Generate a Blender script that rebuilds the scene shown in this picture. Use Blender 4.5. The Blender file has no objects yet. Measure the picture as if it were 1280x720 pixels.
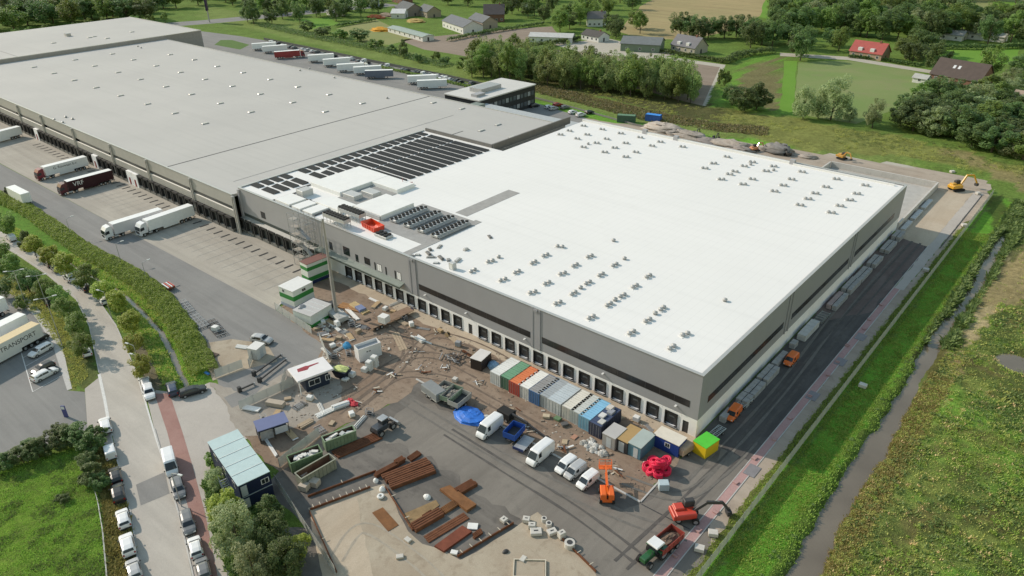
import bpy, math, random
import numpy as np
from mathutils import Vector, Matrix

random.seed(7)
RNG = np.random.default_rng(11)
SC = bpy.context.scene
COL = SC.collection
R = math.radians

# ------------------------------------------------------------------ camera
FPX, YAW, PITCH, ROLL = 920.31, -0.7155546, 0.4942752, -0.0154008
CAM = Vector((39.92, -91.55, 80.0))
_f = Vector((math.sin(YAW)*math.cos(PITCH), math.cos(YAW)*math.cos(PITCH), -math.sin(PITCH)))
_r0 = Vector((math.cos(YAW), -math.sin(YAW), 0)); _u0 = _r0.cross(_f)
_r = _r0*math.cos(ROLL)+_u0*math.sin(ROLL); _u = -_r0*math.sin(ROLL)+_u0*math.cos(ROLL)
cam = bpy.data.cameras.new('camera'); cam.sensor_width = 36; cam.lens = FPX/1280*36
cam.clip_start = 1; cam.clip_end = 12000
camo = bpy.data.objects.new('camera', cam); COL.objects.link(camo)
camo.matrix_world = Matrix(((_r.x, _u.x, -_f.x, CAM.x), (_r.y, _u.y, -_f.y, CAM.y), (_r.z, _u.z, -_f.z, CAM.z), (0, 0, 0, 1)))
SC.camera = camo

# ------------------------------------------------------------------ light
SUN_AZ, SUN_EL = 14.0, 32.0       # direction the light travels to, measured from +X
w = bpy.data.worlds.new('World'); SC.world = w; w.use_nodes = True
nt = w.node_tree; bg = nt.nodes['Background']
sky = nt.nodes.new('ShaderNodeTexSky'); sky.sky_type = 'NISHITA'; sky.sun_disc = False
sky.sun_elevation = R(SUN_EL); sky.sun_rotation = R(270-SUN_AZ)
sky.air_density = 2.4; sky.dust_density = 0.5; sky.ozone_density = 1.0
nt.links.new(sky.outputs[0], bg.inputs[0]); bg.inputs[1].default_value = 0.15
sl = bpy.data.lights.new('sun', 'SUN'); sl.energy = 4.1; sl.angle = R(0.6); sl.color = (1.0, 0.875, 0.735)
so = bpy.data.objects.new('sun', sl); COL.objects.link(so)
_d = Vector((math.cos(R(SUN_AZ))*math.cos(R(SUN_EL)), math.sin(R(SUN_AZ))*math.cos(R(SUN_EL)), -math.sin(R(SUN_EL))))
so.rotation_euler = _d.to_track_quat('-Z', 'Y').to_euler(); so.location = (-200, -60, 150)
SC.view_settings.view_transform = 'Standard'; SC.view_settings.look = 'None'
SC.view_settings.exposure = -0.03; SC.view_settings.gamma = 1; SC.view_settings.use_curve_mapping = False

# ------------------------------------------------------------------ helpers
def at(px, py, z=0.0):
    """ground point (height z) that the photograph shows at pixel px, py"""
    d = _f + _r*((px-640)/FPX) - _u*((py-360)/FPX)
    t = (z-CAM.z)/d.z
    return CAM + d*t
def px_scale(p):
    """metres per photo pixel at a world point"""
    return (Vector(p)-CAM).dot(_f)/FPX
def W(p, z=0.0):
    """('w',x,y) world point or a photo pixel"""
    if p[0] == 'w': return Vector((p[1], p[2], z))
    return at(p[0], p[1], z)

class MB:
    def __init__(s): s.v = []; s.f = []; s.m = []
    def add(s, vs, fs, mi=0):
        b = len(s.v); s.v += [tuple(q) for q in vs]
        for f in fs: s.f.append(tuple(i+b for i in f)); s.m.append(mi)
        return s
    def box(s, x0, x1, y0, y1, z0, z1, mi=0, T=None):
        vs = [Vector((x, y, z)) for z in (z0, z1) for x, y in ((x0, y0), (x1, y0), (x1, y1), (x0, y1))]
        if T is not None: vs = [T @ q for q in vs]
        return s.add(vs, ((3, 2, 1, 0), (4, 5, 6, 7), (0, 1, 5, 4), (1, 2, 6, 5), (2, 3, 7, 6), (3, 0, 4, 7)), mi)
    def cbox(s, x0, x1, y0, y1, z0, z1, c, mi=0, T=None):
        """box with chamfered top edges"""
        vs = [Vector(q) for q in ((x0,y0,z0),(x1,y0,z0),(x1,y1,z0),(x0,y1,z0),(x0,y0,z1-c),(x1,y0,z1-c),(x1,y1,z1-c),(x0,y1,z1-c),(x0+c,y0+c,z1),(x1-c,y0+c,z1),(x1-c,y1-c,z1),(x0+c,y1-c,z1))]
        if T is not None: vs = [T @ q for q in vs]
        return s.add(vs, ((3,2,1,0),(0,1,5,4),(1,2,6,5),(2,3,7,6),(3,0,4,7),(4,5,9,8),(5,6,10,9),(6,7,11,10),(7,4,8,11),(8,9,10,11)), mi)
    def tube(s, a, b, r0, r1=None, n=8, mi=0, cap=True):
        a = Vector(a); b = Vector(b); r1 = r0 if r1 is None else r1
        d = (b-a); 
        if d.length < 1e-6: return s
        q = d.to_track_quat('Z', 'Y'); vs = []
        for c, r in ((a, r0), (b, r1)):
            for k in range(n):
                t = 2*math.pi*k/n; vs.append(c + q @ Vector((r*math.cos(t), r*math.sin(t), 0)))
        fs = [(k, (k+1) % n, n+(k+1) % n, n+k) for k in range(n)]
        if cap: fs += [tuple(range(n-1, -1, -1)), tuple(range(n, 2*n))]
        return s.add(vs, fs, mi)
    def bar(s, a, b, wd, ht, mi=0):
        """rectangular bar between two points (wd sideways, ht upwards)"""
        a = Vector(a); b = Vector(b); d = (b-a).normalized()
        sd = d.cross(Vector((0, 0, 1)))
        sd = Vector((1, 0, 0)) if sd.length < 1e-4 else sd.normalized()
        up = sd.cross(d)
        vs = [c + sd*(i*wd/2) + up*(j*ht/2) for c in (a, b) for i, j in ((-1, -1), (1, -1), (1, 1), (-1, 1))]
        return s.add(vs, ((3, 2, 1, 0), (4, 5, 6, 7), (0, 1, 5, 4), (1, 2, 6, 5), (2, 3, 7, 6), (3, 0, 4, 7)), mi)
    def prism(s, poly, z0, z1, mi=0):
        n = len(poly)
        vs = [(p[0], p[1], z0) for p in poly]+[(p[0], p[1], z1) for p in poly]
        return s.add(vs, [tuple(range(n-1, -1, -1)), tuple(range(n, 2*n))]+[(k, (k+1) % n, n+(k+1) % n, n+k) for k in range(n)], mi)
    def side(s, poly, y0, y1, mi=0):
        """polygon in x,z pushed along y"""
        n = len(poly)
        vs = [(p[0], y0, p[1]) for p in poly]+[(p[0], y1, p[1]) for p in poly]
        return s.add(vs, [tuple(range(n)), tuple(range(2*n-1, n-1, -1))]+[((k+1) % n, k, n+k, n+(k+1) % n) for k in range(n)], mi)
    def loft(s, rings, mi=0, close=True, cap=True):
        n = len(rings[0]); vs = [p for r in rings for p in r]; fs = []
        for i in range(len(rings)-1):
            for k in range(n if close else n-1):
                k2 = (k+1) % n; fs.append((i*n+k, i*n+k2, (i+1)*n+k2, (i+1)*n+k))
        if cap: fs += [tuple(range(n-1, -1, -1)), tuple((len(rings)-1)*n+k for k in range(n))]
        return s.add(vs, fs, mi)
    def quad(s, a, b, c, d, mi=0): return s.add((a, b, c, d), ((0, 1, 2, 3),), mi)
    def blob(s, c, rx, ry, rz, seed=0, n=7, mi=0, rough=.25, flat=True):
        rg = random.Random(seed); rings = []
        for i in range(n+1):
            ph = (math.pi/2 if flat else math.pi)*i/n
            ring = []
            m = 12
            for k in range(m):
                t = 2*math.pi*k/m; q = 1+rg.uniform(-rough, rough)
                ring.append((c[0]+rx*math.sin(ph)*math.cos(t)*q, c[1]+ry*math.sin(ph)*math.sin(t)*q, c[2]+rz*math.cos(ph)*(1+rg.uniform(-rough, rough)*.6)))
            rings.append(ring)
        return s.loft(rings, mi, True, False)
    def mesh(s, name, smooth=False):
        me = bpy.data.meshes.new(name); me.from_pydata(s.v, [], s.f)
        if any(s.m): me.polygons.foreach_set('material_index', s.m)
        if smooth: me.polygons.foreach_set('use_smooth', [True]*len(s.f))
        me.update(); return me
    def build(s, name, mat, parent=None, loc=None, rz=0, smooth=False):
        me = s.mesh(name, smooth)
        for m in (mat if isinstance(mat, (list, tuple)) else [mat]): me.materials.append(m)
        return link(name, me, parent, loc, rz)

def link(name, me, parent=None, loc=None, rz=0):
    o = bpy.data.objects.new(name, me); COL.objects.link(o)
    if parent is not None: o.parent = parent
    if loc is not None: o.location = loc
    if rz: o.rotation_euler = (0, 0, rz)
    return o
def tag(o, label=None, cat=None, group=None, kind=None):
    if label: o['label'] = label
    if cat: o['category'] = cat
    if group: o['group'] = group
    if kind: o['kind'] = kind
    return o
def thing(name, label, cat, loc=(0, 0, 0), rz=0, group=None):
    o = bpy.data.objects.new(name, None); COL.objects.link(o); o.empty_display_size = .3
    o.location = loc; o.rotation_euler = (0, 0, rz)
    return tag(o, label, cat, group)
def dup(o, parent=None):
    c = o.copy(); COL.objects.link(c); c.parent = parent
    for ch in [k for k in o.children]: dup(ch, c)
    return c
def place(proto, loc, rz, label, group=None, first=[]):
    """first use moves the prototype itself, later uses copy it with its parts"""
    if proto.get('_used'): o = dup(proto)
    else: o = proto; proto['_used'] = 1
    o.location = loc; o.rotation_euler = (0, 0, rz); o['label'] = label
    if group: o['group'] = group
    return o
ORD = ['first', 'second', 'third', 'fourth', 'fifth', 'sixth', 'seventh', 'eighth', 'ninth', 'tenth', 'eleventh', 'twelfth', 'thirteenth', 'fourteenth', 'fifteenth', 'sixteenth', 'seventeenth', 'eighteenth', 'nineteenth', 'twentieth'] + ['twenty-'+q for q in ('first', 'second', 'third', 'fourth', 'fifth', 'sixth', 'seventh', 'eighth', 'ninth')]+['thirtieth']+['thirty-'+q for q in ('first', 'second', 'third', 'fourth', 'fifth', 'sixth', 'seventh', 'eighth', 'ninth')]+['fortieth']
def heading(a, b): return math.atan2(b[1]-a[1], b[0]-a[0])

# ------------------------------------------------------------------ materials
def newmat(name):
    m = bpy.data.materials.new(name); m.use_nodes = True
    nt = m.node_tree; b = nt.nodes['Principled BSDF']; return m, nt, b
def nz(nt, scale, detail=3, rough=.55, coord=None, dist=0.0, stretch=None):
    n = nt.nodes.new('ShaderNodeTexNoise'); n.inputs['Scale'].default_value = scale
    n.inputs['Detail'].default_value = detail; n.inputs['Roughness'].default_value = rough; n.inputs['Distortion'].default_value = dist
    if coord is None: coord = pos(nt)
    if stretch:
        mp = nt.nodes.new('ShaderNodeMapping'); mp.inputs['Scale'].default_value = stretch[:3]
        if len(stretch) > 3: mp.inputs['Rotation'].default_value = (0, 0, stretch[3])
        nt.links.new(coord, mp.inputs[0]); coord = mp.outputs[0]
    nt.links.new(coord, n.inputs['Vector']); return n.outputs['Fac']
def pos(nt):
    for n in nt.nodes:
        if n.bl_idname == 'ShaderNodeNewGeometry': return n.outputs['Position']
    return nt.nodes.new('ShaderNodeNewGeometry').outputs['Position']
def ramp(nt, fac, lo, hi, a=0.0, b=1.0):
    n = nt.nodes.new('ShaderNodeMapRange'); n.inputs[1].default_value = lo; n.inputs[2].default_value = hi
    n.inputs[3].default_value = a; n.inputs[4].default_value = b; nt.links.new(fac, n.inputs[0]); return n.outputs[0]
def mix(nt, fac, a, b, mode='MIX'):
    n = nt.nodes.new('ShaderNodeMix'); n.data_type = 'RGBA'; n.blend_type = mode
    for s, v in ((n.inputs[0], fac), (n.inputs[6], a), (n.inputs[7], b)):
        if isinstance(v, (int, float)): s.default_value = v
        elif isinstance(v, tuple): s.default_value = (*v[:3], 1)
        else: nt.links.new(v, s)
    return n.outputs[2]
def mul(nt, a, b, op='MULTIPLY'):
    n = nt.nodes.new('ShaderNodeMath'); n.operation = op
    for s, v in ((n.inputs[0], a), (n.inputs[1], b)):
        if isinstance(v, (int, float)): s.default_value = v
        else: nt.links.new(v, s)
    return n.outputs[0]
def bump(nt, b, h, strength, dist=.1):
    n = nt.nodes.new('ShaderNodeBump'); n.inputs['Strength'].default_value = strength; n.inputs['Distance'].default_value = dist
    nt.links.new(h, n.inputs['Height']); nt.links.new(n.outputs[0], b.inputs['Normal'])
_MC = {}
def M(name, col, rough=.6, var=.12, scale=.8, metal=0.0, spec=.35, dirt=0.0, objvar=0.0):
    """painted or plain surface: slight mottling, optional grime blotches"""
    if name in _MC: return _MC[name]
    m, nt, b = newmat(name)
    n1 = nz(nt, scale, 4)
    n2 = nz(nt, scale*9, 3)
    f = mul(nt, mul(nt, n1, .65), mul(nt, n2, .35), 'ADD')
    lo = tuple(c*(1-var) for c in col); hi = tuple(min(1, c*(1+var)) for c in col)
    c = mix(nt, ramp(nt, f, .3, .7), lo, hi)
    if dirt:
        d = ramp(nt, nz(nt, scale*2.3, 5, .65), .5, .72, 0, dirt)
        c = mix(nt, d, c, tuple(q*.45+.02 for q in col))
    nt.links.new(c, b.inputs['Base Color'])
    b.inputs['Roughness'].default_value = rough; b.inputs['Metallic'].default_value = metal
    b.inputs['Specular IOR Level'].default_value = spec
    _MC[name] = m; return m
def paint(name, col):
    if name in _MC: return _MC[name]
    m = M(name, col, .35, .05, .6, 0, .5, .12); b = m.node_tree.nodes['Principled BSDF']
    b.inputs['Coat Weight'].default_value = .4; b.inputs['Coat Roughness'].default_value = .12
    return m
def glassmat(name, col=(.02, .025, .03), rough=.08):
    if name in _MC: return _MC[name]
    m = M(name, col, rough, .15, .3, 0, .6); return m
BLACK = M('rubber black', (.018, .018, .018), .8)
DARK = M('dark metal', (.05, .05, .052), .55)
STEEL = M('galvanised steel', (.42, .43, .44), .45, .12, 1.5, .5)
GLASS = glassmat('window glass')
WHITE = paint('white paint', (.74, .75, .75))
CHROME = M('wheel rim', (.45, .46, .47), .35, .1, 3, .6)
LAMP = M('lamp lens', (.75, .75, .72), .15, .05)
REDLENS = M('tail lens', (.35, .02, .015), .25, .05)
RUST = M('rusty steel', (.15, .062, .032), .85, .35, .9, 0, .2, .35)
RUST2 = M('orange rust', (.20, .095, .042), .85, .3, .7, 0, .2, .3)
CONC = M('grey concrete', (.42, .41, .385), .85, .12, .5, 0, .2, .25)
WOOD = M('raw timber', (.42, .30, .17), .8, .2, 2)
# ------------------------------------------------------------------ terrain
def pip(x, y, poly):
    """points in polygon"""
    ins = np.zeros(x.shape, bool); n = len(poly)
    for i in range(n):
        x0, y0 = poly[i]; x1, y1 = poly[(i+1) % n]
        c = ((y0 > y) != (y1 > y)) & (x < (x1-x0)*(y-y0)/((y1-y0) if y1 != y0 else 1e-9)+x0)
        ins ^= c
    return ins
def pdist(x, y, line, val=None):
    """distance to a polyline and interpolated value"""
    best = np.full(x.shape, 1e9); bv = np.zeros(x.shape)
    for i in range(len(line)-1):
        a = line[i]; b = line[i+1]; dx, dy = b[0]-a[0], b[1]-a[1]; L2 = dx*dx+dy*dy
        t = np.clip(((x-a[0])*dx+(y-a[1])*dy)/L2, 0, 1)
        d = np.hypot(x-a[0]-t*dx, y-a[1]-t*dy); u = d < best
        best = np.where(u, d, best)
        if val is not None: bv = np.where(u, val[i]*(1-t)+val[i+1]*t, bv)
    return best, bv
_lat = RNG.random((64, 64))
def vnoise(x, y, s):
    """smooth value noise"""
    u = x/s; v = y/s; i = np.floor(u).astype(int); j = np.floor(v).astype(int); fu = u-i; fv = v-j
    fu = fu*fu*(3-2*fu); fv = fv*fv*(3-2*fv); g = lambda a, b: _lat[a % 64, b % 64]
    return (g(i, j)*(1-fu)+g(i+1, j)*fu)*(1-fv)+(g(i, j+1)*(1-fu)+g(i+1, j+1)*fu)*fv
def sstep(a, b, x):
    t = np.clip((x-a)/(b-a), 0, 1); return t*t*(3-2*t)

CANAL = [(24.3, -60), (24.1, -15.5), (23.3, -3.6), (23.3, 9.7), (23.6, 22.5), (22.9, 40.6), (22.4, 59.8), (23.3, 82), (23.0, 100.7), (22.6, 112), (22.4, 124)]
CANW = [1.2, 1.1, .75, 1.15, .85, .4, .45, .35, .5, .2, .05]
DITCH = [tuple(at(*p)[:2]) for p in ((60, 310), (100, 335), (150, 362), (175, 385), (200, 412), (215, 440), (225, 465), (236, 484))]
DITW = [.05, .1, .2, .25, .25, .25, .15, .05]
POND = tuple(at(1281, 455)[:2])
def height(x, y):
    d, wv = pdist(x, y, CANAL, CANW)
    d = d+(vnoise(x, y, 3.2)-.5)*.9+(vnoise(x+40, y, .9)-.5)*.4
    h = -1.5*(1-sstep(wv*.5, wv+1.9, d))
    d2, w2 = pdist(x, y, DITCH, DITW)
    h = np.minimum(h, -1.3*(1-sstep(w2*.4, w2+1.2, d2)))
    pr = np.hypot((x-POND[0])/4.9, (y-POND[1])/4.0)
    h = np.minimum(h, -1.0*(1-sstep(.75, 1.25, pr)))
    # rough meadow east of the canal
    rm = sstep(26.5, 30, x)*sstep(170, 140, y)
    h = h+rm*(.55*vnoise(x, y, 6.5)+.3*vnoise(x+9, y+3, 2.2)+.16*vnoise(x, y+31, 1.0)-.25)
    # grass plot south of the street
    lm = pip(x, y, MEADOW_L).astype(float)
    h = h+lm*(.3*vnoise(x, y, 3.1)+.16*vnoise(x+5, y, 1.2))
    bw = pip(x, y, BACKWILD).astype(float)
    h = h+bw*(.6*vnoise(x, y, 7)+.3*vnoise(x, y, 2.5))
    return h
MEADOW_L = [tuple(at(*p)[:2]) for p in ((-30, 600), (60, 570), (100, 560), (118, 600), (128, 660), (133, 760), (-60, 760))]
BACKWILD = [tuple(at(*p)[:2]) for p in ((470, 62), (700, 118), (890, 172), (1040, 192), (1130, 205), (1280, 235), (1280, 180), (1120, 168), (960, 140), (900, 100), (880, 140), (700, 110), (560, 80), (480, 55))]

def axis(*segs):
    out = []
    for a, b, s in segs: out += list(np.arange(a, b, s))
    return np.array(out+[segs[-1][1]])
gx = axis((-3200, -700, 250), (-700, -420, 20), (-420, -130, 5), (-130, 5, 1.1), (5, 62, .62), (62, 140, 3), (140, 800, 60), (800, 3200, 300))
gy = axis((-700, -130, 60), (-130, -95, 3), (-95, 52, .7), (52, 150, 1.3), (150, 260, 3), (260, 700, 20), (700, 4200, 250))
X, Y = np.meshgrid(gx, gy); Z = height(X, Y)
# ground cover colours
C_GRASS = (.12, .19, .04); C_BRIGHT = (.13, .285, .036); C_OLIVE = (.105, .110, .030); C_STRAW = (.25, .205, .10)
C_MUD = (.16, .125, .09); C_DARKG = (.035, .06, .016); C_SAND = (.36, .31, .24)
cov = np.empty(X.shape+(3,)); cov[:] = C_GRASS
def cover(poly, col, amt=1.0, edge=1.2, ns=3.0, wpts=False, patchy=0.0):
    P_ = [tuple(W(p)[:2]) for p in poly]
    jx = (vnoise(X, Y, ns)-.5)*edge*2+(vnoise(X+50, Y, ns*.35)-.5)*edge; jy = (vnoise(X, Y+77, ns)-.5)*edge*2+(vnoise(X, Y+20, ns*.35)-.5)*edge
    m = pip(X+jx, Y+jy, P_)*amt
    if patchy: m = m*sstep(patchy-.12, patchy+.12, vnoise(X+13, Y+7, ns*1.3)*.6+vnoise(X, Y, ns*.4)*.4)
    cov[:] = cov*(1-m[..., None])+np.array(col)*m[..., None]
# meadow east of the canal: olive with straw and dark patches
cover([('w', 25, -120), ('w', 25, 60), ('w', 28, 140), ('w', 140, 260), ('w', 200, -120)], (.16, .20, .05))
cover([('w', 25, -120), ('w', 25, 60), ('w', 28, 140), ('w', 140, 260), ('w', 200, -120)], C_BRIGHT, .7, ns=7, patchy=.54)
cover([('w', 25, -120), ('w', 25, 60), ('w', 28, 140), ('w', 140, 260), ('w', 200, -120)], (.045, .065, .02), .75, ns=5, patchy=.60)
cover([('w', 25, -120), ('w', 25, 60), ('w', 28, 140), ('w', 140, 260), ('w', 200, -120)], (.13, .10, .045), .6, ns=3.2, patchy=.64)
cover([('w', 25.0, -120), ('w', 25.0, 40), ('w', 29, 40), ('w', 29, -120)], (.15, .14, .04), .8, ns=2.5)
cover([('w', 20.8, -120), ('w', 20.8, 60), ('w', 26, 60), ('w', 26, -120)], (.06, .075, .025), .7, .5, 2)
STRAWP = [tuple(at(*q)[:2]) for q in ((1200, 440), (1212, 395), (1232, 362), (1258, 318), (1300, 285), (1300, 372), (1262, 378), (1238, 395), (1222, 420))]
cover([(1200, 440), (1212, 395), (1232, 362), (1258, 318), (1300, 285), (1300, 372), (1262, 378), (1238, 395), (1222, 420)], (.36, .295, .165), .95, 1.2, 2.5)
cover([(1180, 440), (1195, 470), (1205, 400), (1225, 380), (1290, 380), (1290, 300), (1255, 330), (1225, 360), (1200, 400)], C_STRAW, .9, 1.5)
cover([(1180, 520), (1196, 420), (1185, 440), (1170, 500)], C_STRAW, .6, 1.5)
# between fence and canal
cover([('w', 13.5, -60), ('w', 13.5, 150), ('w', 22, 150), ('w', 22, -60)], (.11, .27, .03), .95, .4)
cover([('w', 20.2, -60), ('w', 20.2, 150), ('w', 22.6, 150), ('w', 22.6, -60)], (.085, .10, .03), .75, .8, 2)
cover([('w', 19.8, 45), ('w', 19.8, 150), ('w', 25.5, 150), ('w', 25.5, 45)], (.075, .075, .025), .9, .8, 2)
cover([('w', 12.2, -60), ('w', 12.2, 150), ('w', 13.9, 150), ('w', 13.9, -60)], (.13, .12, .05), .7, .35, 1.5)
cover([('w', 14.6, -60), ('w', 14.6, 150), ('w', 15.4, 150), ('w', 15.4, -60)], (.11, .105, .06), .6, .25, 1.5)
# strip behind the site: mown grass, straw, rough growth
cover([(250, 22), (380, 52), (540, 92), (700, 132), (860, 175), (1000, 198), (1140, 215), (1140, 190), (1000, 170), (860, 152), (700, 112), (540, 72), (380, 30), (250, 5)], (.165, .22, .06), .9, 1.2, 5)
cover([(660, 122), (860, 168), (980, 180), (1000, 190), (860, 175), (660, 130)], C_BRIGHT, .9, .8, 4)
cover([(640, 95), (860, 150), (960, 160), (960, 140), (880, 130), (660, 90)], (.075, .065, .032), .85, 2, 5)
cover([(900, 160), (1010, 190), (1120, 195), (1290, 232), (1290, 216), (1120, 172), (1000, 150), (900, 130)], (.19, .20, .06), .9, 2, 6)
cover([(1160, 190), (1200, 200), (1290, 245), (1290, 225), (1200, 190)], C_STRAW, .8, 2, 4)
cover([(1230, 250), (1250, 245), (1290, 300), (1260, 330), (1245, 290)], (.06, .075, .022), .8, 1, 3)
cover([(890, 135), (975, 150), (978, 75), (935, 70)], C_BRIGHT, .6, 2, 5)
cover([(910, 120), (972, 140), (975, 75), (945, 75)], (.17, .135, .075), .85, 3, 5)
# south-west plots
cover([(-30, 600), (60, 570), (100, 560), (118, 600), (128, 660), (133, 760), (-60, 760)], (.15, .235, .035), .95, .6, 2)
cover([(-30, 600), (60, 570), (100, 560), (118, 600), (128, 660), (133, 760), (-60, 760)], (.10, .12, .035), .6, .6, 1.7, patchy=.55)
cover([(118, 560), (150, 560), (160, 640), (172, 760), (136, 760), (128, 640)], (.10, .09, .06), .8, .5, 1.5)
cover([(255, 600), (330, 640), (395, 760), (300, 760), (262, 640)], (.04, .055, .018), .9, .6, 2)
cover([(0, 250), (100, 306), (190, 360), (240, 420), (270, 480), (235, 495), (190, 430), (140, 370), (0, 290)], (.10, .21, .03), .9, .5, 2)
cover([(165, 430), (178, 410), (195, 440), (205, 480), (190, 490), (178, 470)], (.15, .11, .09), .8, .5, 1.5)
cover([(80, 400), (100, 400), (125, 470), (105, 490), (92, 470)], (.085, .10, .035), .9, .4, 2)
cover([(0, 340), (30, 350), (80, 395), (92, 488), (84, 488), (70, 440), (40, 390), (0, 355)], (.13, .125, .05), .9, .4, 2)
g = MB()
nx, ny = len(gx), len(gy)
me = bpy.data.meshes.new('ground')
V = np.stack([X, Y, Z], -1).reshape(-1, 3)
I = np.arange(nx*ny).reshape(ny, nx)
F = np.stack([I[:-1, :-1], I[:-1, 1:], I[1:, 1:], I[1:, :-1]], -1).reshape(-1, 4)
me.vertices.add(len(V)); me.vertices.foreach_set('co', V.ravel())
me.loops.add(F.size); me.loops.foreach_set('vertex_index', F.ravel().astype(np.int32))
me.polygons.add(len(F)); me.polygons.foreach_set('loop_start', np.arange(0, F.size, 4, dtype=np.int32))
me.update(calc_edges=True)
ca = me.color_attributes.new('cover', 'FLOAT_COLOR', 'POINT')
ca.data.foreach_set('color', np.concatenate([cov.reshape(-1, 3), np.ones((len(V), 1))], 1).ravel().astype(np.float32))
me.polygons.foreach_set('use_smooth', [True]*len(F))
m, nt, b = newmat('grass and soil')
a = nt.nodes.new('ShaderNodeAttribute'); a.attribute_name = 'cover'
f1 = ramp(nt, nz(nt, .9, 5, .6), .3, .7, .72, 1.3)
f2 = ramp(nt, nz(nt, 5, 3, .6), .3, .7, .75, 1.28)
f3 = ramp(nt, nz(nt, .11, 3, .5), .3, .7, .85, 1.15)
fac = mul(nt, mul(nt, f1, f2), f3)
cv = nt.nodes.new('ShaderNodeVectorMath'); cv.operation = 'SCALE'; nt.links.new(a.outputs['Color'], cv.inputs[0]); nt.links.new(fac, cv.inputs['Scale'])
c = mix(nt, ramp(nt, nz(nt, .35, 4, .6), .5, .75, 0, .35), cv.outputs[0], (.14, .13, .04))
nt.links.new(c, b.inputs['Base Color']); b.inputs['Roughness'].default_value = .95; b.inputs['Specular IOR Level'].default_value = .1
bump(nt, b, nz(nt, 3.2, 5, .65), .9, .25)
me.materials.append(m)
ground = link('ground', me); tag(ground, kind='structure')

# ------------------------------------------------------------------ water
m, nt, b = newmat('canal water'); WATER = m
b.inputs['Base Color'].default_value = (.12, .10, .075, 1); b.inputs['Roughness'].default_value = .02; b.inputs['Specular IOR Level'].default_value = .9
nt.links.new(mix(nt, ramp(nt, nz(nt, .12, 2), .35, .7), (.135, .108, .076), (.18, .148, .108)), b.inputs['Base Color'])
bump(nt, b, nz(nt, .8, 2), .03, .05)
def ribbon(line, hw, z):
    mb = MB(); L = []; Rr = []
    for i, p in enumerate(line):
        a = Vector(line[max(0, i-1)]); c = Vector(line[min(len(line)-1, i+1)]); d = (c-a).normalized(); n = Vector((-d.y, d.x))
        h = hw[i] if isinstance(hw, (list, tuple)) else hw
        q = Vector(p); L.append((*(q+n*h), z)); Rr.append((*(q-n*h), z))
    for i in range(len(line)-1): mb.quad(L[i], Rr[i], Rr[i+1], L[i+1])
    return mb
tag(ribbon(CANAL, 2.6, -.72).build('canal_water', WATER), kind='structure')
tag(ribbon(DITCH, .9, -.80).build('ditch_water', WATER), kind='structure')
pm = MB(); pm.add([(POND[0]+5.6*math.cos(t*math.pi/12), POND[1]+4.7*math.sin(t*math.pi/12), -.45) for t in range(24)], [tuple(range(24))])
tag(pm.build('pond_water', WATER), kind='structure')

# ------------------------------------------------------------------ flat surfaces
def surf_mat(name, base, alt, dark, s1=.12, s2=.9, streak=None, amt=.5, fine=14, rough=.9, damt=.6, dlo=.55):
    m, nt, b = newmat(name)
    c = mix(nt, ramp(nt, nz(nt, s1, 5, .6, dist=.6), .35, .65), base, alt)
    c = mix(nt, ramp(nt, nz(nt, s2, 6, .65, dist=.4), dlo, dlo+.16, 0, damt), c, dark)
    if streak:
        st = ramp(nt, nz(nt, 1.0, 4, .6, stretch=streak), .45, .7, 0, amt)
        c = mix(nt, st, c, tuple(q*.62 for q in base))
        st = ramp(nt, nz(nt, 1.7, 4, .6, stretch=streak), .55, .75, 0, amt*.7)
        c = mix(nt, st, c, tuple(min(1, q*1.35) for q in alt))
    f = nz(nt, fine, 3, .7); c = mix(nt, 1.0, c, mix(nt, ramp(nt, f, .3, .7), (.82, .82, .82), (1.15, 1.15, 1.15)), 'MULTIPLY')
    nt.links.new(c, b.inputs['Base Color']); b.inputs['Roughness'].default_value = rough; b.inputs['Specular IOR Level'].default_value = .2
    bump(nt, b, nz(nt, s2*3, 5, .7), .35, .06)
    return m
YARD = surf_mat('yard pavers', (.365, .335, .29), (.42, .39, .338), (.28, .255, .222), .06, .5, (.02, .5, 1), .35, damt=.35)
LANE = surf_mat('old asphalt', (.225, .222, .215), (.255, .25, .24), (.19, .185, .18), .05, .35, (.03, .5, 1), .3, damt=.3)
LOT = surf_mat('worn asphalt', (.125, .115, .105), (.195, .178, .158), (.078, .072, .067), .07, .5, (.04, .4, 1, .1), .5, damt=.45, dlo=.52)
CORNA = surf_mat('dusty asphalt', (.185, .168, .148), (.225, .205, .18), (.13, .12, .108), .08, .4, (.4, .04, 1), .35, damt=.4)
NEWASPH = surf_mat('dark new asphalt', (.085, .08, .078), (.125, .118, .113), (.055, .052, .051), .12, .4, (.6, .03, 1), .6, damt=.5)  # new asphalt of the side road, darker than the lot
MUD = surf_mat('churned mud', (.225, .162, .118), (.31, .243, .185), (.115, .082, .06), .09, .8, (.12, .5, 1, .45), .3, damt=.6, dlo=.52)
SAND = surf_mat('levelling sand', (.44, .36, .27), (.48, .41, .32), (.33, .27, .2), .1, .6, (.3, .03, 1), .25, damt=.3)
SLAB = surf_mat('stained concrete slab', (.42, .365, .285), (.345, .285, .215), (.25, .20, .145), .13, .5, None, damt=.6, dlo=.52)
ROADM = surf_mat('street asphalt', (0.439, 0.409, 0.366), (0.488, 0.454, 0.405), (0.366, 0.342, 0.305), .08, .6, (.04, .4, 1, -.3), .3, damt=.3)
DRIVE = surf_mat('driveway pavers', (0.414, 0.380, 0.345), (0.460, 0.425, 0.385), (0.333, 0.305, 0.276), .12, .8, None, damt=.35)
REDP = surf_mat('red brick paving', (0.310, 0.178, 0.155), (0.356, 0.218, 0.190), (0.230, 0.149, 0.132), .25, 1.2, None, damt=.5)
PINKP = surf_mat('new clinker path', (.40, .245, .235), (.44, .29, .275), (.30, .20, .195), .2, 1.3, None, damt=.5)
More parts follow.
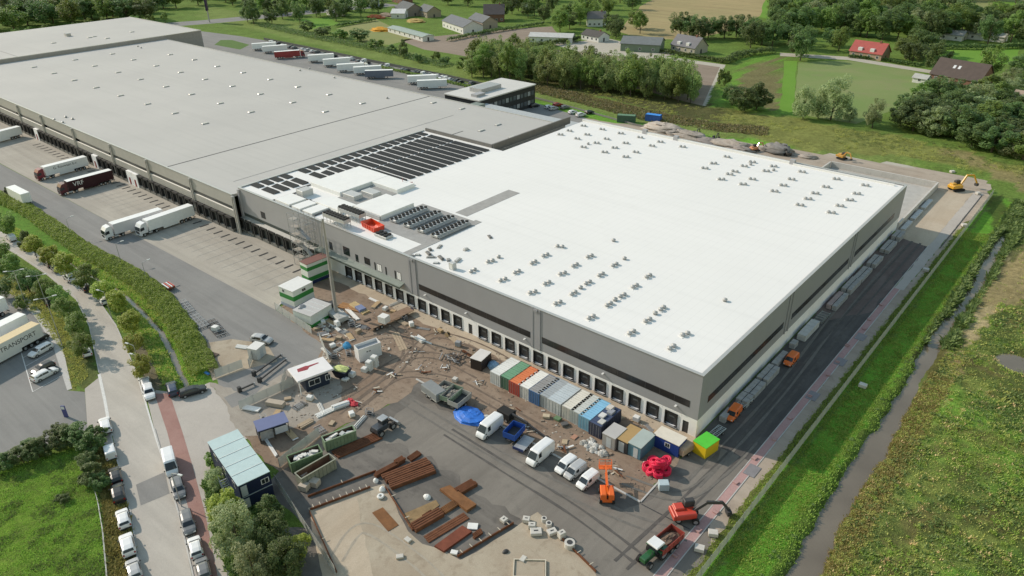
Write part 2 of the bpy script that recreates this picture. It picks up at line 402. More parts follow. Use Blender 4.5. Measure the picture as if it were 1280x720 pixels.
BACKD = surf_mat('bare sandy ground', (0.356, 0.293, 0.236), (0.425, 0.368, 0.305), (0.218, 0.178, 0.144), .07, .35, (.04, .3, 1), .4, damt=.5)
LINEM = M('road paint', (.62, .62, .6), .7, .15, 3, dirt=.5)
KERB = M('kerb stone', (.46, .45, .43), .8, .12, 2, dirt=.2)
_zl = [0]
def zone(name, poly, mat, z, jit=0.0, seg=1.5, kind='structure'):
    P_ = [W(p) for p in poly]; out = []
    if jit:
        rg = random.Random(len(name)+int(z*1000))
        for i, p in enumerate(P_):
            q = P_[(i+1) % len(P_)]; n = max(1, int((q-p).length/seg)); d = (q-p); nn = Vector((-d.y, d.x, 0)); nn = nn.normalized() if nn.length else nn
            for k in range(n): out.append(p+d*(k/n)+nn*(rg.uniform(-jit, jit) if k else 0))
    else: out = P_
    mb = MB(); mb.add([(q.x, q.y, z) for q in out], [tuple(range(len(out)))])
    me = mb.mesh(name)
    if me.polygons[0].normal.z < 0: me.flip_normals()
    me.materials.append(mat); o = link(name, me); tag(o, kind=kind); return o
zone('truck_yard', [('w', -480, -22.5), ('w', -251, -22), ('w', -91, -20), (356, 372), (375, 352), (392, 330), ('w', -92, 8), ('w', -480, 8)], YARD, .010)
zone('yard_road', [('w', -480, -22.4), ('w', -251, -22.2), ('w', -91, -19.9), (372, 405), (405, 432), (398, 452), (368, 455), (300, 490), (278, 500), (270, 468), (258, 440), (245, 412), (215, 373), ('w', -123, -31.5), ('w', -220, -31.8), ('w', -480, -33)], LANE, .022)
zone('compound_slab', [(250, 430), (266, 476), (306, 462), (347, 452), (334, 430), (290, 424)], SLAB, .034)
zone('gate_lane', [(280, 497), (300, 488), (352, 458), (372, 452), (392, 440), (398, 452), (368, 457), (330, 482), (312, 500), (290, 510)], LANE, .0365)
zone('driveway', [(181, 486), (195, 545), (225, 645), (246, 740), (292, 740), (285, 690), (262, 600), (264, 566), (310, 548), (300, 520), (278, 500), (262, 478), (230, 492)], DRIVE, .016)
zone('cycle_path', [(193, 492), (212, 492), (228, 540), (240, 580), (256, 640), (276, 740), (258, 740), (240, 650), (222, 590), (209, 540)], REDP, .028)
STREET = [(178, 740), (165, 650), (150, 590), (140, 540), (125, 470), (112, 410), (95, 375), (60, 345), (20, 318), (-40, 284), (-40, 262), (0, 288), (50, 315), (90, 345), (120, 370), (145, 405), (172, 467), (194, 540), (205, 580), (225, 650), (244, 740)]
zone('street', STREET, ROADM, .020)
zone('street_patch', [(170, 606), (206, 590), (212, 617), (176, 632)], LANE, .032)
zone('side_pavement', [(106, 486), (126, 470), (140, 540), (141, 560), (110, 545)], DRIVE, .014)
zone('parking_lot', [(-80, 300), (0, 352), (22, 368), (50, 400), (66, 430), (84, 488), (106, 490), (110, 545), (90, 545), (30, 570), (-80, 600)], LANE, .012)
zone('parking_kerb_strip', [(22, 368), (30, 366), (60, 400), (78, 432), (90, 486), (84, 488), (66, 432), (48, 402)], KERB, .030)
zone('site_mud', [(405, 432), (372, 405), (347, 389), (372, 358), ('w', -92, 1), ('w', .4, 1), ('w', .4, -1.5), ('w', .7, -18.3), ('w', -47, -18), (505, 497), (455, 520), (400, 548), (350, 590), (318, 565), (300, 520), (300, 490), (368, 455), (398, 452)], MUD, .026, .5)
zone('gate_paving', [(262, 478), (278, 500), (300, 545), (330, 546), (395, 528), (428, 505), (425, 480), (420, 462), (405, 438), (398, 452), (368, 455), (300, 490)], surf_mat('tan site paving', (.31, .275, .235), (.36, .325, .28), (.21, .18, .15), .15, .6, (.1, .4, 1, .4), .35, damt=.5), .0325, .4, 1.2)
zone('dock_apron', [('w', -98, .5), ('w', 0, .5), ('w', 0, -2.6), ('w', -60, -3.2), ('w', -98, -3)], SAND, .038, .35)
zone('laydown_asphalt', [('w', -48.5, -18), ('w', .7, -18.2), ('w', .5, .4), ('w', 9.3, .4), ('w', 9.2, -60), ('w', -45, -62), (385, 660), (330, 612), (350, 588), (400, 548), (455, 520), (505, 497)], LOT, .014, .2)
zone('dust_film', [(512, 497), (560, 514), (640, 562), (720, 612), (800, 652), (866, 664), (888, 650), (880, 700), (830, 735), (740, 700), (650, 648), (545, 578), (478, 548)], CORNA, .0205, .9, 1.5)
zone('corner_asphalt', [('w', 1.2, -18.5), ('w', 5.5, -3), ('w', 4.5, .3), ('w', 9.28, .3), ('w', 9.18, -60), ('w', 0, -62), ('w', 3, -36), ('w', -4, -28)], CORNA, .0225, .5, 2)
zone('side_road', [('w', .2, .2), ('w', .2, 106), ('w', 9.3, 106), ('w', 9.3, .2)], NEWASPH, .018)
zone('muddy_road', [('w', .3, 52), ('w', 2.5, 50), ('w', 7.5, 58), ('w', 9.2, 62), ('w', 9.2, 106), ('w', .3, 106)], surf_mat('muddy asphalt', (.135, .105, .098), (.17, .14, .13), (.085, .07, .068), .15, .5, (.5, .04, 1), .5, damt=.5), .023, .8, 2)
zone('sand_bed', [('w', .6, 105), ('w', .6, 152), ('w', 9.4, 152), ('w', 9.6, 103)], SAND, .026, .3)
zone('brick_path', [('w', 9.2, -60), ('w', 9.4, 75), ('w', 10.6, 75), ('w', 10.6, -60)], PINKP, .034, .06, 1)
zone('brick_path_north', [('w', 9.4, 75), ('w', 9.5, 152), ('w', 12, 152), ('w', 11.4, 75)], DRIVE, .033, .15, 2)
zone('path_verge', [('w', 10.6, -60), ('w', 10.6, 76), ('w', 11.4, 76), ('w', 12.2, 150), ('w', 12.8, 150), ('w', 12.5, -60)], BACKD, .008, .3, 1)
zone('concrete_slab', [(385, 635), (480, 605), (490, 622), (510, 664), (528, 680), (558, 690), (575, 700), (596, 690), (650, 655), (672, 640), (700, 668), (745, 718), (770, 790), (420, 790)], SLAB, .030, .15)
zone('slab_sand', [(388, 638), (446, 622), (470, 740), (405, 740)], SAND, .040, .2)
zone('rear_dirt', [('w', -103, 108), (732, 148), (800, 158), (850, 164), (900, 171), (950, 179), (1000, 186), (1060, 191), (1140, 204), (1200, 212), (1240, 228), (1228, 262), ('w', 11, 108)], BACKD, .012, .8, 3)
zone('rear_parking', [('w', -470, 163), ('w', -417, 170), ('w', -355, 172), ('w', -250, 168), ('w', -185, 160), ('w', -141, 150), ('w', -103, 143), ('w', -103, 100), ('w', -470, 100)], LANE, .010)
zone('rear_lawn', [(268, 56), (300, 62), (312, 56), (290, 50), (276, 50)], M('lawn', (.08, .15, .03), .95, .2, .5), .024)
zone('loading_pit_floor', [('w', -32, 109.5), ('w', -32, 148), ('w', .4, 148), ('w', .4, 109.5)], CONC, .030)
# farmland and roads far away
F_BROWN = surf_mat('ploughed soil', (0.250, 0.200, 0.156), (0.288, 0.231, 0.188), (0.200, 0.163, 0.125), .03, .2, (.02, .5, 1, .3), .3)
F_STUB = surf_mat('stubble field', (.37, .29, .15), (.31, .265, .13), (.25, .215, .10), .02, .12, (.012, .25, 1, 1.15), .7)
F_GREEN = surf_mat('pasture', (.17, .24, .075), (.215, .245, .10), (.24, .21, .125), .03, .07, None, damt=.5)
F_BRIGHT = surf_mat('bright meadow', (0.123, 0.254, 0.029), (0.145, 0.275, 0.036), (0.102, 0.203, 0.029), .04, .2, None, damt=.3)
F_PALE = surf_mat('pale meadow', (0.210, 0.238, 0.084), (0.252, 0.252, 0.105), (0.154, 0.182, 0.063), .03, .1, None)
GRAVEL = M('gravel track', (.42, .39, .33), .9, .1, .4)
zone('ploughed_field', [(500, 50), (620, 38), (690, 33), (700, 44), (668, 52), (640, 58), (590, 72), (530, 62)], F_BROWN, .010, 1, 15)
zone('plot_behind_poplars', [(690, 62), (820, 70), (905, 82), (878, 132), (860, 128), (720, 90)], F_BROWN, .010, .5, 10)
zone('farm_track', [(820, 69), (907, 81), (884, 133), (878, 132), (900, 84), (818, 72)], GRAVEL, .022)
zone('stubble_field', [(775, 40), (800, 8), (830, -8), (960, -8), (950, 20), (915, 38), (860, 50), (800, 48)], F_STUB, .010, 1, 20)
zone('green_pasture', [(998, 78), (1060, 76), (1110, 82), (1155, 92), (1145, 120), (1110, 140), (1070, 155), (1010, 145), (992, 120)], F_GREEN, .010, .8, 12)
zone('bright_meadow', [(1170, 63), (1275, 60), (1270, 78), (1230, 84), (1180, 74)], F_BRIGHT, .010, .5, 12)
zone('grass_strip', [(975, 150), (980, 76), (997, 76), (990, 152)], F_BRIGHT, .012, .5, 10)
zone('far_meadow', [(850, -4), (1000, -12), (1000, 10), (985, 30), (960, 24)], F_BRIGHT, .008)
zone('far_pale_field', [(1180, 8), (1200, -10), (1300, -10), (1300, 30), (1240, 14)], F_PALE, .008)
zone('far_bright_field', [(1240, 2), (1300, 2), (1300, 40), (1262, 36)], F_BRIGHT, .012)
zone('garden_lawn', [(420, 36), (470, 24), (520, 48), (470, 60)], F_PALE, .010)
zone('orchard_lawn', [(375, 24), (410, 22), (425, 30), (390, 36)], F_BRIGHT, .010)
zone('farm_lane', [(975, 66), (1060, 71), (1165, 88), (1165, 92), (1060, 75), (975, 70)], GRAVEL, .020)
zone('farm_yard', [(690, 55), (760, 48), (845, 68), (810, 74), (720, 64)], GRAVEL, .016)
zone('garden_patch', [(1245, 145), (1300, 135), (1300, 165), (1262, 160)], F_PALE, .012)
zone('highway', [('w', -900, 40), ('w', -560, 55), ('w', -520, 100), ('w', -480, 190), ('w', -440, 330), ('w', -460, 330), ('w', -502, 190), ('w', -545, 100), ('w', -580, 62), ('w', -900, 55)], LANE, .010)
# ---- kerbs and painted lines
def stripline(name, pts, wd, z, mat, h=0.0):
    P_ = [W(p) for p in pts]; mb = MB()
    for a, b in zip(P_[:-1], P_[1:]):
        d = (b-a).normalized(); n = Vector((-d.y, d.x, 0))*wd/2
        if h: mb.bar(a+Vector((0, 0, h/2)), b+Vector((0, 0, h/2)), wd, h)
        else: mb.quad(*[(q.x, q.y, z) for q in (a-n, b-n, b+n, a+n)])
    return tag(mb.build(name, mat), kind='structure')
stripline('street_kerb', [(193, 536), (205, 578), (225, 648), (246, 740)], .22, 0, KERB, .12)
stripline('street_kerb', [(137, 538), (150, 588), (165, 648), (178, 740)], .22, 0, KERB, .1)
stripline('street_kerb', [(124, 466), (112, 408), (95, 373), (60, 343), (20, 316), (-40, 282)], .22, 0, KERB, .12)
stripline('street_kerb', [(-40, 264), (0, 290), (50, 317), (90, 347), (120, 372), (145, 407), (170, 464)], .22, 0, KERB, .12)
stripline('white_edge_line', [(124, 468), (131, 500), (139, 545)], .5, .045, LINEM)
stripline('white_edge_line', [(172, 470), (181, 500), (194, 545), (203, 572)], .28, .045, LINEM)
stripline('lot_kerb', [('w', -48, -18.1), ('w', .8, -18.35)], .35, 0, KERB, .13)
stripline('lot_kerb', [('w', .85, -18.3), ('w', .75, -13)], .25, 0, KERB, .13)
stripline('lot_joint', [('w', 1.2, -18.6), ('w', 9, -18.4)], .18, .042, DARK)
stripline('yard_kerb', [(345, 387), (352, 378), (372, 352)], .3, 0, KERB, .13)
stripline('parking_line', [(25.5, 437), (41, 490)], .16, .045, LINEM)
for i in range(6):
    t = i/5; a = (25.5+15.5*t, 437+53*t); bb = (a[0]+34, a[1]-19)
    stripline('parking_line', [a, bb], .13, .045+.001*i, LINEM)
stripline('side_road_kerb', [('w', 9.3, -60), ('w', 9.3, 104)], .14, 0, KERB, .06)
stripline('path_edge', [('w', 10.7, -60), ('w', 10.7, 75)], .16, 0, KERB, .08)
stripline('side_road_kerb', [('w', 11.9, 104), ('w', 11.9, 150)], .2, 0, DARK, .1)
BAYL = M('worn bay paint', (.44, .425, .39), .8, .15, 2, dirt=.5)
# dock bay lines on the yard
for i in range(52):
    xx = -101.0-3.62*i
    stripline('bay_line', [('w', xx, -16.5), ('w', xx, -6.5)], .13, .043, BAYL)

# tyre ruts pressed into the mud and dust
rg = random.Random(41); RUTD = M('damp rut', (.165, .128, .10), .9, .25, 1.2, 0, .2, .4); RUTL = M('dusty wheel track', (.165, .155, .14), .9, .2, .8, 0, .2, .4); RUTK = M('dark wheel track', (.105, .098, .092), .85, .25, .8, 0, .2, .4)
def track(pts, mat, z, gauge=1.9, wd=.45):
    P_ = [W(p) for p in pts]; cu = []
    for i in range(len(P_)-1):
        p0, p1, p2, p3 = P_[max(0, i-1)], P_[i], P_[i+1], P_[min(len(P_)-1, i+2)]
        for k in range(8):
            t = k/8; cu.append(.5*((2*p1)+(p2-p0)*t+(2*p0-5*p1+4*p2-p3)*t*t+(3*p1-p0-3*p2+p3)*t**3))
    cu.append(P_[-1])
    for s in (-1, 1):
        line = []
        for i, q in enumerate(cu):
            d = (cu[min(i+1, len(cu)-1)]-cu[max(0, i-1)]).normalized(); n = Vector((-d.y, d.x, 0)); line.append(tuple((q+n*s*gauge/2)[:2]))
        tag(ribbon(line, [wd/2*rg.uniform(.55, 1.2) for _ in line], z).build('tyre_track', mat), kind='structure')
track([(420, 500), (455, 480), (500, 450), (545, 445), (600, 470)], RUTD, .050); track([(430, 520), (480, 480), (510, 440), (500, 410), (470, 395)], RUTD, .053)
track([(440, 510), (500, 470), (560, 475), (610, 500), (680, 540)], RUTD, .056); track([(505, 455), (540, 420), (590, 430), (640, 455)], RUTD, .059); track([(455, 425), (500, 420), (540, 440)], RUTD, .062)
track([(505, 500), (580, 545), (680, 600), (790, 650), (860, 670)], RUTL, .050);  track([(560, 540), (640, 590), (720, 640), (800, 700)], RUTK, .056)
track([(780, 600), (850, 620), (900, 590), (940, 550)], RUTL, .062); track([('w', 3.5, 100), ('w', 3.8, 60), ('w', 5.5, 20), ('w', 5, -10)], RUTL, .050, 2.0, .5); track([('w', 6.4, 104), ('w', 6.2, 50), ('w', 6.8, 0), ('w', 5, -30)], RUTK, .053, 2.0, .5)
track([(420, 700), (455, 660), (520, 700), (560, 740)], M('slab tyre mark', (.36, .32, .26), .9, .2, 1, 0, .2, .4), .050, wd=.35)
# ------------------------------------------------------------------ new warehouse
HT = 12.4
CLAD = M('grey sandwich cladding', (.305, .312, .338), .5, .05, .25, 0, .35)
CLAD2 = M('lighter grey cladding', (.36, .362, .382), .5, .05, .25, 0, .35)
PLINTH = M('white precast panel', (.82, .825, .845), .7, .05, .5, 0, .3, .12)
DARKWIN = M('dark strip glazing', (.028, .027, .028), .25, .1, .3, 0, .5)
COPE = M('aluminium coping', (.5, .5, .49), .4, .06, 1, .4)
def roofmat(name, col, tint, seam, sx):
    m, nt, b = newmat(name)
    c = mix(nt, ramp(nt, nz(nt, .035, 4, .5), .35, .65), col, tint)
    c = mix(nt, ramp(nt, nz(nt, .25, 5, .65), .55, .8, 0, .22), c, tuple(q*.8 for q in tint))
    c = mix(nt, ramp(nt, nz(nt, 1.0, 3, .5, stretch=(.012, .6, 1)), .5, .75, 0, .25), c, tuple(q*.86 for q in tint))
    wv = nt.nodes.new('ShaderNodeTexWave'); wv.wave_type = 'BANDS'; wv.bands_direction = 'X'; wv.inputs['Scale'].default_value = .31415926/sx*1.0
    nt.links.new(pos(nt), wv.inputs['Vector'])
    c = mix(nt, ramp(nt, wv.outputs['Fac'], .992, .999, 0, seam), c, tuple(q*.6 for q in col))
    nt.links.new(c, b.inputs['Base Color']); b.inputs['Roughness'].default_value = .75; b.inputs['Specular IOR Level'].default_value = .25
    return m
WROOF = roofmat('white roof membrane', (.77, .765, .75), (.74, .737, .722), .22, 1.6)
OROOF = roofmat('aged grey roof membrane', (.475, .465, .445), (.44, .432, .415), .15, 2.0)

wh = thing('new_warehouse', 'large new warehouse with white roof, grey cladding and white plinth', 'warehouse', (0, 0, 0))
# roof slabs with a step-free L plan
rf = MB(); rf.box(-134.4, -.35, .35, 67, 11.2, 12.1); rf.box(-100.6, -.35, 67, 108.9, 11.2, 12.1)
roof = rf.build('roof', WROOF, wh)
# upper cladding: one slab per wall, parapet included
def wallpart(name, mat, *bx):
    mb = MB()
    for q in bx: mb.box(*q)
    return mb.build(name, mat, wh)
wallpart('front_cladding', CLAD, (-67.2, 0, 0, .35, 3.5, HT-.06))
wallpart('front_cladding', CLAD2, (-134.8, -67.2, 0, .35, 3.5, HT-.06))
wallpart('east_cladding', CLAD, (-.35, 0, .35, 109.3, 3.5, HT-.06))
wallpart('north_cladding', CLAD, (-101, -.35, 108.95, 109.3, 0, HT-.06))
wallpart('west_cladding', CLAD2, (-134.8, -134.45, .35, 67, 0, HT-.06))
wallpart('inner_lining', DARK, (-134.4, -.4, .9, 1.0, 0, 11.2))
cp = MB()
cp.box(-134.95, .12, -.12, .5, HT-.06, HT+.03); cp.box(-.5, .12, .5, 108.8, HT-.06, HT+.03); cp.box(-101.1, .12, 108.8, 109.42, HT-.06, HT+.03); cp.box(-134.95, -134.3, .5, 67, HT-.06, HT+.03)
cp.build('coping', COPE, wh)
# low white upstand along the northern edge, with posts
up = MB(); up.box(-101, -30, 107.6, 108.0, 12.1, 12.75); up.box(-29, -2.5, 107.2, 107.6, 12.1, 12.6)
up.build('roof_upstand', WROOF, wh)
for xx in (-101+24, -66, -29.5):
    MB().box(xx-.7, xx+.7, 107.5, 108.7, 12.1, 13.4).build('upstand_post', CLAD2, wh)
# plinth panels with a dock opening each
PITCH_D = 3.57; X0 = -4.7
pan = MB()
pan.box(-PITCH_D/2+.012, -1.12, 0, .3, .0, 3.49); pan.box(1.12, PITCH_D/2-.012, 0, .3, .0, 3.49); pan.box(-1.12, 1.12, 0, .3, 2.95, 3.49); pan.box(-1.12, 1.12, 0, .3, 0, .36)
pan_me = pan.mesh('wall_panel'); pan_me.materials.append(PLINTH)
pp = MB()
pp.box(-PITCH_D/2+.012, -.55, 0, .3, .0, 3.49); pp.box(.55, PITCH_D/2-.012, 0, .3, .0, 3.49); pp.box(-.55, .55, 0, .3, 2.35, 3.49)
ppan_me = pp.mesh('wall_panel'); ppan_me.materials.append(PLINTH)
door = MB()
for k in range(4): door.box(-1.12, 1.12, .22, .27, .37+k*.645, .37+k*.645+.62, 0)
door.box(-1.2, -1.04, -.14, .2, .34, 2.98, 1); door.box(1.04, 1.2, -.14, .2, .34, 2.98, 1); door.box(-1.2, 1.2, -.14, .2, 2.78, 3.0, 1)
door.box(-.5, .5, .20, .219, 1.8, 2.1, 2)
DOORM = M('dark sectional door', (.055, .055, .058), .4, .15, .8)
door_me = door.mesh('dock_door')
for q in (DOORM, BLACK, M('door window', (.16, .17, .18), .2)): door_me.materials.append(q)
bpm = MB(); bpm.box(-1.05, -.75, -.28, -.002, .02, .45, 0); bpm.box(.75, 1.05, -.28, -.002, .02, .45, 0); bpm.box(-1.3, 1.3, -.42, -.03, .30, .352, 1)
bump_me = bpm.mesh('dock_bumper'); bump_me.materials.append(BLACK); bump_me.materials.append(STEEL)
for i in range(25):
    x = X0-PITCH_D*i
    if i == 13:
        link('wall_panel', ppan_me, wh, (x, 0, 0))
        MB().box(-.55, .55, .15, .2, .02, 2.35).build('personnel_door', DARK, wh, (x, 0, 0)); continue
    link('wall_panel', pan_me, wh, (x, 0, 0)); d = link('dock_door', door_me, wh, (x, 0, 0)); link('dock_bumper', bump_me, d)
e = MB(); e.box(X0+PITCH_D/2+.01, -2.55, 0, .3, 0, 3.49); e.box(-1.45, 0, 0, .3, 0, 3.49); e.box(-2.55, -1.45, 0, .3, 2.45, 3.49); e.build('wall_panel', PLINTH, wh)
MB().box(-2.55, -1.45, .1, .16, .02, 2.45).build('personnel_door', DARK, wh)
MB().box(-134.8, X0-PITCH_D*24.5-.02, .02, .3, 0, 3.49).build('wall_panel', PLINTH, wh)
for i in range(18):   # east side panels
    MB().box(-.3, 0, .3+i*6.05, .3+(i+1)*6.05-.025, 0, 3.49).build('wall_panel', PLINTH, wh)
# strip windows
def strip(x0, x1, side='f'):
    mb = MB(); fr = MB(); n = max(2, int((x1-x0)/2.6)); st = (x1-x0)/n
    for k in range(n):
        a, b_ = x0+k*st+.04, x0+(k+1)*st-.04
        if side == 'f': mb.box(a, b_, -.035, -.004, 5.44, 6.66)
        else: mb.box(.004, .035, a, b_, 5.44, 6.66)
    if side == 'f': fr.box(x0-.05, x1+.05, -.03, -.003, 5.38, 6.72)
    else: fr.box(.003, .03, x0-.05, x1+.05, 5.38, 6.72)
    o = fr.build('strip_window', DARK, wh); mb.build('pane', DARKWIN, o)
strip(-32.4, -1.7); strip(-65.9, -35.3); strip(3, 33.5, 's'); strip(37.5, 69.5, 's'); strip(73.5, 103, 's')
for xx in (-33.9, -67.6):
    p = MB(); p.box(xx-1.1, xx-.62, -.14, -.003, 3.5, HT-.05); p.box(xx+.62, xx+1.1, -.14, -.003, 3.5, HT-.05); p.box(xx-.62, xx+.62, -.06, -.003, 3.5, HT-.05); p.box(xx-.45, xx+.5, -.3, -.06, HT-.7, HT-.2)
    p.build('pilaster', CLAD, wh)
for yy in (35.5, 71.5):
    p = MB(); p.box(.003, .16, yy-1, yy-.55, 3.5, HT-.05); p.box(.003, .16, yy+.55, yy+1, 3.5, HT-.05); p.build('pilaster', CLAD, wh)
lamp = MB(); lamp.box(-.16, .16, -.55, 0, -.05, .05); lamp.box(-.05, .05, -.2, 0, -.2, .0); lamp_me = lamp.mesh('wall_lamp'); lamp_me.materials.append(WHITE)
for xx in (-4.0, -18.5, -36.5, -52, -64): link('wall_lamp', lamp_me, wh, (xx, 0, 4.75))
# windows and canopy on the older western stretch of the front
def facade_window(x, z, w_, h, blank=False):
    fr = MB(); fr.box(x-w_/2-.06, x+w_/2+.06, -.03, -.003, z-.06, z+h+.06)
    o = fr.build('window', DARK, wh); n = max(1, round(w_/.75)); pn = MB()
    for k in range(n): pn.box(x-w_/2+k*w_/n+.03, x-w_/2+(k+1)*w_/n-.03, -.045, -.031, z+.03, z+h-.03)
    pn.build('pane', PLINTH if blank else GLASS, o)
for x, z, w_, h, bl in ((-124.5, 6.3, 1.9, 1.7, 0), (-96.2, 5.8, 1.1, 1.9, 0), (-90.3, 6.1, 2.3, 2.0, 0), (-86.6, 5.6, .9, 1.7, 0), (-82.9, 6.0, 1.9, 1.6, 0), (-80.2, 5.5, .35, 1.8, 0), (-78.7, 5.6, 1.4, 1.7, 1), (-76.5, 5.5, .35, 1.8, 0), (-73.4, 5.5, .35, 1.9, 0), (-72.2, 5.6, 1.2, 1.8, 1)):
    facade_window(x, z, w_, h, bl)
GREENM = M('weathered green-grey metal', (.20, .235, .215), .5, .12, .8, .2)
cb = MB()
cb.add([(-101, -.004, 5.35), (-70.6, -.004, 5.35), (-70.6, -1.5, 4.95), (-101, -1.5, 4.95), (-101, -.004, 5.2), (-70.6, -.004, 5.2), (-70.6, -1.5, 4.5), (-101, -1.5, 4.5)], ((0, 3, 2, 1), (4, 5, 6, 7), (3, 7, 6, 2), (0, 4, 7, 3), (1, 2, 6, 5), (0, 1, 5, 4)))
cb.build('canopy', GREENM, wh)
MB().box(-101, -70.6, -1.56, -1.505, 4.48, 4.78).build('gutter', M('gutter dark green', (.07, .09, .082), .5), wh)
MB().box(-134.5, -101.2, -.06, -.004, 4.7, 5.5).build('strip_window', M('green tinted strip', (.055, .07, .068), .3), wh)
cb = MB(); cb.add([(-134.5, -.004, 4.65), (-101.2, -.004, 4.65), (-101.2, -1.1, 4.15), (-134.5, -1.1, 4.15), (-134.5, -.004, 3.55), (-101.2, -.004, 3.55), (-101.2, -1.1, 3.55), (-134.5, -1.1, 3.55)], ((0, 3, 2, 1), (4, 5, 6, 7), (3, 7, 6, 2), (0, 4, 7, 3), (1, 2, 6, 5), (0, 1, 5, 4)))
cb.build('canopy', M('pale metal canopy', (.27, .275, .262), .5, .08, .6), wh)
MB().box(-134.7, -133.9, -.5, -.004, 0, HT-.5).build('corner_post', CLAD2, wh)
# parapet screen by the older hall, its shade painted in as dark grey
ps = MB(); ps.box(-105.2, -104.7, 67.3, 106, 11, 13.3); ps.box(-134, -105.2, 67.02, 67.5, 11, 13.1)
ps.build('parapet_screen', M('shaded upstand', (.16, .155, .15), .6), wh)
# ---- roof vents
VENTM = M('vent grey', (.44, .44, .43), .5, .15, 2, .3); VENTD = M('vent dark', (.24, .24, .24), .6)
def vent_mesh(two):
    mb = MB()
    for dx in ((-.55, .55) if two else (0,)):
        mb.tube((dx, 0, 0), (dx, 0, .25), .36, .34, 10, 1); mb.tube((dx, 0, .25), (dx, 0, .48), .44, .47, 12, 0); mb.tube((dx, 0, .48), (dx, 0, .66), .47, .2, 12, 0)
    if two: mb.box(-1.15, 1.15, -.55, .55, 0, .10, 2)
    me = mb.mesh('roof_vent'); [me.materials.append(q) for q in (VENTM, VENTD, WROOF)]; return me
V2 = vent_mesh(True); V1 = vent_mesh(False)
def sc(l, ox, oy, s): return [(ox+a/s, oy+b_/s) for a, b_ in l]
vents = sc([(187,75),(337,103),(485,135),(640,168),(802,203),(980,242),(75,115),(217,145),(372,180),(525,213),(735,235),(137,178),(292,212),(437,250),(607,285),(188,245),(357,285),(525,322),(3,145)], 700, 145, 6.4)
vents += sc([(5,195),(58,165),(140,125),(107,263),(157,232),(190,215),(247,182),(297,157),(240,293),(297,262),(382,212),(428,183),(433,336),(488,300),(538,263),(603,217),(590,421),(640,383),(684,349),(750,310),(815,261),(783,467),(836,426),(897,390),(940,351),(992,300)], 880, 170, 4.923)
vents += sc([(767,175),(650,245),(555,302),(422,378),(310,440),(70,368),(210,292),(1005,253),(887,325),(787,390),(663,467),(548,540),(1205,322),(1095,400),(990,464),(875,548),(750,625)], 580, 280, 6.4)
vents += sc([(578,412),(470,492),(370,567)], 720, 280, 6.4)+sc([(452,163),(553,90),(858,113),(775,180),(683,250),(990,260),(913,335)], 640, 360, 4.571)
far_n = 45
for i, p in enumerate(vents):
    q = at(p[0], p[1], 12.45); link('roof_vent', V2, roof, (q.x, q.y, 12.1), R(80 if i > far_n else 20)+random.uniform(-.2, .2))
for p in sc([(277,260),(932,505),(1207,602),(1197,128)], 580, 280, 6.4)+sc([(388,273),(1192,606)], 720, 280, 6.4)+[(769, 373.8), (819, 391)]+sc([(428,207),(287,172)], 880, 170, 4.923)+sc([(225,220)], 700, 145, 6.4):
    q = at(p[0], p[1], 12.4); link('roof_vent', V1, roof, (q.x, q.y, 12.1))
# ---- solar panels
PVM = M('solar module', (.020, .019, .020), .5, .12, .5, 0, .2); PVF = M('solar rail', (.5, .5, .5), .4, .05, 1, .5)
def pv_mesh(L):
    mb = MB(); n = max(1, round(L/1.03)); st = L/n
    for k in range(n): mb.add([(k*st+.015, 0, .12), ((k+1)*st-.015, 0, .12), ((k+1)*st-.015, 1.9, .38), (k*st+.015, 1.9, .38), (k*st+.015, .01, .085), ((k+1)*st-.015, .01, .085), ((k+1)*st-.015, 1.9, .345), (k*st+.015, 1.9, .345)], ((0, 1, 2, 3), (7, 6, 5, 4), (0, 4, 5, 1), (1, 5, 6, 2), (2, 6, 7, 3), (3, 7, 4, 0)))
    for k in range(n+1): mb.box(k*st-.02, k*st+.02, .1, 1.89, 0, .09, 1)
    mb.box(0, L, 1.9, 1.95, 0, .36, 1)
    me = mb.mesh('solar_row'); me.materials.append(PVM); me.materials.append(PVF); return me
pv4, pv6, pv10, pv13 = pv_mesh(3.8), pv_mesh(5.7), pv_mesh(9.9), pv_mesh(14.4)
ys = [4.3+2.98*i for i in range(21)]
for i, y in enumerate(ys):
    y0 = y-1.1
    if i not in (4,): link('solar_row', pv4, roof, (-134.1, y0, 12.1))
    if i < 6 and i != 4: link('solar_row', pv6, roof, (-128.9, y0, 12.1))
    if 7 <= i: link('solar_row', pv10, roof, (-128.9, y0, 12.1))
    if i in (6,): link('solar_row', pv4, roof, (-127.5, y0, 12.1))
    if i >= 9: link('solar_row', pv13, roof, (-118.4, y0, 12.1))
# grey walkways on the roof
gw = MB(); gw.box(-71.2, -69.3, .6, 23.7, 12.1, 12.16); gw.box(-78.2, -74.4, 24, 43.6, 12.1, 12.15); gw.box(-88.5, -69.3, 6.4, 23.0, 12.1, 12.14)
gw.build('roof_walkway', M('grey roof felt', (.34, .335, .325), .85, .12, .6, 0, .2, .3), roof)

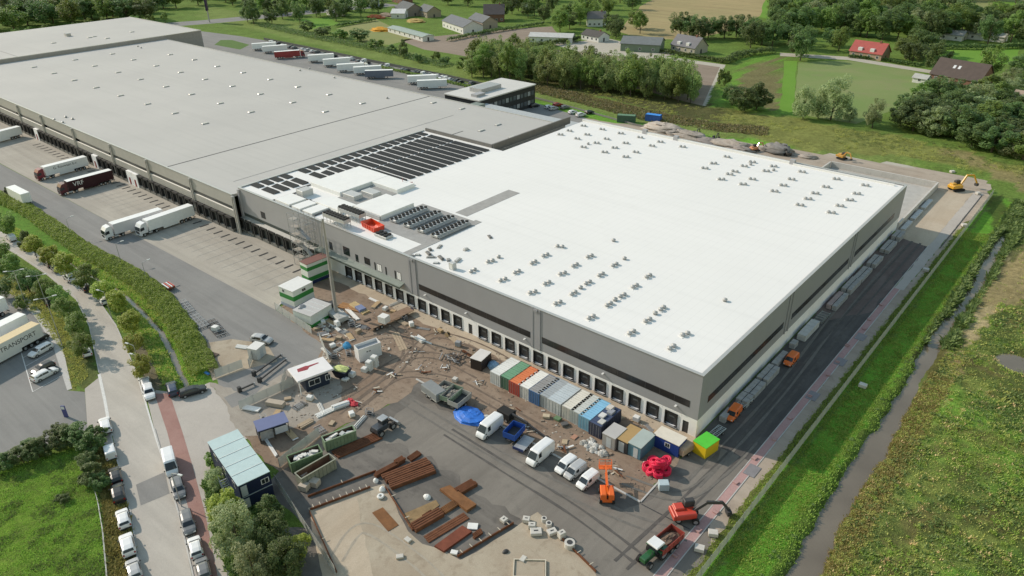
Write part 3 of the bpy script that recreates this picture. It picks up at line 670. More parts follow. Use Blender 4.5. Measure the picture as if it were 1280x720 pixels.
# ------------------------------------------------------------------ older distribution hall
OT = 10.9
OWALL = M('pale cladding', (.40, .395, .375), .5, .05, .25, 0, .3, .1)
oh = thing('distribution_hall', 'very long older distribution hall with pale grey flat roof', 'warehouse')
def opart(name, mat, *bx, parent=None):
    mb = MB()
    for q in bx: mb.box(*q)
    return mb.build(name, mat, parent or oh)
oroof = opart('roof', OROOF, (-381, -135.3, -1.6, 104, 10.0, 10.7), (-135.3, -105.3, 67.6, 104, 10.0, 10.7))
opart('coping', COPE, (-381, -134.9, -2.1, -1.6, 10.7, 10.95), (-381, -105.3, 104, 104.4, 10.7, 10.95))
opart('upper_wall', OWALL, (-381, -134.95, -2, -1.6, 7.4, 10.7))
opart('strip_window', M('dark strip window', (.075, .078, .078), .35), *[(x-23.6, x-1.0, -1.95, -1.62, 6.5, 7.38) for x in (-134.2, -158, -183.8, -209, -237, -265, -290)])
cb = MB(); a_, b_ = -381, -134.95
cb.add([(a_, -1.98, 6.5), (b_, -1.98, 6.5), (b_, -2.2, 6.3), (a_, -2.2, 6.3), (a_, -1.6, 4.3), (b_, -1.6, 4.3), (b_, -2.2, 4.3), (a_, -2.2, 4.3)], ((0, 3, 2, 1), (4, 5, 6, 7), (3, 7, 6, 2), (0, 4, 7, 3), (1, 2, 6, 5), (0, 1, 5, 4)))
cb.build('canopy', M('canopy sheet', (.36, .36, .345), .5, .07, .4, 0, .3, .15), oh)
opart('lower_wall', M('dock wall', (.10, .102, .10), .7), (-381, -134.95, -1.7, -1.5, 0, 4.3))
for x in (-134.3, -156.6, -182.5, -207.1, -236.3, -264, -287, -311, -335):
    p = MB(); p.box(x-.6, x-.25, -2.45, -2.0, 0, 10.6); p.box(x+.25, x+.6, -2.45, -2.0, 0, 10.6); p.box(x-.25, x+.25, -2.25, -2.0, 0, 10.4)
    p.box(x-.35, x+.35, -2.6, -2.0, 10.0, 10.68)
    p.build('downpipe_pier', OWALL, oh)
sh = MB()
sh.box(-1.55, -1.12, -1.25, 0, .95, 4.15, 0); sh.box(1.12, 1.55, -1.25, 0, .95, 4.15, 0); sh.box(-1.55, 1.55, -1.25, 0, 3.7, 4.2, 0); sh.box(-1.1, 1.1, -.5, -.4, 1.0, 3.7, 1); sh.box(-1.5, 1.5, -1.1, 0, .05, .95, 2)
sh_me = sh.mesh('dock_shelter')
for q in (M('shelter fabric', (.030, .031, .032), .8), M('dock leaf', (.085, .09, .085), .5, .2, .4), M('dock concrete', (.17, .168, .16), .8)): sh_me.materials.append(q)
for i in range(66):
    x = -101.8-3.62*i
    if x > -135: link('dock_shelter', sh_me, wh, (x, -.002, 0))
    elif i not in (25, 26, 33, 47): link('dock_shelter', sh_me, oh, (x, -1.72, 0))
    else:
        MB().box(x-1.7, x+1.7, -3.0, -1.72, 0, 4.28).build('stair_enclosure', PLINTH, oh)
        MB().box(x-.5, x+.5, -3.06, -3.002, .1, 2.3).build('personnel_door', M('red door', (.25, .04, .035), .5), oh)
# seams and skylights
SEAM = M('roof seam', (.10, .10, .098), .8)
opart('roof_seam', SEAM, (-171, -170.5, -1.5, 103.9, 10.7, 10.74), parent=oroof)
opart('roof_seam', M('faint roof seam', (.27, .265, .255), .8), (-144.2, -143.95, 4, 90, 10.7, 10.74), parent=oroof)
opart('roof_seam', SEAM, (-128, -127.6, 68, 78, 10.7, 10.74), parent=oroof)
skl = MB(); skl.box(-.6, .6, -1.2, 1.2, 0, .16, 0); skl.cbox(-.55, .55, -1.15, 1.15, .16, .36, .14, 1)
skl_me = skl.mesh('skylight'); skl_me.materials.append(M('skylight kerb', (.34, .335, .32), .6)); skl_me.materials.append(M('skylight dome', (.48, .475, .455), .3, .05, 1, 0, .5))
sks = sc([(210,215),(332,253),(457,296),(592,341),(742,390),(908,442),(1077,498),(1262,562),(463,170),(583,208),(727,247),(865,290),(1022,335),(1180,382),(692,134),(822,170),(962,207),(1112,247),(1262,290),(1048,138),(1197,170)], 0, 40, 4.923)
sks += sc([(153,123),(255,152),(370,180),(490,210),(613,243),(752,277),(900,316),(322,240),(447,275),(590,312),(735,353),(268,316),(405,355),(1215,313)], 200, 40, 3.556)
sks += sc([(100,320),(360,435),(240,477),(460,525)], 560, 80, 5.76)
for p in sks:
    q = at(p[0], p[1], 10.9); link('skylight', skl_me, oroof, (q.x, q.y, 10.7))
vd = [at(*p, 10.9) for p in sc([(405,523),(447,535),(335,540),(387,557),(848,88),(868,97)], 0, 40, 4.923)+[(484, 122.5), (418, 97), (375, 88), (387, 86)]]
for q in vd: link('roof_vent', V1, oroof, (q.x, q.y, 10.7))
# taller western hall
th = thing('western_hall', 'taller flat-roofed hall standing behind the far end of the grey roof', 'warehouse')
MB().box(-470, -381.2, -2, 126, 0, 12.4).build('wall', M('western cladding', (.30, .29, .285), .55), th)
tr = MB().box(-469.6, -381.6, -1.6, 125.6, 12.4, 12.5).build('roof', OROOF, th)
MB().box(-381.6, -381.1, -2.1, 126.1, 12.4, 12.75).box(-470, -381.6, 125.6, 126.1, 12.4, 12.75).build('coping', COPE, th)
MB().box(-470, -382, 31, 31.5, 12.5, 12.54).build('roof_seam', M('faint roof seam2', (.30, .295, .28), .8), tr)
for p in sc([(580,28),(330,68),(660,158/4)], 0, 40, 4.923)+[(112, 47), (165, 40)]:
    q = at(p[0], p[1], 12.6); link('skylight', skl_me, tr, (q.x, q.y, 12.5))
q = at(85, 45, 12.6); MB().box(-1.5, 1.5, -1.2, 1.2, 0, 1.6).build('roof_unit', STEEL, th, (q.x, q.y, 12.5))
# office block with dark glazed front
of = thing('office_block', 'two-storey dark glazed office block with white roof behind the hall', 'office')
MB().box(-174, -155.3, 115.3, 149.7, 0, 8.75).build('wall', M('anthracite facade', (.035, .037, .042), .4), of)
orf = MB().box(-174.2, -155.0, 115.0, 150.0, 8.75, 9.2).build('roof', M('office roof', (.56, .55, .53), .7, .06, .3), of)
for fl in (1.3, 5.0):
    for k in range(14):
        y = 117+k*2.3
        f_ = MB().box(-155.29, -155.2, y, y+1.9, fl, fl+1.9).build('window', DARK, of)
        MB().box(-155.19, -155.16, y+.1, y+1.8, fl+.1, fl+1.8).build('pane', M('office pane', (.10, .115, .13), .12, .5, .4) if k % 3 else M('office pane pale', (.32, .34, .36), .2), f_)
MB().box(-168.5, -162, 124, 136, 9.2, 10.8).build('roof_unit', STEEL, of); MB().box(-162, -159, 118, 123, 9.2, 10.2).build('roof_unit', CLAD2, of)
# low grey annex between office and new hall
an = thing('annex_building', 'low pale blue-grey annex between the office and the white roof', 'annex')
a1, a2, a3, a4 = [at(*p, 7.5) for p in ((652, 133), (711, 150), (672, 153), (640, 143))]
MB().box(-154.5, -108, 108, 118.5, 0, 7.3).build('wall', M('blue-grey panel', (.33, .355, .37), .5), an)
MB().box(-154.6, -107.9, 107.9, 118.6, 7.3, 7.55).build('roof', M('blue-grey roof', (.40, .425, .44), .6), an)
MB().box(-154.6, -150, 107.8, 113, 7.55, 9.2).build('stair_head', GREENM, an)
# sunken loading area north of the new hall
lp = thing('retaining_wall', 'concrete retaining wall enclosing the pit behind the warehouse', 'wall')
RW = M('fresh concrete', (.52, .50, .47), .85, .08, .5, 0, .2, .25)
for k in range(13): MB().box(.0, .45, 109.6+k*3, 109.6+(k+1)*3-.03, 0, 1.9).build('wall_panel', RW, lp)
for k in range(10): MB().box(-.1-(k+1)*3.1, -.1-k*3.1-.03, 148.2, 148.65, 0, 1.9).build('wall_panel', RW, lp)
MB().box(-31.6, -31.15, 109.6, 148.1, 0, 1.9).build('wall_panel', RW, lp)
# ------------------------------------------------------------------ cars and vans
wheel_cache = {}
def wheel_me(r, wd):
    k = (r, wd)
    if k not in wheel_cache:
        mb = MB(); mb.tube((0, -wd/2, 0), (0, wd/2, 0), r, r, 14, 0); mb.tube((0, -wd/2-.012, 0), (0, wd/2+.012, 0), r*.6, r*.6, 10, 1)
        me = mb.mesh('wheel'); me.materials.append(BLACK); me.materials.append(CHROME); wheel_cache[k] = me
    return wheel_cache[k]
# stations: x, belt height, roof height, belt half-width, roof half-width (rear to front)
CARS = {
 'hatch': (4.15, 1.76, [(-2.07, .62, .66, .74, .70), (-2.0, .92, .98, .82, .72), (-1.72, .97, 1.40, .86, .60), (-1.1, .95, 1.50, .88, .62), (0.0, .93, 1.49, .88, .62), (.35, .93, 1.40, .88, .62), (.98, .92, .99, .86, .70), (1.6, .84, .89, .83, .66), (1.95, .70, .76, .76, .60), (2.07, .48, .52, .68, .55)], (.35, .98), (-1.1, .25), (-2.0, -1.72), .32),
 'estate': (4.75, 1.84, [(-2.37, .62, .66, .76, .72), (-2.3, .95, 1.0, .84, .74), (-2.05, .98, 1.38, .88, .62), (-1.2, .96, 1.48, .91, .65), (0.2, .94, 1.47, .91, .65), (.55, .94, 1.38, .91, .65), (1.2, .93, .99, .88, .72), (1.85, .86, .9, .85, .68), (2.22, .70, .75, .78, .62), (2.37, .48, .52, .7, .56)], (.55, 1.2), (-1.9, .45), (-2.3, -2.05), .33),
 'suv': (4.5, 1.86, [(-2.25, .7, .74, .78, .74), (-2.18, 1.06, 1.12, .86, .76), (-1.92, 1.10, 1.56, .89, .64), (-1.2, 1.08, 1.68, .92, .67), (0.1, 1.06, 1.67, .92, .67), (.42, 1.06, 1.58, .92, .67), (1.02, 1.05, 1.12, .90, .74), (1.7, .98, 1.02, .87, .7), (2.1, .8, .85, .8, .64), (2.25, .55, .6, .72, .58)], (.42, 1.02), (-1.7, .32), (-2.18, -1.92), .36),
 'smallvan': (4.4, 1.82, [(-2.2, .6, .64, .80, .78), (-2.19, 1.05, 1.70, .87, .72), (-2.0, 1.05, 1.82, .89, .74), (-.6, 1.05, 1.84, .90, .75), (.45, 1.04, 1.80, .90, .74), (.68, 1.04, 1.70, .90, .73), (1.42, 1.0, 1.08, .87, .76), (1.85, .90, .95, .83, .70), (2.08, .74, .8, .76, .6), (2.2, .5, .54, .68, .55)], (.68, 1.42), (-.1, .65), None, .32),
 'bigvan': (5.95, 2.05, [(-2.97, .6, .64, .90, .88), (-2.96, 1.3, 2.45, .98, .84), (-2.7, 1.3, 2.62, 1.0, .86), (-.2, 1.3, 2.66, 1.01, .87), (1.35, 1.28, 2.58, 1.01, .86), (1.6, 1.27, 2.42, 1.0, .84), (2.42, 1.22, 1.32, .97, .86), (2.72, 1.05, 1.12, .93, .8), (2.9, .82, .88, .87, .74), (2.97, .55, .6, .8, .68)], (1.6, 2.42), (.75, 1.55), None, .35),
}
CARPROTO = {}
def car_proto(kind):
    if kind in CARPROTO: return CARPROTO[kind]
    L, Wd, st, ws, sw, rw, wr = CARS[kind]
    root = thing(kind if kind in ('suv',) else {'hatch': 'hatchback_car', 'estate': 'estate_car', 'smallvan': 'small_van', 'bigvan': 'panel_van'}[kind], '', 'van' if 'van' in kind else 'car')
    root['category'] = 'van' if 'van' in kind else 'car'
    mb = MB(); rings = []
    for x, zb, zr, wb, wrf in st:
        zs = .24 if abs(x) < L/2-.12 else .34
        zm = zs+(zb-zs)*.55
        half = [(wb*.90, zs), (wb*1.0, zm), (wb*.98, zb), (wrf+.05, zr-.05) if zr > zb+.2 else (wrf+.04, zr-.01), (wrf*.7, zr+.02)]
        rings.append([(x, -y, z) for y, z in half]+[(x, y, z) for y, z in reversed(half)])
    mb.loft(rings); body = mb.build('body', WHITE, root, smooth=False)
    # glass: windscreen, side windows, rear window
    def stn(x):
        for a, b in zip(st[:-1], st[1:]):
            if a[0] <= x <= b[0]:
                t = (x-a[0])/(b[0]-a[0]); return [a[i]*(1-t)+b[i]*t for i in range(5)]
    a = stn(ws[0]); b = stn(ws[1]); e = .03
    hgt = a[2]-b[2]; g = MB(); g.quad((a[0]+.09, -a[4]*.9, a[2]-.02), (b[0]+.01, -b[4]*1.02, b[2]+.06), (b[0]+.01, b[4]*1.02, b[2]+.06), (a[0]+.09, a[4]*.9, a[2]-.02)); g.build('windscreen', GLASS, root)
    for s in (-1, 1):
        g = MB(); n = 2 if sw[1]-sw[0] > 1 else 1
        for k in range(n):
            x0 = sw[0]+(sw[1]-sw[0])*k/n+.03; x1 = sw[0]+(sw[1]-sw[0])*(k+1)/n-.03
            p, q = stn(x0), stn(x1)
            pts = []
            for S, xx in ((p, x0), (q, x1)):
                for t in (.08, .84):
                    y = S[3]*.98*(1-t)+(S[4]+.05)*t; z = S[1]*(1-t)+(S[2]-.05)*t; pts.append((xx, s*(y+.014), z))
            g.quad(pts[0], pts[2], pts[3], pts[1])
        g.build('side_window', GLASS, root)
        m_ = MB(); S = stn(ws[1]-.25); m_.cbox(S[0]-.06, S[0]+.1, min(s*S[3], s*(S[3]+.2)), max(s*S[3], s*(S[3]+.2)), S[1]+.02, S[1]+.17, .03); m_.build('mirror', DARK, root)
        f = st[-1]; h = MB(); h.box(f[0]-.16, f[0]-.02, min(s*.42, s*.72), max(s*.42, s*.72), f[1]+.06, f[1]+.2); h.build('headlight', LAMP, root)
        r_ = st[0]; h = MB(); h.box(r_[0]-.02, r_[0]+.08, min(s*.60, s*.80), max(s*.60, s*.80), r_[1]+.08, r_[1]+.32); h.build('tail_light', REDLENS, root)
    if rw:
        a = stn(rw[0]+.03); b = stn(rw[1]); g = MB()
        g.quad((a[0]-.015, a[3]*.78, a[2]+.05), (b[0]-.06, b[4]*.95, b[2]-.02), (b[0]-.06, -b[4]*.95, b[2]-.02), (a[0]-.015, -a[3]*.78, a[2]+.05)); g.build('rear_window', GLASS, root)
    MB().box(L/2-.2, L/2+.02, -Wd*.4, Wd*.4, .28, .46).build('front_bumper', DARK, root); MB().box(-L/2-.02, -L/2+.2, -Wd*.4, Wd*.4, .28, .5).build('rear_bumper', DARK, root)
    wb_ = L*.31
    for sx in (-1, 1):
        for sy in (-1, 1): link('wheel', wheel_me(wr, .22), root, (sx*wb_, sy*(Wd/2-.13), wr))
    CARPROTO[kind] = root; return root
CP = {'white': (.74, .75, .76), 'silver': (.42, .43, .44), 'grey': (.17, .175, .18), 'black': (.018, .019, .021), 'dkblue': (.03, .045, .09), 'red': (.30, .025, .02), 'blue': (.02, .09, .36), 'green': (.06, .12, .07), 'beige': (.42, .38, .30), 'orange': (.75, .16, .02)}
def car(kind, color, loc, rz, label, group=None):
    o = place(car_proto(kind), loc, rz, label, group)
    if 'van' in kind: o.scale = (.9, .93, .95)
    m = paint('car paint '+color, CP[color])
    for ch in o.children:
        if ch.name.startswith('body'): ch.material_slots[0].link = 'OBJECT'; ch.material_slots[0].material = m
    return o
def cpx(kind, color, p, ahead, label, group=None, z=0.03):
    """car whose footprint centre is at photo pixel p, nose towards pixel ahead"""
    a = at(*p); b = at(*ahead); return car(kind, color, (a.x, a.y, z), heading(a, b), label, group)
G1 = 'cars parked along the street'
for kind, colr, p, ah, lab in (
    ('estate', 'white', (133, 535), (128, 515), 'white estate car on the street, ahead of the white van beside the bushes'),
    ('smallvan', 'white', (139, 568), (134, 548), 'small white van parked on the street beside the dark bush'),
    ('hatch', 'black', (145.5, 598), (141, 580), 'black hatchback with pale roof between the white van and a dark car on the street'),
    ('suv', 'black', (149, 620), (145, 600), 'black car on the street directly ahead of two white cars'),
    ('hatch', 'white', (155.5, 652), (150, 630), 'white hatchback on the street behind the black car'),
    ('suv', 'white', (161, 685), (156, 663), 'white suv parked by the fence post line, nose to a white hatchback'),
    ('hatch', 'silver', (169, 716), (163, 694), 'pale silver hatchback on the street cut by the picture edge'),
    ('bigvan', 'white', (214.5, 585), (219, 605), 'tall white van parked on the kerb opposite the black cars'),
    ('estate', 'grey', (224, 614), (229, 634), 'grey estate car on the kerb nose out behind the tall white van'),
    ('estate', 'grey', (236, 657), (241, 677), 'dark grey car parked alone between a white car and a lamp post'),
    ('hatch', 'white', (245.5, 688), (241, 668), 'small white hatchback parked on the brick path by the willow'),
    ('hatch', 'grey', (255, 715), (250, 695), 'dark grey hatchback parked by the willow at the picture edge'),
    ('suv', 'white', (187.5, 494), (191, 508), 'white suv parked at the end of the tree row near the brick cycle path'),
    ('hatch', 'silver', (183, 482), (179, 468), 'silver hatchback half under the last street tree'),
    ('estate', 'dkblue', (216, 489), (212, 474), 'dark blue car parked along the reed bank at the site gate'),
    ('estate', 'black', (242, 492), (256, 488), 'black car parked across the mouth of the site driveway'),
    ('hatch', 'white', (130, 378), (124, 370), 'white car in the lay-by under the yellow-green trees'),
    ('suv', 'white', (88, 350), (82, 345), 'white car on the street beside the tree row near the reed bank'),
    ('hatch', 'silver', (71, 338), (65, 333), 'silver hatchback parked under street trees behind a dark car'),
    ('hatch', 'grey', (62, 332), (56, 327), 'grey hatchback under street trees ahead of a silver car'),
    ('suv', 'black', (32, 311), (26, 306), 'black suv under the street trees behind the small white van'),
    ('smallvan', 'white', (15, 300), (9, 295), 'small white van parked first in the street tree row'),
    ('hatch', 'black', (108, 362), (102, 355), 'black hatchback almost hidden under the street trees'),
    ('hatch', 'white', (109.5, 442), (106, 428), 'white hatchback half under a tree on the verge by the parking lot'),
    ('hatch', 'black', (62, 380), (56, 370), 'black car under trees beside the tall lamp post'),
    ('estate', 'grey', (50, 364), (44, 355), 'grey car under trees next to the lamp post')):
    cpx(kind, colr, p, ah, lab, G1)
G2 = 'cars in the small parking lot'
for kind, colr, p, ah, lab in (('estate', 'white', (52, 441), (34, 451), 'white estate car alone in a marked parking bay'), ('estate', 'white', (57, 471), (76, 461), 'white estate car parked beside a black car in the marked bays'),
    ('hatch', 'black', (55, 463.5), (36, 473), 'black car squeezed beside a white estate in the marked bays'), ('suv', 'black', (47, 427), (66, 418), 'black suv parked in the shadow of the cream trailer')):
    cpx(kind, colr, p, ah, lab, G2)
G3 = 'vehicles parked along the kerb of the site'
for kind, colr, p, ah, lab in (('bigvan', 'white', (612, 540), (602, 548), 'large white van beside the blue tarpaulin'), ('bigvan', 'white', (675, 573), (664, 582), 'large white van parked next to the flat trailer'),
    ('smallvan', 'white', (707, 586), (698, 593), 'small white van parked first of the three by the kerb'), ('smallvan', 'silver', (718.5, 593), (709, 600), 'silver van between two small white vans'),
    ('smallvan', 'white', (734, 605), (725, 612), 'small white van parked beside the orange boom lift')):
    cpx(kind, colr, p, ah, lab, G3)
for i, (p, colr, lab) in enumerate((((668, 134), 'black', 'black car beside the end of the office block'), ((686, 135.5), 'white', 'white car in the front row by the office'), ((692, 137.5), 'silver', 'silver car in the front row by the office'), ((706, 136), 'grey', 'grey car behind the white cars near the office'), ((697, 133), 'red', 'dark red car in the row near the office'), ((716, 142), 'white', 'white car near the apex of the white roof'), ((726, 145.5), 'white', 'white car in front of a black one by the roof apex'), ((737, 142), 'black', 'black car at the end of the rear lot by the roof apex'))):
    a = at(*p); car('hatch' if i % 2 else 'suv', colr, (a.x, a.y, .03), R(75), lab, 'cars by the office')
rowpx = [(338, 54.5, 'white', 'smallvan'), (349, 55.5, 'black', 'hatch'), (354, 58, 'white', 'hatch'), (363, 60, 'black', 'hatch'), (368, 61, 'grey', 'hatch'), (379, 63, 'white', 'hatch'), (384, 64, 'silver', 'hatch'), (391, 65.5, 'white', 'hatch'), (396, 66, 'grey', 'estate'), (404, 69, 'black', 'hatch'), (413, 70, 'silver', 'hatch'), (418, 71.5, 'black', 'hatch'), (433, 74, 'black', 'hatch'), (440, 75, 'white', 'smallvan'), (449, 78, 'grey', 'hatch'), (454, 78, 'white', 'smallvan'), (459, 80, 'black', 'hatch'), (478, 83.5, 'grey', 'hatch'), (483, 84, 'white', 'smallvan'), (504, 88.5, 'grey', 'hatch'), (509, 89.5, 'black', 'hatch'), (520, 91.5, 'black', 'hatch'), (525, 92.5, 'black', 'suv'), (530, 93.5, 'white', 'smallvan'), (536, 95, 'grey', 'hatch'), (541, 96, 'white', 'hatch'), (547, 97, 'white', 'smallvan'), (552, 98.5, 'white', 'hatch'), (558, 99.5, 'white', 'smallvan'), (563, 101, 'white', 'hatch'), (570, 103, 'black', 'hatch'), (576, 104.5, 'black', 'hatch'), (590, 105.5, 'grey', 'hatch')]
for i, (x, y, c_, k) in enumerate(rowpx):
    a = at(x, y); car(k, c_, (a.x, a.y, .03), R(96 if i % 3 else -84), f'{ORD[i]} vehicle, {c_ if c_ != "grey" else "grey"}, in the row behind the hall counted from the lawn end', 'cars parked behind the distribution hall')
# ------------------------------------------------------------------ text
def text_mesh(s, size, name='lettering', ext=.004):
    cu = bpy.data.curves.new(name, 'FONT'); cu.body = s; cu.size = size; cu.extrude = ext; cu.align_x = 'CENTER'; cu.align_y = 'CENTER'
    o = bpy.data.objects.new(name, cu); COL.objects.link(o)
    dg = bpy.context.evaluated_depsgraph_get(); me = bpy.data.meshes.new_from_object(o.evaluated_get(dg))
    bpy.data.objects.remove(o); return me
def lettering(s, size, mat, parent, loc, rot):
    me = text_mesh(s, size); me.materials.clear(); me.materials.append(mat); o = link('lettering', me, parent, loc); o.rotation_euler = rot; return o
# ------------------------------------------------------------------ lorries
def lorry(label, loc, rz, cabc, boxm, L=13.6, roofm=None, cab=True, group='lorries at the loading docks', texts=(), H=4.0, rigid=False, cat='truck'):
    """origin at the rear bottom centre of the trailer, +x forward"""
    t = thing('lorry' if cab else 'trailer', label, cat, loc, rz, group)
    b = MB(); b.box(0, L, -1.27, 1.27, 1.12, H, 0); bo = b.build('trailer_body', boxm, t)
    MB().box(.03, L-.03, -1.24, 1.24, H, H+.03).build('trailer_roof', roofm or M('trailer roof', (.82, .83, .82), .5, .04, .4, 0, .3, .15), t)
    d = MB(); d.box(-.04, -.003, -1.2, -.02, 1.2, H-.08); d.box(-.04, -.003, .02, 1.2, 1.2, H-.08); 
    for y in (-.75, -.3, .3, .75): d.tube((-.07, y, 1.2), (-.07, y, H-.1), .025, n=6)
    d.build('rear_door', boxm, t)
    fr = MB(); fr.box(.1, L, -.5, -.38, .85, 1.115); fr.box(.1, L, .38, .5, .85, 1.115); fr.box(-.02, .1, -1.2, 1.2, .5, .68); fr.build('chassis', DARK, t)
    ax = (1.6, 2.9, 4.2) if not rigid else (2.0, 3.3)
    for x in ax:
        for s in (-1, 1): link('wheel', wheel_me(.5, .38), t, (x, s*1.04, .5))
    sk = MB(); 
    for s in (-1, 1): sk.box(4.9, L-4, s*1.2-.02, s*1.2+.02, .45, 1.1)
    sk.build('side_skirt', boxm if not rigid else DARK, t)
    lg = MB()
    for s in (-1, 1): lg.box(L-3.0, L-2.85, s*.85-.06, s*.85+.06, .02, 1.1)
    if not cab: lg.build('landing_leg', DARK, t)
    if cab:
        x0 = L+ (.25 if rigid else -.55)+0.2; c = MB()
        x0 = L+.35
        prof = [(x0, .95), (x0, 3.55), (x0+.35, 3.8), (x0+1.4, 3.55), (x0+1.95, 2.75), (x0+2.2, 1.5), (x0+2.22, .45), (x0+1.7, .42), (x0+1.6, .95)]
        c.side([(a, b_) for a, b_ in prof], -1.22, 1.22); c.build('cab', cabc, t)
        MB().quad((x0+1.98, -1.08, 2.72), (x0+2.19, -1.12, 1.75), (x0+2.19, 1.12, 1.75), (x0+1.98, 1.08, 2.72)).build('windscreen', GLASS, t)
        for s in (-1, 1):
            MB().quad((x0+.85, s*1.228, 1.85), (x0+1.85, s*1.228, 1.75), (x0+1.75, s*1.228, 2.6), (x0+.85, s*1.228, 2.65)).build('side_window', GLASS, t)
            MB().box(x0+1.9, x0+2.02, s*1.36-.1, s*1.36+.1, 1.75, 2.5).build('mirror', DARK, t)
            MB().box(x0+2.2, x0+2.26, s*.85-.2, s*.85+.2, .6, .8).build('headlight', LAMP, t)
            link('wheel', wheel_me(.5, .34), t, (x0+1.0, s*1.02, .5))
            if not rigid:
                link('wheel', wheel_me(.5, .42), t, (x0-2.3, s*1.0, .5))
        MB().box(x0+2.2, x0+2.24, -.8, .8, .9, 1.6).build('grille', DARK, t)
        ch = MB(); ch.box(x0-3.2, x0+.2, -.45, .45, .55, .84); ch.build('tractor_chassis', DARK, t)
        for s in (-1, 1): MB().tube((x0-1.2, s*.95, .62), (x0-.1, s*.95, .62), .3, n=10).build('fuel_tank', STEEL, t)
    for s, size, mat, x, z, side in texts:
        lettering(s, size, mat, bo, (x, side*1.2745, z), (R(90), 0, 0 if side < 0 else R(180)))
    return t
WBOX = M('white trailer side', (.80, .81, .80), .4, .04, .5, 0, .4, .15)
TXT = M('black lettering', (.015, .015, .018), .6); TXW = M('white lettering', (.7, .7, .68), .6); TXR = M('dark red lettering', (.16, .015, .025), .6)
REDCAB = paint('crimson cab', (.20, .018, .03)); DKR = M('near-black red trailer', (.035, .008, .012), .4, .2, .6)
def lor(label, rear, front, *a, z=0, **k):
    """rear and front: photo pixels of the trailer's ground ends"""
    A = at(*rear, z); B = at(*front, z); return lorry(label, (A.x, A.y, .02), heading(A, B), *a, **k)
lor('white semi-trailer with black lettering and crimson cab at the dock', (106, 195), (61, 206.5), REDCAB, WBOX, 13.6, z=4, texts=(('G. Rouwaan b.v.', 1.15, TXT, 7.2, 3.0, 1),))
lor('dark red and black lorry with white VRF lettering at the dock', (137.5, 211.7), (95.3, 222.8), paint('maroon cab', (.09, .012, .018)), DKR, 13.6, z=4, texts=(('VRF', 1.9, TXW, 10.6, 2.7, 1),))
lor('white articulated lorry with lilac markings pulling out from the docks', (200, 260.5), (151, 275.5), paint('white cab', (.72, .73, .74)), M('pale lilac trailer side', (.62, .61, .63), .4, .06, .4), 13.6, z=4)
lor('white articulated lorry with faint green logo backed onto the dock', (238, 255.5), (197, 269.5), paint('white cab2', (.70, .71, .73)), WBOX, 13.6, z=4)
lor('white lorry driving away along the yard road beside the reed bank', (31, 241.8), (10, 231), paint('dark cab', (.03, .032, .035)), WBOX, 10.5, rigid=True, z=4, group='lorries on the yard road')
lor('white trailer docked at the edge of the picture by the hall', (23, 157.5), (-20, 168.5), WHITE, WBOX, 13.6, z=4)
CREAM = M('cream trailer roof', (.62, .50, .30), .6, .06, .4)
lor('white trailer with cream roof lettered TRANSPORT in the small parking lot', (52, 424), (0, 452), WHITE, M('off white trailer', (.66, .67, .66), .5, .04, .4), 15.5, CREAM, False, 'trailers in the small parking lot', (('SCHERS TRANSPORT', 1.35, TXT, 7.6, 2.6, 1),), cat='trailer')
lor('plain white trailer parked behind the lettered one in the small lot', (35, 412), (-10, 435), WHITE, WBOX, 13.6, None, False, 'trailers in the small parking lot', cat='trailer')
lor('white trailer end at the picture edge behind the plain white trailer', (9, 390), (-30, 408), WHITE, WBOX, 13.6, None, False, 'trailers in the small parking lot', cat='trailer')
G4 = 'trailers standing behind the distribution hall'
RW_ = M('red trailer graphics', (.30, .05, .05), .4, .3, .25)
for rear, front, cabm, bxm, cb_, lab in (
    ((316, 63.5), (349, 61.0), WHITE, WBOX, 0, 'long white trailer next to the lawn behind the hall'), ((329, 67), (362, 64.5), WHITE, WBOX, 0, 'white trailer just behind the red lorry'),
    ((344, 74), (371, 72.0), REDCAB, RW_, 1, 'lorry with red cab and pale trailer behind the hall'), ((386, 78.5), (415, 76.5), WHITE, WBOX, 0, 'white trailer standing alone past the red lorry'),
    ((405, 84), (435, 81.5), WHITE, WBOX, 0, 'narrow white trailer seen over the roof edge'), ((422, 90.5), (453, 88.5), WHITE, WBOX, 1, 'white lorry with dark cab behind the roof edge'),
    ((443, 94), (475, 92), WHITE, WBOX, 0, 'white trailer beside the blue-grey one'), ((457, 98.5), (489, 97.5), paint('slate cab', (.10, .11, .13)), M('slate blue trailer', (.16, .18, .23), .4), 0, 'dark blue-grey trailer behind the hall'),
    ((510, 105.5), (542, 104), WHITE, WBOX, 0, 'white trailer partly hidden behind another near the office'), ((522, 111.5), (557, 110), WHITE, WBOX, 0, 'long white trailer nearest the office block')):
    lor(lab, rear, front, cabm, bxm, 13.6, None, bool(cb_), G4, cat='truck' if cb_ else 'trailer')
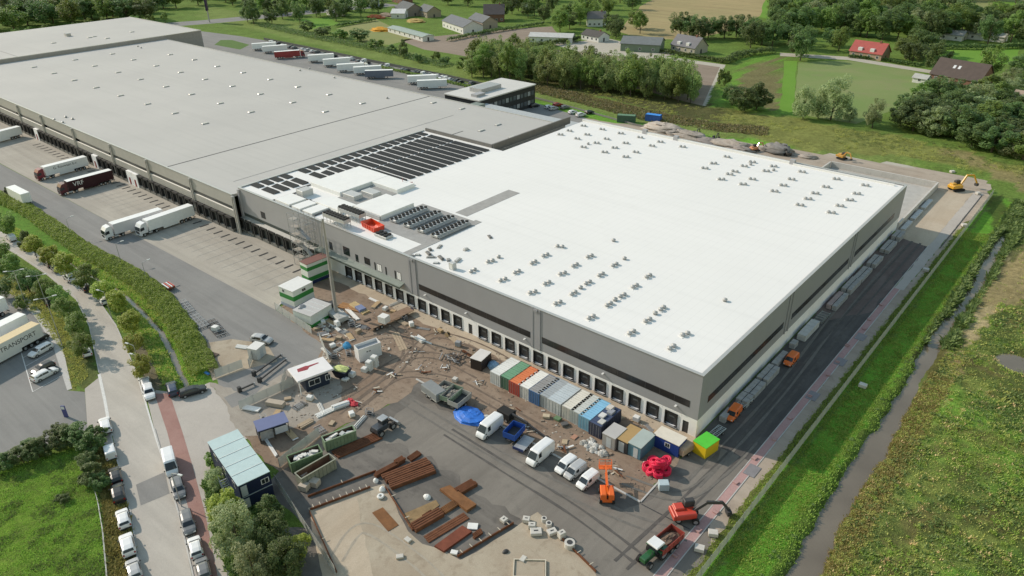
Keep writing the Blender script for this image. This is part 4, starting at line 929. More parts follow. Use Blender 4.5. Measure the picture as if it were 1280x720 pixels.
# ------------------------------------------------------------------ site cabins and containers
def rframe(c0, c1, c3, z):
    """oriented footprint from three roof corners in the photo (height z)"""
    A, B, D = at(*c0, z), at(*c1, z), at(*c3, z)
    if (B-A).cross(D-A).z < 0: B, D = D, B
    return (A.x, A.y, .02), heading(A, B), (B-A).length, (D-A).length
def corr(L, Wd, H, mb=None, n=None, z0=.12):
    """corrugated container shell"""
    mb = mb or MB(); st = .28; d = .045
    def wave(a, b, fixed, axis, sgn):
        k = int((b-a)/st)*2; pts = []
        for i in range(k+1):
            t = a+(b-a)*i/k; off = d if (i//1) % 4 in (1, 2) else 0
            pts.append((t, fixed-sgn*off))
        for (p, q), (r, s_) in zip(pts[:-1], pts[1:]):
            if axis == 'x': mb.quad((p, q, z0), (r, s_, z0), (r, s_, H-.06), (p, q, H-.06))
            else: mb.quad((q, p, z0), (s_, r, z0), (s_, r, H-.06), (q, p, H-.06))
    wave(.1, L-.1, .03, 'x', -1); wave(.1, L-.1, Wd-.03, 'x', 1); wave(.1, Wd-.1, L-.03, 'y', 1)
    for x in (0, L-.12):
        for y in (0, Wd-.12): mb.box(x, x+.12, y, y+.12, 0, H)
    for y in (0, Wd-.1): mb.box(.12, L-.12, y, y+.1, 0, .13); mb.box(.12, L-.12, y, y+.1, H-.1, H)
    for x in (0, L-.1): mb.box(x, x+.1, .12, Wd-.12, 0, .13); mb.box(x, x+.1, .12, Wd-.12, H-.1, H)
    return mb
def container(label, loc, rz, color, roofc=None, L=6.06, Wd=2.44, H=2.59, group=None, name='shipping_container', open_top=False, fill=None):
    """x along the length, doors at x=0"""
    t = thing(name, label, 'container', loc, rz, group)
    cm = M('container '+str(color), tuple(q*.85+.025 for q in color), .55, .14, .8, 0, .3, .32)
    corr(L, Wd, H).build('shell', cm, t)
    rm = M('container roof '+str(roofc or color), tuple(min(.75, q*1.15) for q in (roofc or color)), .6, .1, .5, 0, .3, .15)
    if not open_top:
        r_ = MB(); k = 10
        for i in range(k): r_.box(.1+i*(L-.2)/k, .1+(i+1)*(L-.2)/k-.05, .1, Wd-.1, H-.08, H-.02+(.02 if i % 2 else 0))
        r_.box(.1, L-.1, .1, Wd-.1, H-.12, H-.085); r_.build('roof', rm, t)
    else: MB().box(.1, L-.1, .1, Wd-.1, .1, .2).build('floor', DARK, t)
    for a, b_ in ((.12, Wd/2-.015), (Wd/2+.015, Wd-.12)):
        d = MB().box(.015, .06, a, b_, .14, H-.11).build('door', cm, t)
        q = MB()
        for y in (a+.3, b_-.3): q.tube((-.01, y, .16), (-.01, y, H-.14), .022, n=6)
        q.build('locking_bar', STEEL, d)
    if fill: fill(t, L, Wd, H)
    return t
GC = 'containers in the row before the docks'
def rowc(label, p, color, roofc=None, Wd=2.44, L=6.06, H=2.59, dx=0, **k):
    a = at(*p); return container(label, (a.x+Wd/2, a.y, .03), R(90), color, roofc, L, Wd, H, GC, **k)
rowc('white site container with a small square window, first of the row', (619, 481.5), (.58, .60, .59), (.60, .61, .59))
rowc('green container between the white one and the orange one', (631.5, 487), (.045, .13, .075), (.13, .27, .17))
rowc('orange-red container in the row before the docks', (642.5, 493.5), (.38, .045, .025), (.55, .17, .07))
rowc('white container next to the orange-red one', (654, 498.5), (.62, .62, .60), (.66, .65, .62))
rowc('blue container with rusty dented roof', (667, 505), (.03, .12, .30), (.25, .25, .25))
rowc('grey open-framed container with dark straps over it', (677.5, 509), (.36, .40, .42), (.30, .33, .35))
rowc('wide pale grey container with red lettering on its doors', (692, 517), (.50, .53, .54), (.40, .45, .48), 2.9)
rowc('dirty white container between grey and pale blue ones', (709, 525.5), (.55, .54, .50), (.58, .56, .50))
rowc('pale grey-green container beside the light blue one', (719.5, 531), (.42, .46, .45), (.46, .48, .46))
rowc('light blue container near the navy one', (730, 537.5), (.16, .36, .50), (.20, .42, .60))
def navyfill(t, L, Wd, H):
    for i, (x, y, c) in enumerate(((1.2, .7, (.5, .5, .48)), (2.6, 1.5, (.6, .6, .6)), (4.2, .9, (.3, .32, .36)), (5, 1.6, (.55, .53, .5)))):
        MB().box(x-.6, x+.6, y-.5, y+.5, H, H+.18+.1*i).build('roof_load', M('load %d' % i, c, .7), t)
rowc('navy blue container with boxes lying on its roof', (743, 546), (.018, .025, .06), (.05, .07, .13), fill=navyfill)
def cabin(label, loc, rz, L, Wd, H, wallc, roofc, bands=(), wins=(), name='site_cabin', group=None, ribs=0, door=None, z0=0.0, overhang=.06):
    """wins: (side, along, z, w, h); sides s n w e of the local box"""
    t = thing(name, label, 'cabin', (loc[0], loc[1], loc[2]+z0), rz, group)
    wm = M('cabin wall '+str(wallc), wallc, .5, .06, .5, 0, .35, .15); rm = M('cabin roof '+str(roofc), roofc, .55, .06, .5, 0, .35, .15)
    MB().box(0, L, 0, Wd, .05, H-.1).build('wall', wm, t)
    r_ = MB().box(-overhang, L+overhang, -overhang, Wd+overhang, H-.1, H).build('roof', rm, t)
    for k in range(ribs):
        x = L*(k+1)/(ribs+1); MB().box(x-.06, x+.06, 0, Wd, H, H+.06).build('roof_rib', M('pale rib', (.62, .65, .65), .5), r_)
    for z_a, z_b, c in bands: MB().box(-.012, L+.012, -.012, Wd+.012, z_a, z_b).build('colour_band', M('band '+str(c), c, .45, .06, .5, 0, .35, .1), t)
    def pane(nm, mat, s, u, z, w_, h, off=.02):
        m_ = MB()
        if s == 's': m_.box(u, u+w_, -off, -.001, z, z+h)
        elif s == 'n': m_.box(u, u+w_, Wd+.001, Wd+off, z, z+h)
        elif s == 'w': m_.box(-off, -.001, u, u+w_, z, z+h)
        else: m_.box(L+.001, L+off, u, u+w_, z, z+h)
        return m_.build(nm, mat, t)
    for s, u, z, w_, h in wins:
        f = pane('window', WHITE, s, u-.08, z-.08, w_+.16, h+.16, .025)
        m_ = MB()
        for k in range(2):
            a, b_ = u+k*w_/2+.03, u+(k+1)*w_/2-.03
            if s == 's': m_.box(a, b_, -.034, -.026, z, z+h)
            elif s == 'n': m_.box(a, b_, Wd+.026, Wd+.034, z, z+h)
            elif s == 'w': m_.box(-.034, -.026, a, b_, z, z+h)
            else: m_.box(L+.026, L+.034, a, b_, z, z+h)
        m_.build('pane', GLASS, f)
    if door: pane('door', M('cabin door', (.45, .48, .5), .5), *door, .03)
    return t
GREEN = (.035, .22, .05); OFFW = (.66, .70, .66)
# two-storey site office, pale blue-green roof
lo, rz, L, Wd = rframe((297.5, 607.5), (336.7, 589.2), (261.7, 551.7), 5.0)
so_ = cabin('two-storey navy site office with pale blue-green ribbed roof by the street', lo, rz, L, Wd, 5.0, (.012, .02, .055), (.44, .56, .57), (), (('s', L*.70, 3.3, L*.22, .8), ('w', Wd*.15, 3.2, .9, .9), ('w', Wd*.45, 3.2, .9, .9), ('w', Wd*.75, 3.2, .9, .9), ('w', Wd*.3, .8, .9, .9), ('w', Wd*.6, .8, .9, .9)), 'site_office', None, 0, ('s', L*.05, .1, .9, 2.0))
for k in range(4):
    y = Wd*(k+1)/5; MB().box(0, L, y-.05, y+.05, 5.0, 5.06).build('roof_rib', M('pale rib', (.62, .65, .65), .5), [c for c in so_.children if c.name.startswith('roof')][0])
MB().box(L*.05, L*.05+.9, -.03, -.001, 2.65, 4.55).build('door', M('cabin door', (.45, .48, .5), .5), so_); MB().box(-.05, L+.05, -.06, .0, 2.42, 2.55).build('floor_band', M('pale band', (.3, .35, .38), .5), so_)
st = MB()
for k in range(12): st.box(-1.2, -.1, Wd*.2+k*.28, Wd*.2+k*.28+.26, .2+k*.2, .24+k*.2)
for dx in (-1.2, -.12): st.bar((dx, Wd*.2, 1.1), (dx, Wd*.2+3.3, 3.5), .05, .05); st.bar((dx, Wd*.2, .15), (dx, Wd*.2+3.3, 2.5), .05, .18)
st.build('outside_stair', STEEL, so_)
# gatehouse with overhanging white roof
lo, rz, L, Wd = rframe((371.7, 477.2), (417.2, 460.6), (359.4, 461.1), 3.3)
gh = thing('gatehouse', 'navy gatehouse with overhanging white roof bearing a red mark', 'gatehouse', lo, rz)
MB().box(1.5, L*.86, .5, Wd-.7, .05, 2.95).build('wall', M('navy panel', (.022, .032, .055), .45), gh)
rr = MB().cbox(0, L, 0, Wd, 2.95, 3.3, .06).build('roof', M('gatehouse roof', (.72, .70, .70), .6, .05, .3, 0, .3, .1), gh)
rm = MB(); rm.prism([(L*.17, Wd*.55), (L*.42, Wd*.5), (L*.5, Wd*.62), (L*.78, Wd*.66), (L*.78, Wd*.72), (L*.5, Wd*.74), (L*.44, Wd*.78), (L*.2, Wd*.76)], 3.302, 3.312); rm.build('roof_mark', M('red roof mark', (.28, .04, .055), .7, .25, 1), rr)
for x, w_ in ((2.2, 2.0), (5.4, .8)):
    f = MB().box(x-.1, x+w_+.1, .46, .499, 1.0, 2.2).build('window', WHITE, gh); MB().box(x, x+w_/2-.04, .44, .459, 1.1, 2.1).box(x+w_/2+.04, x+w_, .44, .459, 1.1, 2.1).build('pane', GLASS, f)
MB().box(.3, .45, .3, .45, 0, 2.95).box(.3, .45, Wd-.5, Wd-.35, 0, 2.95).build('roof_post', WHITE, gh)
# blue-roofed shelter
lo, rz, L, Wd = rframe((322.5, 539), (360, 526.7), (319, 531.7), 2.7)
bs = thing('bicycle_shelter', 'open shelter with slate blue roof behind the site office', 'shelter', lo, rz)
MB().box(-.1, L+.1, -.2, Wd+1.2, 2.6, 2.75).build('roof', M('slate blue roof', (.13, .155, .29), .6, .08, .6), bs)
MB().box(0, L, Wd+.9, Wd+1.0, 0, 2.6).build('rear_wall', M('navy panel', (.022, .032, .055), .45), bs)
MB().box(L*.53, L*.95, -.05, .02, .9, 2.2).build('notice_board', M('pale board', (.5, .52, .55), .6), bs); MB().box(L*.05, L*.48, .5, .56, .1, 1.9).build('poster_panel', M('patchy panel', (.42, .42, .42), .7, .3, 1.5), bs)
p_ = MB()
for x in (0, L*.5, L-.1): p_.box(x, x+.1, 0, .1, 0, 2.6)
p_.build('post', DARK, bs)
MB().box(0, .06, .1, Wd, .1, 2.5).build('side_wall', M('navy panel', (.022, .032, .055), .45), bs)
# big white box container beside the mud track
lo, rz, L, Wd = rframe((447.7, 437.7), (475.9, 428), (439.9, 432.4), 2.9)
wc = thing('white_container', 'tall white open-topped container on the mud with two small vents', 'container', lo, rz)
sh_ = MB(); sh_.box(0, L, 0, .1, 0, 2.9); sh_.box(0, L, Wd-.1, Wd, 0, 2.9); sh_.box(0, .1, .1, Wd-.1, 0, 2.9); sh_.box(L-.1, L, .1, Wd-.1, 0, 2.9); sh_.build('shell', M('white container wall', (.68, .69, .70), .5, .05, .6, 0, .3, .15), wc)
MB().box(.1, L-.1, .1, Wd-.1, 2.1, 2.3).build('cover', M('grey container cover', (.36, .37, .38), .6), wc)
for x in (L*.34, L*.45): MB().box(x, x+.35, -.02, -.001, 1.75, 1.95).build('vent', DARK, wc)
# green and white cabins by the crane
lo, rz, L, Wd = rframe((383, 331), (411, 320), (379, 327.5), 5.4)
cabin('stacked green and white striped cabins with a brown deck roof', lo, rz, L, Wd+1.0, 5.4, OFFW, (.20, .10, .085), ((.06, .9, (.02, .03, .1)), (.95, 2.0, GREEN), (3.6, 4.5, GREEN)), (), 'striped_cabin')
lo, rz, L, Wd = rframe((365.3, 364.7), (390.3, 352.2), (352, 355.7), 4.6)
cabin('white-roofed cabin with a broad green stripe above the yard kerb', lo, rz, L, Wd, 4.6, OFFW, (.72, .72, .70), ((2.1, 3.2, GREEN), (.06, .8, (.35, .4, .5))), (('s', L*.45, 3.5, 1.0, .6), ('w', Wd*.6, 3.6, .7, .6)), 'striped_cabin')
lo, rz, L, Wd = rframe((388, 395.5), (414, 380), (376, 383), 2.9)
c_ = cabin('low white cabin with green base and grey ribbed roof cluttered with gear', lo, rz, L, Wd, 2.9, OFFW, (.48, .47, .46), ((.06, .8, GREEN),), (), 'striped_cabin', None, 3)
MB().blob((L*.3, Wd*.85, 2.9), .9, .5, .5, 3).build('roof_gear', M('grey gear', (.4, .4, .42), .7), c_)
# smaller huts at the end of the container row
def huts(label, p, L, Wd, H, wallc, roofc, rz=90, name='tool_hut', **k):
    a = at(*p); cabin(label, (a.x+Wd/2*math.cos(R(rz-90)), a.y, .03), R(rz), L, Wd, H, wallc, roofc, name=name, **k)
huts('grey curtained hut beside the navy container', (760, 560), 3.4, 2.4, 2.5, (.30, .29, .28), (.45, .44, .43), door=('w', .7, .1, .9, 2.0))
huts('dark open shed with an ochre roof sheet', (776, 565), 4.4, 2.2, 2.4, (.05, .05, .055), (.40, .27, .12), door=('w', .6, .1, 1.0, 1.9))
huts('teal tool hut with a pale rounded roof', (792, 572), 4.4, 2.3, 2.5, (.09, .20, .26), (.38, .44, .42), door=('w', .5, .1, .8, 1.9))
huts('small blue cabin with cream roof near the corner of the warehouse', (831, 565), 2.6, 4.6, 2.5, (.02, .05, .23), (.66, .62, .54), wins=(('w', 1.6, 1.2, .8, .7),))
huts('yellow box trailer with bright green roof at the warehouse corner', (872, 570.5), 3.4, 2.5, 2.3, (.60, .42, .015), (.09, .52, .05), 80, name='box_trailer')
for nm, p, lab in (('canvas_trailer', (854, 566), 'small tan covered trailer beside the yellow box'),):
    a = at(*p); t = thing(nm, lab, 'trailer', (a.x, a.y, .03), R(80))
    MB().cbox(-1.4, 1.4, -1, 1, .6, 1.9, .25).build('canvas', M('tan canvas', (.38, .28, .20), .85, .15, 1), t)
    for s in (-1, 1): link('wheel', wheel_me(.33, .2), t, (0, s*1.0, .33))
    MB().bar((1.4, 0, .5), (2.5, 0, .45), .1, .1).build('drawbar', DARK, t)
# dark box with white top by the docks
lo, rz, L, Wd = rframe((600, 461), (608, 453), (586.5, 453.5), 2.4)
huts('black box unit with white lid standing on the mud', (596, 462), 3.6, 2.4, 2.4, (.03, .022, .02), (.64, .62, .60), 100)
# guard hut by the compound
lo, rz, L, Wd = rframe((320, 437.5), (330.5, 429), (310, 434.5), 2.5)
cabin('small pale grey hut beside the compound entrance', lo, rz, max(L, 2.4), max(Wd, 2.2), 2.5, (.55, .55, .54), (.68, .67, .65), door=('s', .9, .1, .9, 2.0), name='guard_hut')
# ------------------------------------------------------------------ open skips
def skip(label, c0, c1, c3, z, color, inner, debris=0, group='open waste containers'):
    lo, rz, L, Wd = rframe(c0, c1, c3, z)
    t = thing('open_skip', label, 'skip', lo, rz, group); m_ = M('skip '+str(color), color, .6, .15, .8, 0, .3, .45); mi = M('skip inside '+str(inner), inner, .9, .3, 1)
    s_ = MB(); w_ = .09
    s_.box(0, L, 0, w_, .12, z); s_.box(0, L, Wd-w_, Wd, .12, z); s_.box(0, w_, w_, Wd-w_, .12, z); s_.box(L-w_, L, w_, Wd-w_, .12, z); s_.build('wall', m_, t)
    for k in range(9):
        x = L*(k+.5)/9
        MB().box(x-.06, x+.06, -.1, -.001, .15, z-.05).build('rib', m_, t)
        if k % 2: MB().box(x-.06, x+.06, Wd+.001, Wd+.1, .15, z-.05).build('rib', m_, t)
    MB().box(-.06, L+.06, -.12, .1, z, z+.08).box(-.06, L+.06, Wd-.1, Wd+.12, z, z+.08).box(-.06, .1, .1, Wd-.1, z, z+.08).box(L-.1, L+.06, .1, Wd-.1, z, z+.08).build('rim', m_, t)
    MB().box(.09, L-.09, .09, Wd-.09, .12, .5).build('floor', mi, t)
    li = MB(); li.box(.1, L-.1, .092, .11, .5, z-.02); li.box(.1, L-.1, Wd-.11, Wd-.092, .5, z-.02); li.build('inner_lining', mi, t)
    rg = random.Random(int(L*100))
    if debris:
        MB().blob((L*.5, Wd*.5, .5), L*.5, Wd*.44, z*.45, 5, rough=.2).build('debris_heap', M('rubble', (.27, .24, .2), .9, .35, 2), t)
        for k in range(debris):
            x, y = rg.uniform(.15, .9)*L, rg.uniform(.3, .7)*Wd; a = rg.uniform(0, 3.1); r0 = rg.uniform(.3, .8)
            T = Matrix.Translation((x, y, z*.78+rg.uniform(0, .4))) @ Matrix.Rotation(a, 4, 'Z') @ Matrix.Rotation(rg.uniform(-.4, .4), 4, 'X')
            MB().box(-r0, r0, -.3, .3, -.12, .12, 0, T).build('debris_piece', M('white insulation', (.62, .61, .58), .8, .1, 1), t)
    return t
skip('green skip heaped with white insulation beside the navy site office', (363, 580), (403, 565), (356, 571.5), 2.1, (.13, .20, .11), (.12, .09, .07), 9)
skip('pale green ribbed skip holding a white bag, behind the rusty piles', (406, 553), (445, 538.5), (401, 546.5), 2.1, (.19, .26, .17), (.11, .075, .055), 6)
skip('empty grey-green skip rusty inside, next to the timber crates', (376.5, 599), (419.5, 574), (370, 591), 2.0, (.27, .28, .22), (.16, .095, .06))
q = at(440, 467); t = thing('navy_skip', 'navy skip full of yellow-green sacks near the gatehouse', 'skip', (at(428, 470).x, at(428, 470).y, .03), R(15))
MB().loft([[(-1.1, -.8, 0), (1.1, -.8, 0), (1.1, .8, 0), (-1.1, .8, 0)], [(-1.6, -1.1, 1.6), (1.6, -1.1, 1.6), (1.6, 1.1, 1.6), (-1.6, 1.1, 1.6)]]).build('shell', M('navy skip', (.012, .015, .035), .5), t)
MB().blob((0, 0, 1.55), 1.5, 1.05, .5, 8).build('sacks', M('yellow-green sacks', (.50, .56, .22), .7, .2, 2), t)
# orange skip and plant on the roof
def at_roof(p): return at(p[0], p[1], 12.16)
lo, rz, L, Wd = rframe((456, 281.5), (470, 285), (456, 270.5), 13.6)
t = thing('orange_skip', 'bright orange-red open skip standing on the white roof', 'skip', (-89.2, 4.4, 12.16), R(-8))
O_ = paint('signal orange', (.68, .06, .015)); s_ = MB()
def openbox(t, L, Wd, z, m_, flare=.35):
    mb = MB(); o0 = [(0, 0), (L, 0), (L, Wd), (0, Wd)]; o1 = [(-flare, -.05), (L+flare, -.05), (L+flare, Wd+.05), (-flare, Wd+.05)]
    i1 = [(-flare+.1, .05), (L+flare-.1, .05), (L+flare-.1, Wd-.05), (-flare+.1, Wd-.05)]; i0 = [(.1, .1), (L-.1, .1), (L-.1, Wd-.1), (.1, Wd-.1)]
    mb.loft([[(*p, 0) for p in o0], [(*p, z) for p in o1], [(*p, z) for p in i1], [(*p, .15) for p in i0]]); mb.build('shell', m_, t)
    for k in range(5):
        x = L*(k+.5)/5; MB().box(x-.06, x+.06, -.14, -.05, .1, z).build('rib', m_, t)
openbox(t, 5.0, 2.8, 1.15, O_)
# ------------------------------------------------------------------ roof plant
UNIT = M('plant casing', (.50, .51, .51), .5, .08, .8, .2, .35, .15); FANB = M('fan black', (.012, .012, .013), .7)
def rbox(name, lab, cat, bx, mat, extra=None, group=None):
    x0, x1, y0, y1, z0, z1 = bx; t = thing(name, lab, cat, ((x0+x1)/2, (y0+y1)/2, z0), 0, group)
    MB().cbox(-(x1-x0)/2, (x1-x0)/2, -(y1-y0)/2, (y1-y0)/2, 0, z1-z0, .05).build('casing', mat, t); return t
t = thing('roof_plant_house', 'white flat-topped plant housing around a sunken court on the roof', 'plant housing', (-110, 20, 12.1))
WP = M('white housing', (.76, .765, .75), .7, .04, .4, 0, .25, .1); SG = M('grey court wall', (.30, .30, .29), .7)
for n_, bx in (('west_block', (-121, -108.6, 13.2, 29.6, 12.1, 13.2)), ('north_block', (-108.6, -98.6, 23.6, 29.6, 12.1, 13.2)), ('south_block', (-98.6, -88.4, 9.6, 20.0, 12.1, 13.3)), ('link_block', (-108.6, -99.2, 5.9, 11.0, 12.1, 13.0))):
    MB().cbox(bx[0]+110, bx[1]+110, bx[2]-20, bx[3]-20, 0, bx[5]-12.1, .08).build(n_, WP, t)
MB().box(-108.5+110, -98.7+110, 11.1-20, 23.5-20, .02, .1).build('court_floor', SG, t)
MB().box(-97.5+110, -88.6+110, 9.2-20, 9.55-20, .2, 1.0).build('duct', UNIT, t)
for i, (x, y) in enumerate(((-106.5, 14.5), (-104.2, 18.6))):
    rbox('cooling_unit', ('grey cooling unit in the sunken roof court, closer to the facade', 'grey cooling unit in the sunken roof court, beside the taller wall')[i], 'cooling unit', (x-1.1, x+3.4, y-1.2, y+1.6, 12.2, 13.3), UNIT, group='units in the roof court')
rbox('air_handler', 'grey air handling unit near the first solar rows', 'air handler', (-117.9, -115.2, 6.6, 9.8, 12.1, 13.8), UNIT)
for i, (x0, x1) in enumerate(((-119.0, -112.9), (-111.9, -108.4), (-107.4, -103.6))):
    rbox('roof_hatch', 'white raised roof tray, %s from the solar panels' % ORD[i], 'roof hatch', (x0, x1, .9, 6.0, 12.1, 12.7), WP, group='white roof trays')
t = thing('cable_trays', 'dark cable trays framing the white roof trays', 'cable tray', (-112, 4, 12.1))
for bx in ((-119.8, -119.4, .6, 8.2), (-112.6, -112.2, .6, 7), (-108.1, -107.7, .6, 6.6), (-103.3, -102.9, .6, 6.6), (-119.4, -103, 6.3, 6.6), (-121.8, -121.4, 9, 30), (-121.4, -110, 30, 30.3)):
    MB().box(bx[0]+112, bx[1]+112, bx[2]-4, bx[3]-4, .02, .25).build('tray', M('tray dark', (.10, .10, .10), .7), t)
def fan_mesh(r=.62):
    mb = MB(); mb.tube((0, 0, 0), (0, 0, .3), r*.9, r, 12, 0); mb.tube((0, 0, .3), (0, 0, .32), r*.98, r*.98, 12, 0)
    me = mb.mesh('fan'); me.materials.append(FANB); return me
FAN = fan_mesh(.42); FANL = fan_mesh(.55)
for i, x in enumerate((-85.2, -80.5, -76.0, -71.4)):
    t = thing('chiller', 'long roof chiller with paired black fans, %s row from the plant housing' % ORD[i], 'chiller', (x, 15.5, 12.14), 0, 'roof chillers with black fans')
    MB().cbox(-1.05, 1.05, -5.2, 5.2, .25, .8, .08).build('casing', UNIT, t)
    fr = MB()
    for y in np.arange(-5, 5.1, 2.0):
        for s in (-1, 1): fr.box(s*.95-.05, s*.95+.05, y-.05, y+.05, 0, .26)
    fr.build('support_frame', STEEL, t)
    for k in range(9):
        for s in (-1, 1): link('fan', FAN, t, (s*.5, -4.7+k*1.17+.25*s, .70))
    pi = MB(); pi.tube((1.35, -5.2, .5), (1.35, 5.2, .5), .1, n=8); pi.tube((1.6, -5.2, .4), (1.6, 5.2, .4), .08, n=8); pi.build('pipe', STEEL, t)
for i, y in enumerate((.9, 5.3)):
    t = thing('dry_cooler', ('dry cooler with black fans on tall legs at the roof edge by the crane', 'dry cooler with black fans on tall legs, behind the one at the roof edge')[i], 'dry cooler', (-94.6, y+.6, 12.1), 0, 'dry coolers by the orange skip')
    MB().box(-4, 4, -1.0, 1.0, 1.4, 2.3).build('casing', UNIT, t); fr = MB()
    for k in range(7):
        for s in (-1, 1): fr.box(-3.9+k*1.3-.04, -3.9+k*1.3+.04, s*.9-.04, s*.9+.04, 0, 1.4)
    for s in (-1, 1): fr.box(-4, 4, s*.9-.03, s*.9+.03, .65, .72)
    fr.build('support_frame', STEEL, t)
    for k in range(8):
        for s in (-1, 1): link('fan', FANL, t, (-3.5+k*1.0, s*.48, 2.25))
t = thing('small_condenser', 'small condenser bank of six black fans beside the orange skip', 'condenser', (-81, 3.9, 12.1)); MB().cbox(-2, 2, -1.1, 1.1, .1, .6, .05).build('casing', UNIT, t)
for k in range(3):
    for s in (-1, 1): link('fan', FANL, t, (-1.3+k*1.3, s*.55, .55))
# red safety cross frame on the roof
t = thing('red_barrier', 'red and white barrier frame lying at the end of the solar field', 'barrier', (-102, 28.6, 12.12), R(52))
b_ = MB()
for y in (-.4, .4): b_.box(-2.6, 2.6, y-.08, y+.08, .5, .65)
for x in np.linspace(-2.5, 2.5, 7): b_.box(x-.05, x+.05, -.45, .45, .02, .55)
b_.box(-.06, .06, -.06, .06, 0, 2.0); b_.build('frame', M('faded red', (.42, .14, .14), .6, .3, 3), t)
# bits and pieces on the roof near the pilaster
rg = random.Random(4)
for i, p in enumerate(sc([(130, 360), (200, 350), (320, 335), (350, 375), (410, 440), (460, 385), (545, 405), (650, 410), (340, 290), (445, 255), (745, 290), (1010, 145)], 500, 280, 9)):
    q = at_roof(p); t = thing('material_bundle', '%s small bundle of roofing material near the front parapet, counted from the facade joint' % ORD[i], 'bundle', (q.x, q.y, 12.1), rg.uniform(0, 3), 'roofing bundles by the front parapet')
    l_ = rg.uniform(.6, 1.4); MB().box(-l_, l_, -.35, .35, 0, .12).build('pallet_base', M('grey pallet', (.34, .33, .31), .8), t); MB().cbox(-l_*.8, l_*.6, -.3, .3, .12, .12+rg.uniform(.1, .45), .05).build('load', M('roll grey %d' % (i % 3), ((.3, .3, .29), (.5, .5, .49), (.16, .16, .16))[i % 3], .7), t)
t = thing('roof_ladder_box', 'pale box standing at the parapet near the facade joint', 'box', (*at_roof((566, 336))[:2], 12.1)); MB().cbox(-.6, .6, -.5, .5, 0, 1.5, .04).build('casing', UNIT, t); MB().box(-.4, .4, -.52, -.501, .2, 1.3).build('door', WP, t)
# ------------------------------------------------------------------ machines
def torus(mb, c, R0, r, axis='z', n=16, m=6, mi=0, tilt=None):
    rings = []
    for i in range(n):
        t = 2*math.pi*i/n; ring = []
        for k in range(m):
            s = 2*math.pi*k/m; rr = R0+r*math.cos(s); p = Vector((rr*math.cos(t), rr*math.sin(t), r*math.sin(s)))
            if tilt is not None: p = tilt @ p
            ring.append((c[0]+p.x, c[1]+p.y, c[2]+p.z))
        rings.append(ring)
    rings.append(rings[0]); return mb.loft(rings, mi, True, False)
def excavator(label, loc, rz, col, arm, tracked=True, swing=0.0, group='excavators', armm=None):
    """arm: list of x,z points of boom and stick in the turret's plane"""
    t = thing('excavator', label, 'excavator', loc, rz, group); m_ = paint('machine '+str(col), col)
    if tracked:
        for s in (-1, 1):
            k = MB(); pr = [(-1.9, .45), (-1.6, .1), (1.6, .1), (1.9, .45), (1.6, .8), (-1.6, .8)]; k.side(pr, s*1.15-.28, s*1.15+.28); k.build('track', BLACK, t)
    else:
        for sx in (-1.2, 1.2):
            for s in (-1, 1): link('wheel', wheel_me(.52, .45), t, (sx, s*1.0, .52))
    MB().box(-1.3, 1.3, -.8, .8, .5, .95).build('undercarriage', DARK, t)
    tur = bpy.data.objects.new('turret', None); 
    T = Matrix.Rotation(swing, 4, 'Z'); 
    def tb(name, mb, mat): o = mb.build(name, mat, t); o.rotation_euler = (0, 0, swing); return o
    tb('body', MB().cbox(-2.0, 1.0, -1.2, 1.2, 1.0, 1.9, .12), m_); tb('counterweight', MB().cbox(-2.4, -1.98, -1.15, 1.15, 1.0, 1.8, .12), m_)
    tb('engine_cover', MB().cbox(-1.9, -.5, -.2, 1.1, 1.9, 2.25, .1), m_)
    tb('cab', MB().cbox(-.4, 1.1, .25, 1.15, 1.9, 2.95, .12), DARK); tb('cab_glass', MB().box(1.1, 1.13, .33, 1.07, 1.95, 2.8).box(-.3, 1.0, 1.15, 1.17, 2.0, 2.8), GLASS)
    b = MB(); pts = [Vector((x, -.35, z)) for x, z in arm]; b.bar(pts[0], pts[1], .34, .5); b.bar(pts[1], pts[2], .32, .45); tb('boom', b, armm or m_)
    b = MB(); b.bar(pts[2], pts[3], .28, .38); tb('stick', b, armm or m_)
    b = MB(); e = pts[3]; b.side([(e.x-.45, e.z), (e.x+.25, e.z+.1), (e.x+.35, e.z-.6), (e.x-.35, e.z-.75)], -.85, .15); tb('bucket', b, DARK)
    b = MB(); b.tube(pts[0]+Vector((.5, 0, .2)), (pts[0]+pts[1])*.5+Vector((0, 0, -.1)), .07, n=6); b.tube((pts[1]+pts[2])*.5+Vector((0, 0, .35)), pts[2]*.8+pts[3]*.2+Vector((0, 0, .3)), .06, n=6); tb('hydraulic_ram', b, STEEL)
    bpy.data.objects.remove(tur); return t
a = at(858, 648); b = at(905, 642)
excavator('red wheeled excavator digging with a long dark arm by the path', (a.x, a.y, .03), heading(a, b)-.3, (.50, .05, .025), [(.6, 1.6), (2.6, 3.0), (5.0, 2.6), (6.2, .9)], False, .3, armm=DARK)
a = at(1195, 238); b = at(1222, 236)
excavator('yellow tracked excavator on the sand beyond the pit wall', (a.x, a.y, .03), heading(a, b), (.62, .33, .03), [(.6, 1.6), (2.2, 4.6), (4.6, 4.4), (6.6, 1.6)], True, .1)
for i, (p, q_, c, lab) in enumerate((((943, 189), (958, 186), (.50, .22, .09), 'orange tracked excavator digging behind the white roof'), ((983, 194), (975, 189), (.06, .055, .05), 'dark excavator beside a soil heap behind the roof'), ((1052, 199), (1062, 202), (.50, .27, .05), 'ochre excavator at the corner of the loading pit'), ((868, 172), (876, 168), (.05, .05, .05), 'black excavator among the rubble behind the roof'), ((893, 178), (901, 172), (.07, .06, .055), 'dark machine with raised arm behind the roof edge'))):
    a = at(*p); b = at(*q_); excavator(lab, (a.x, a.y, .03), heading(a, b), c, [(.6, 1.6), (2.0, 3.6), (3.8, 3.4), (4.6, 1.4)], True, 0).scale = (.78, .78, .78)
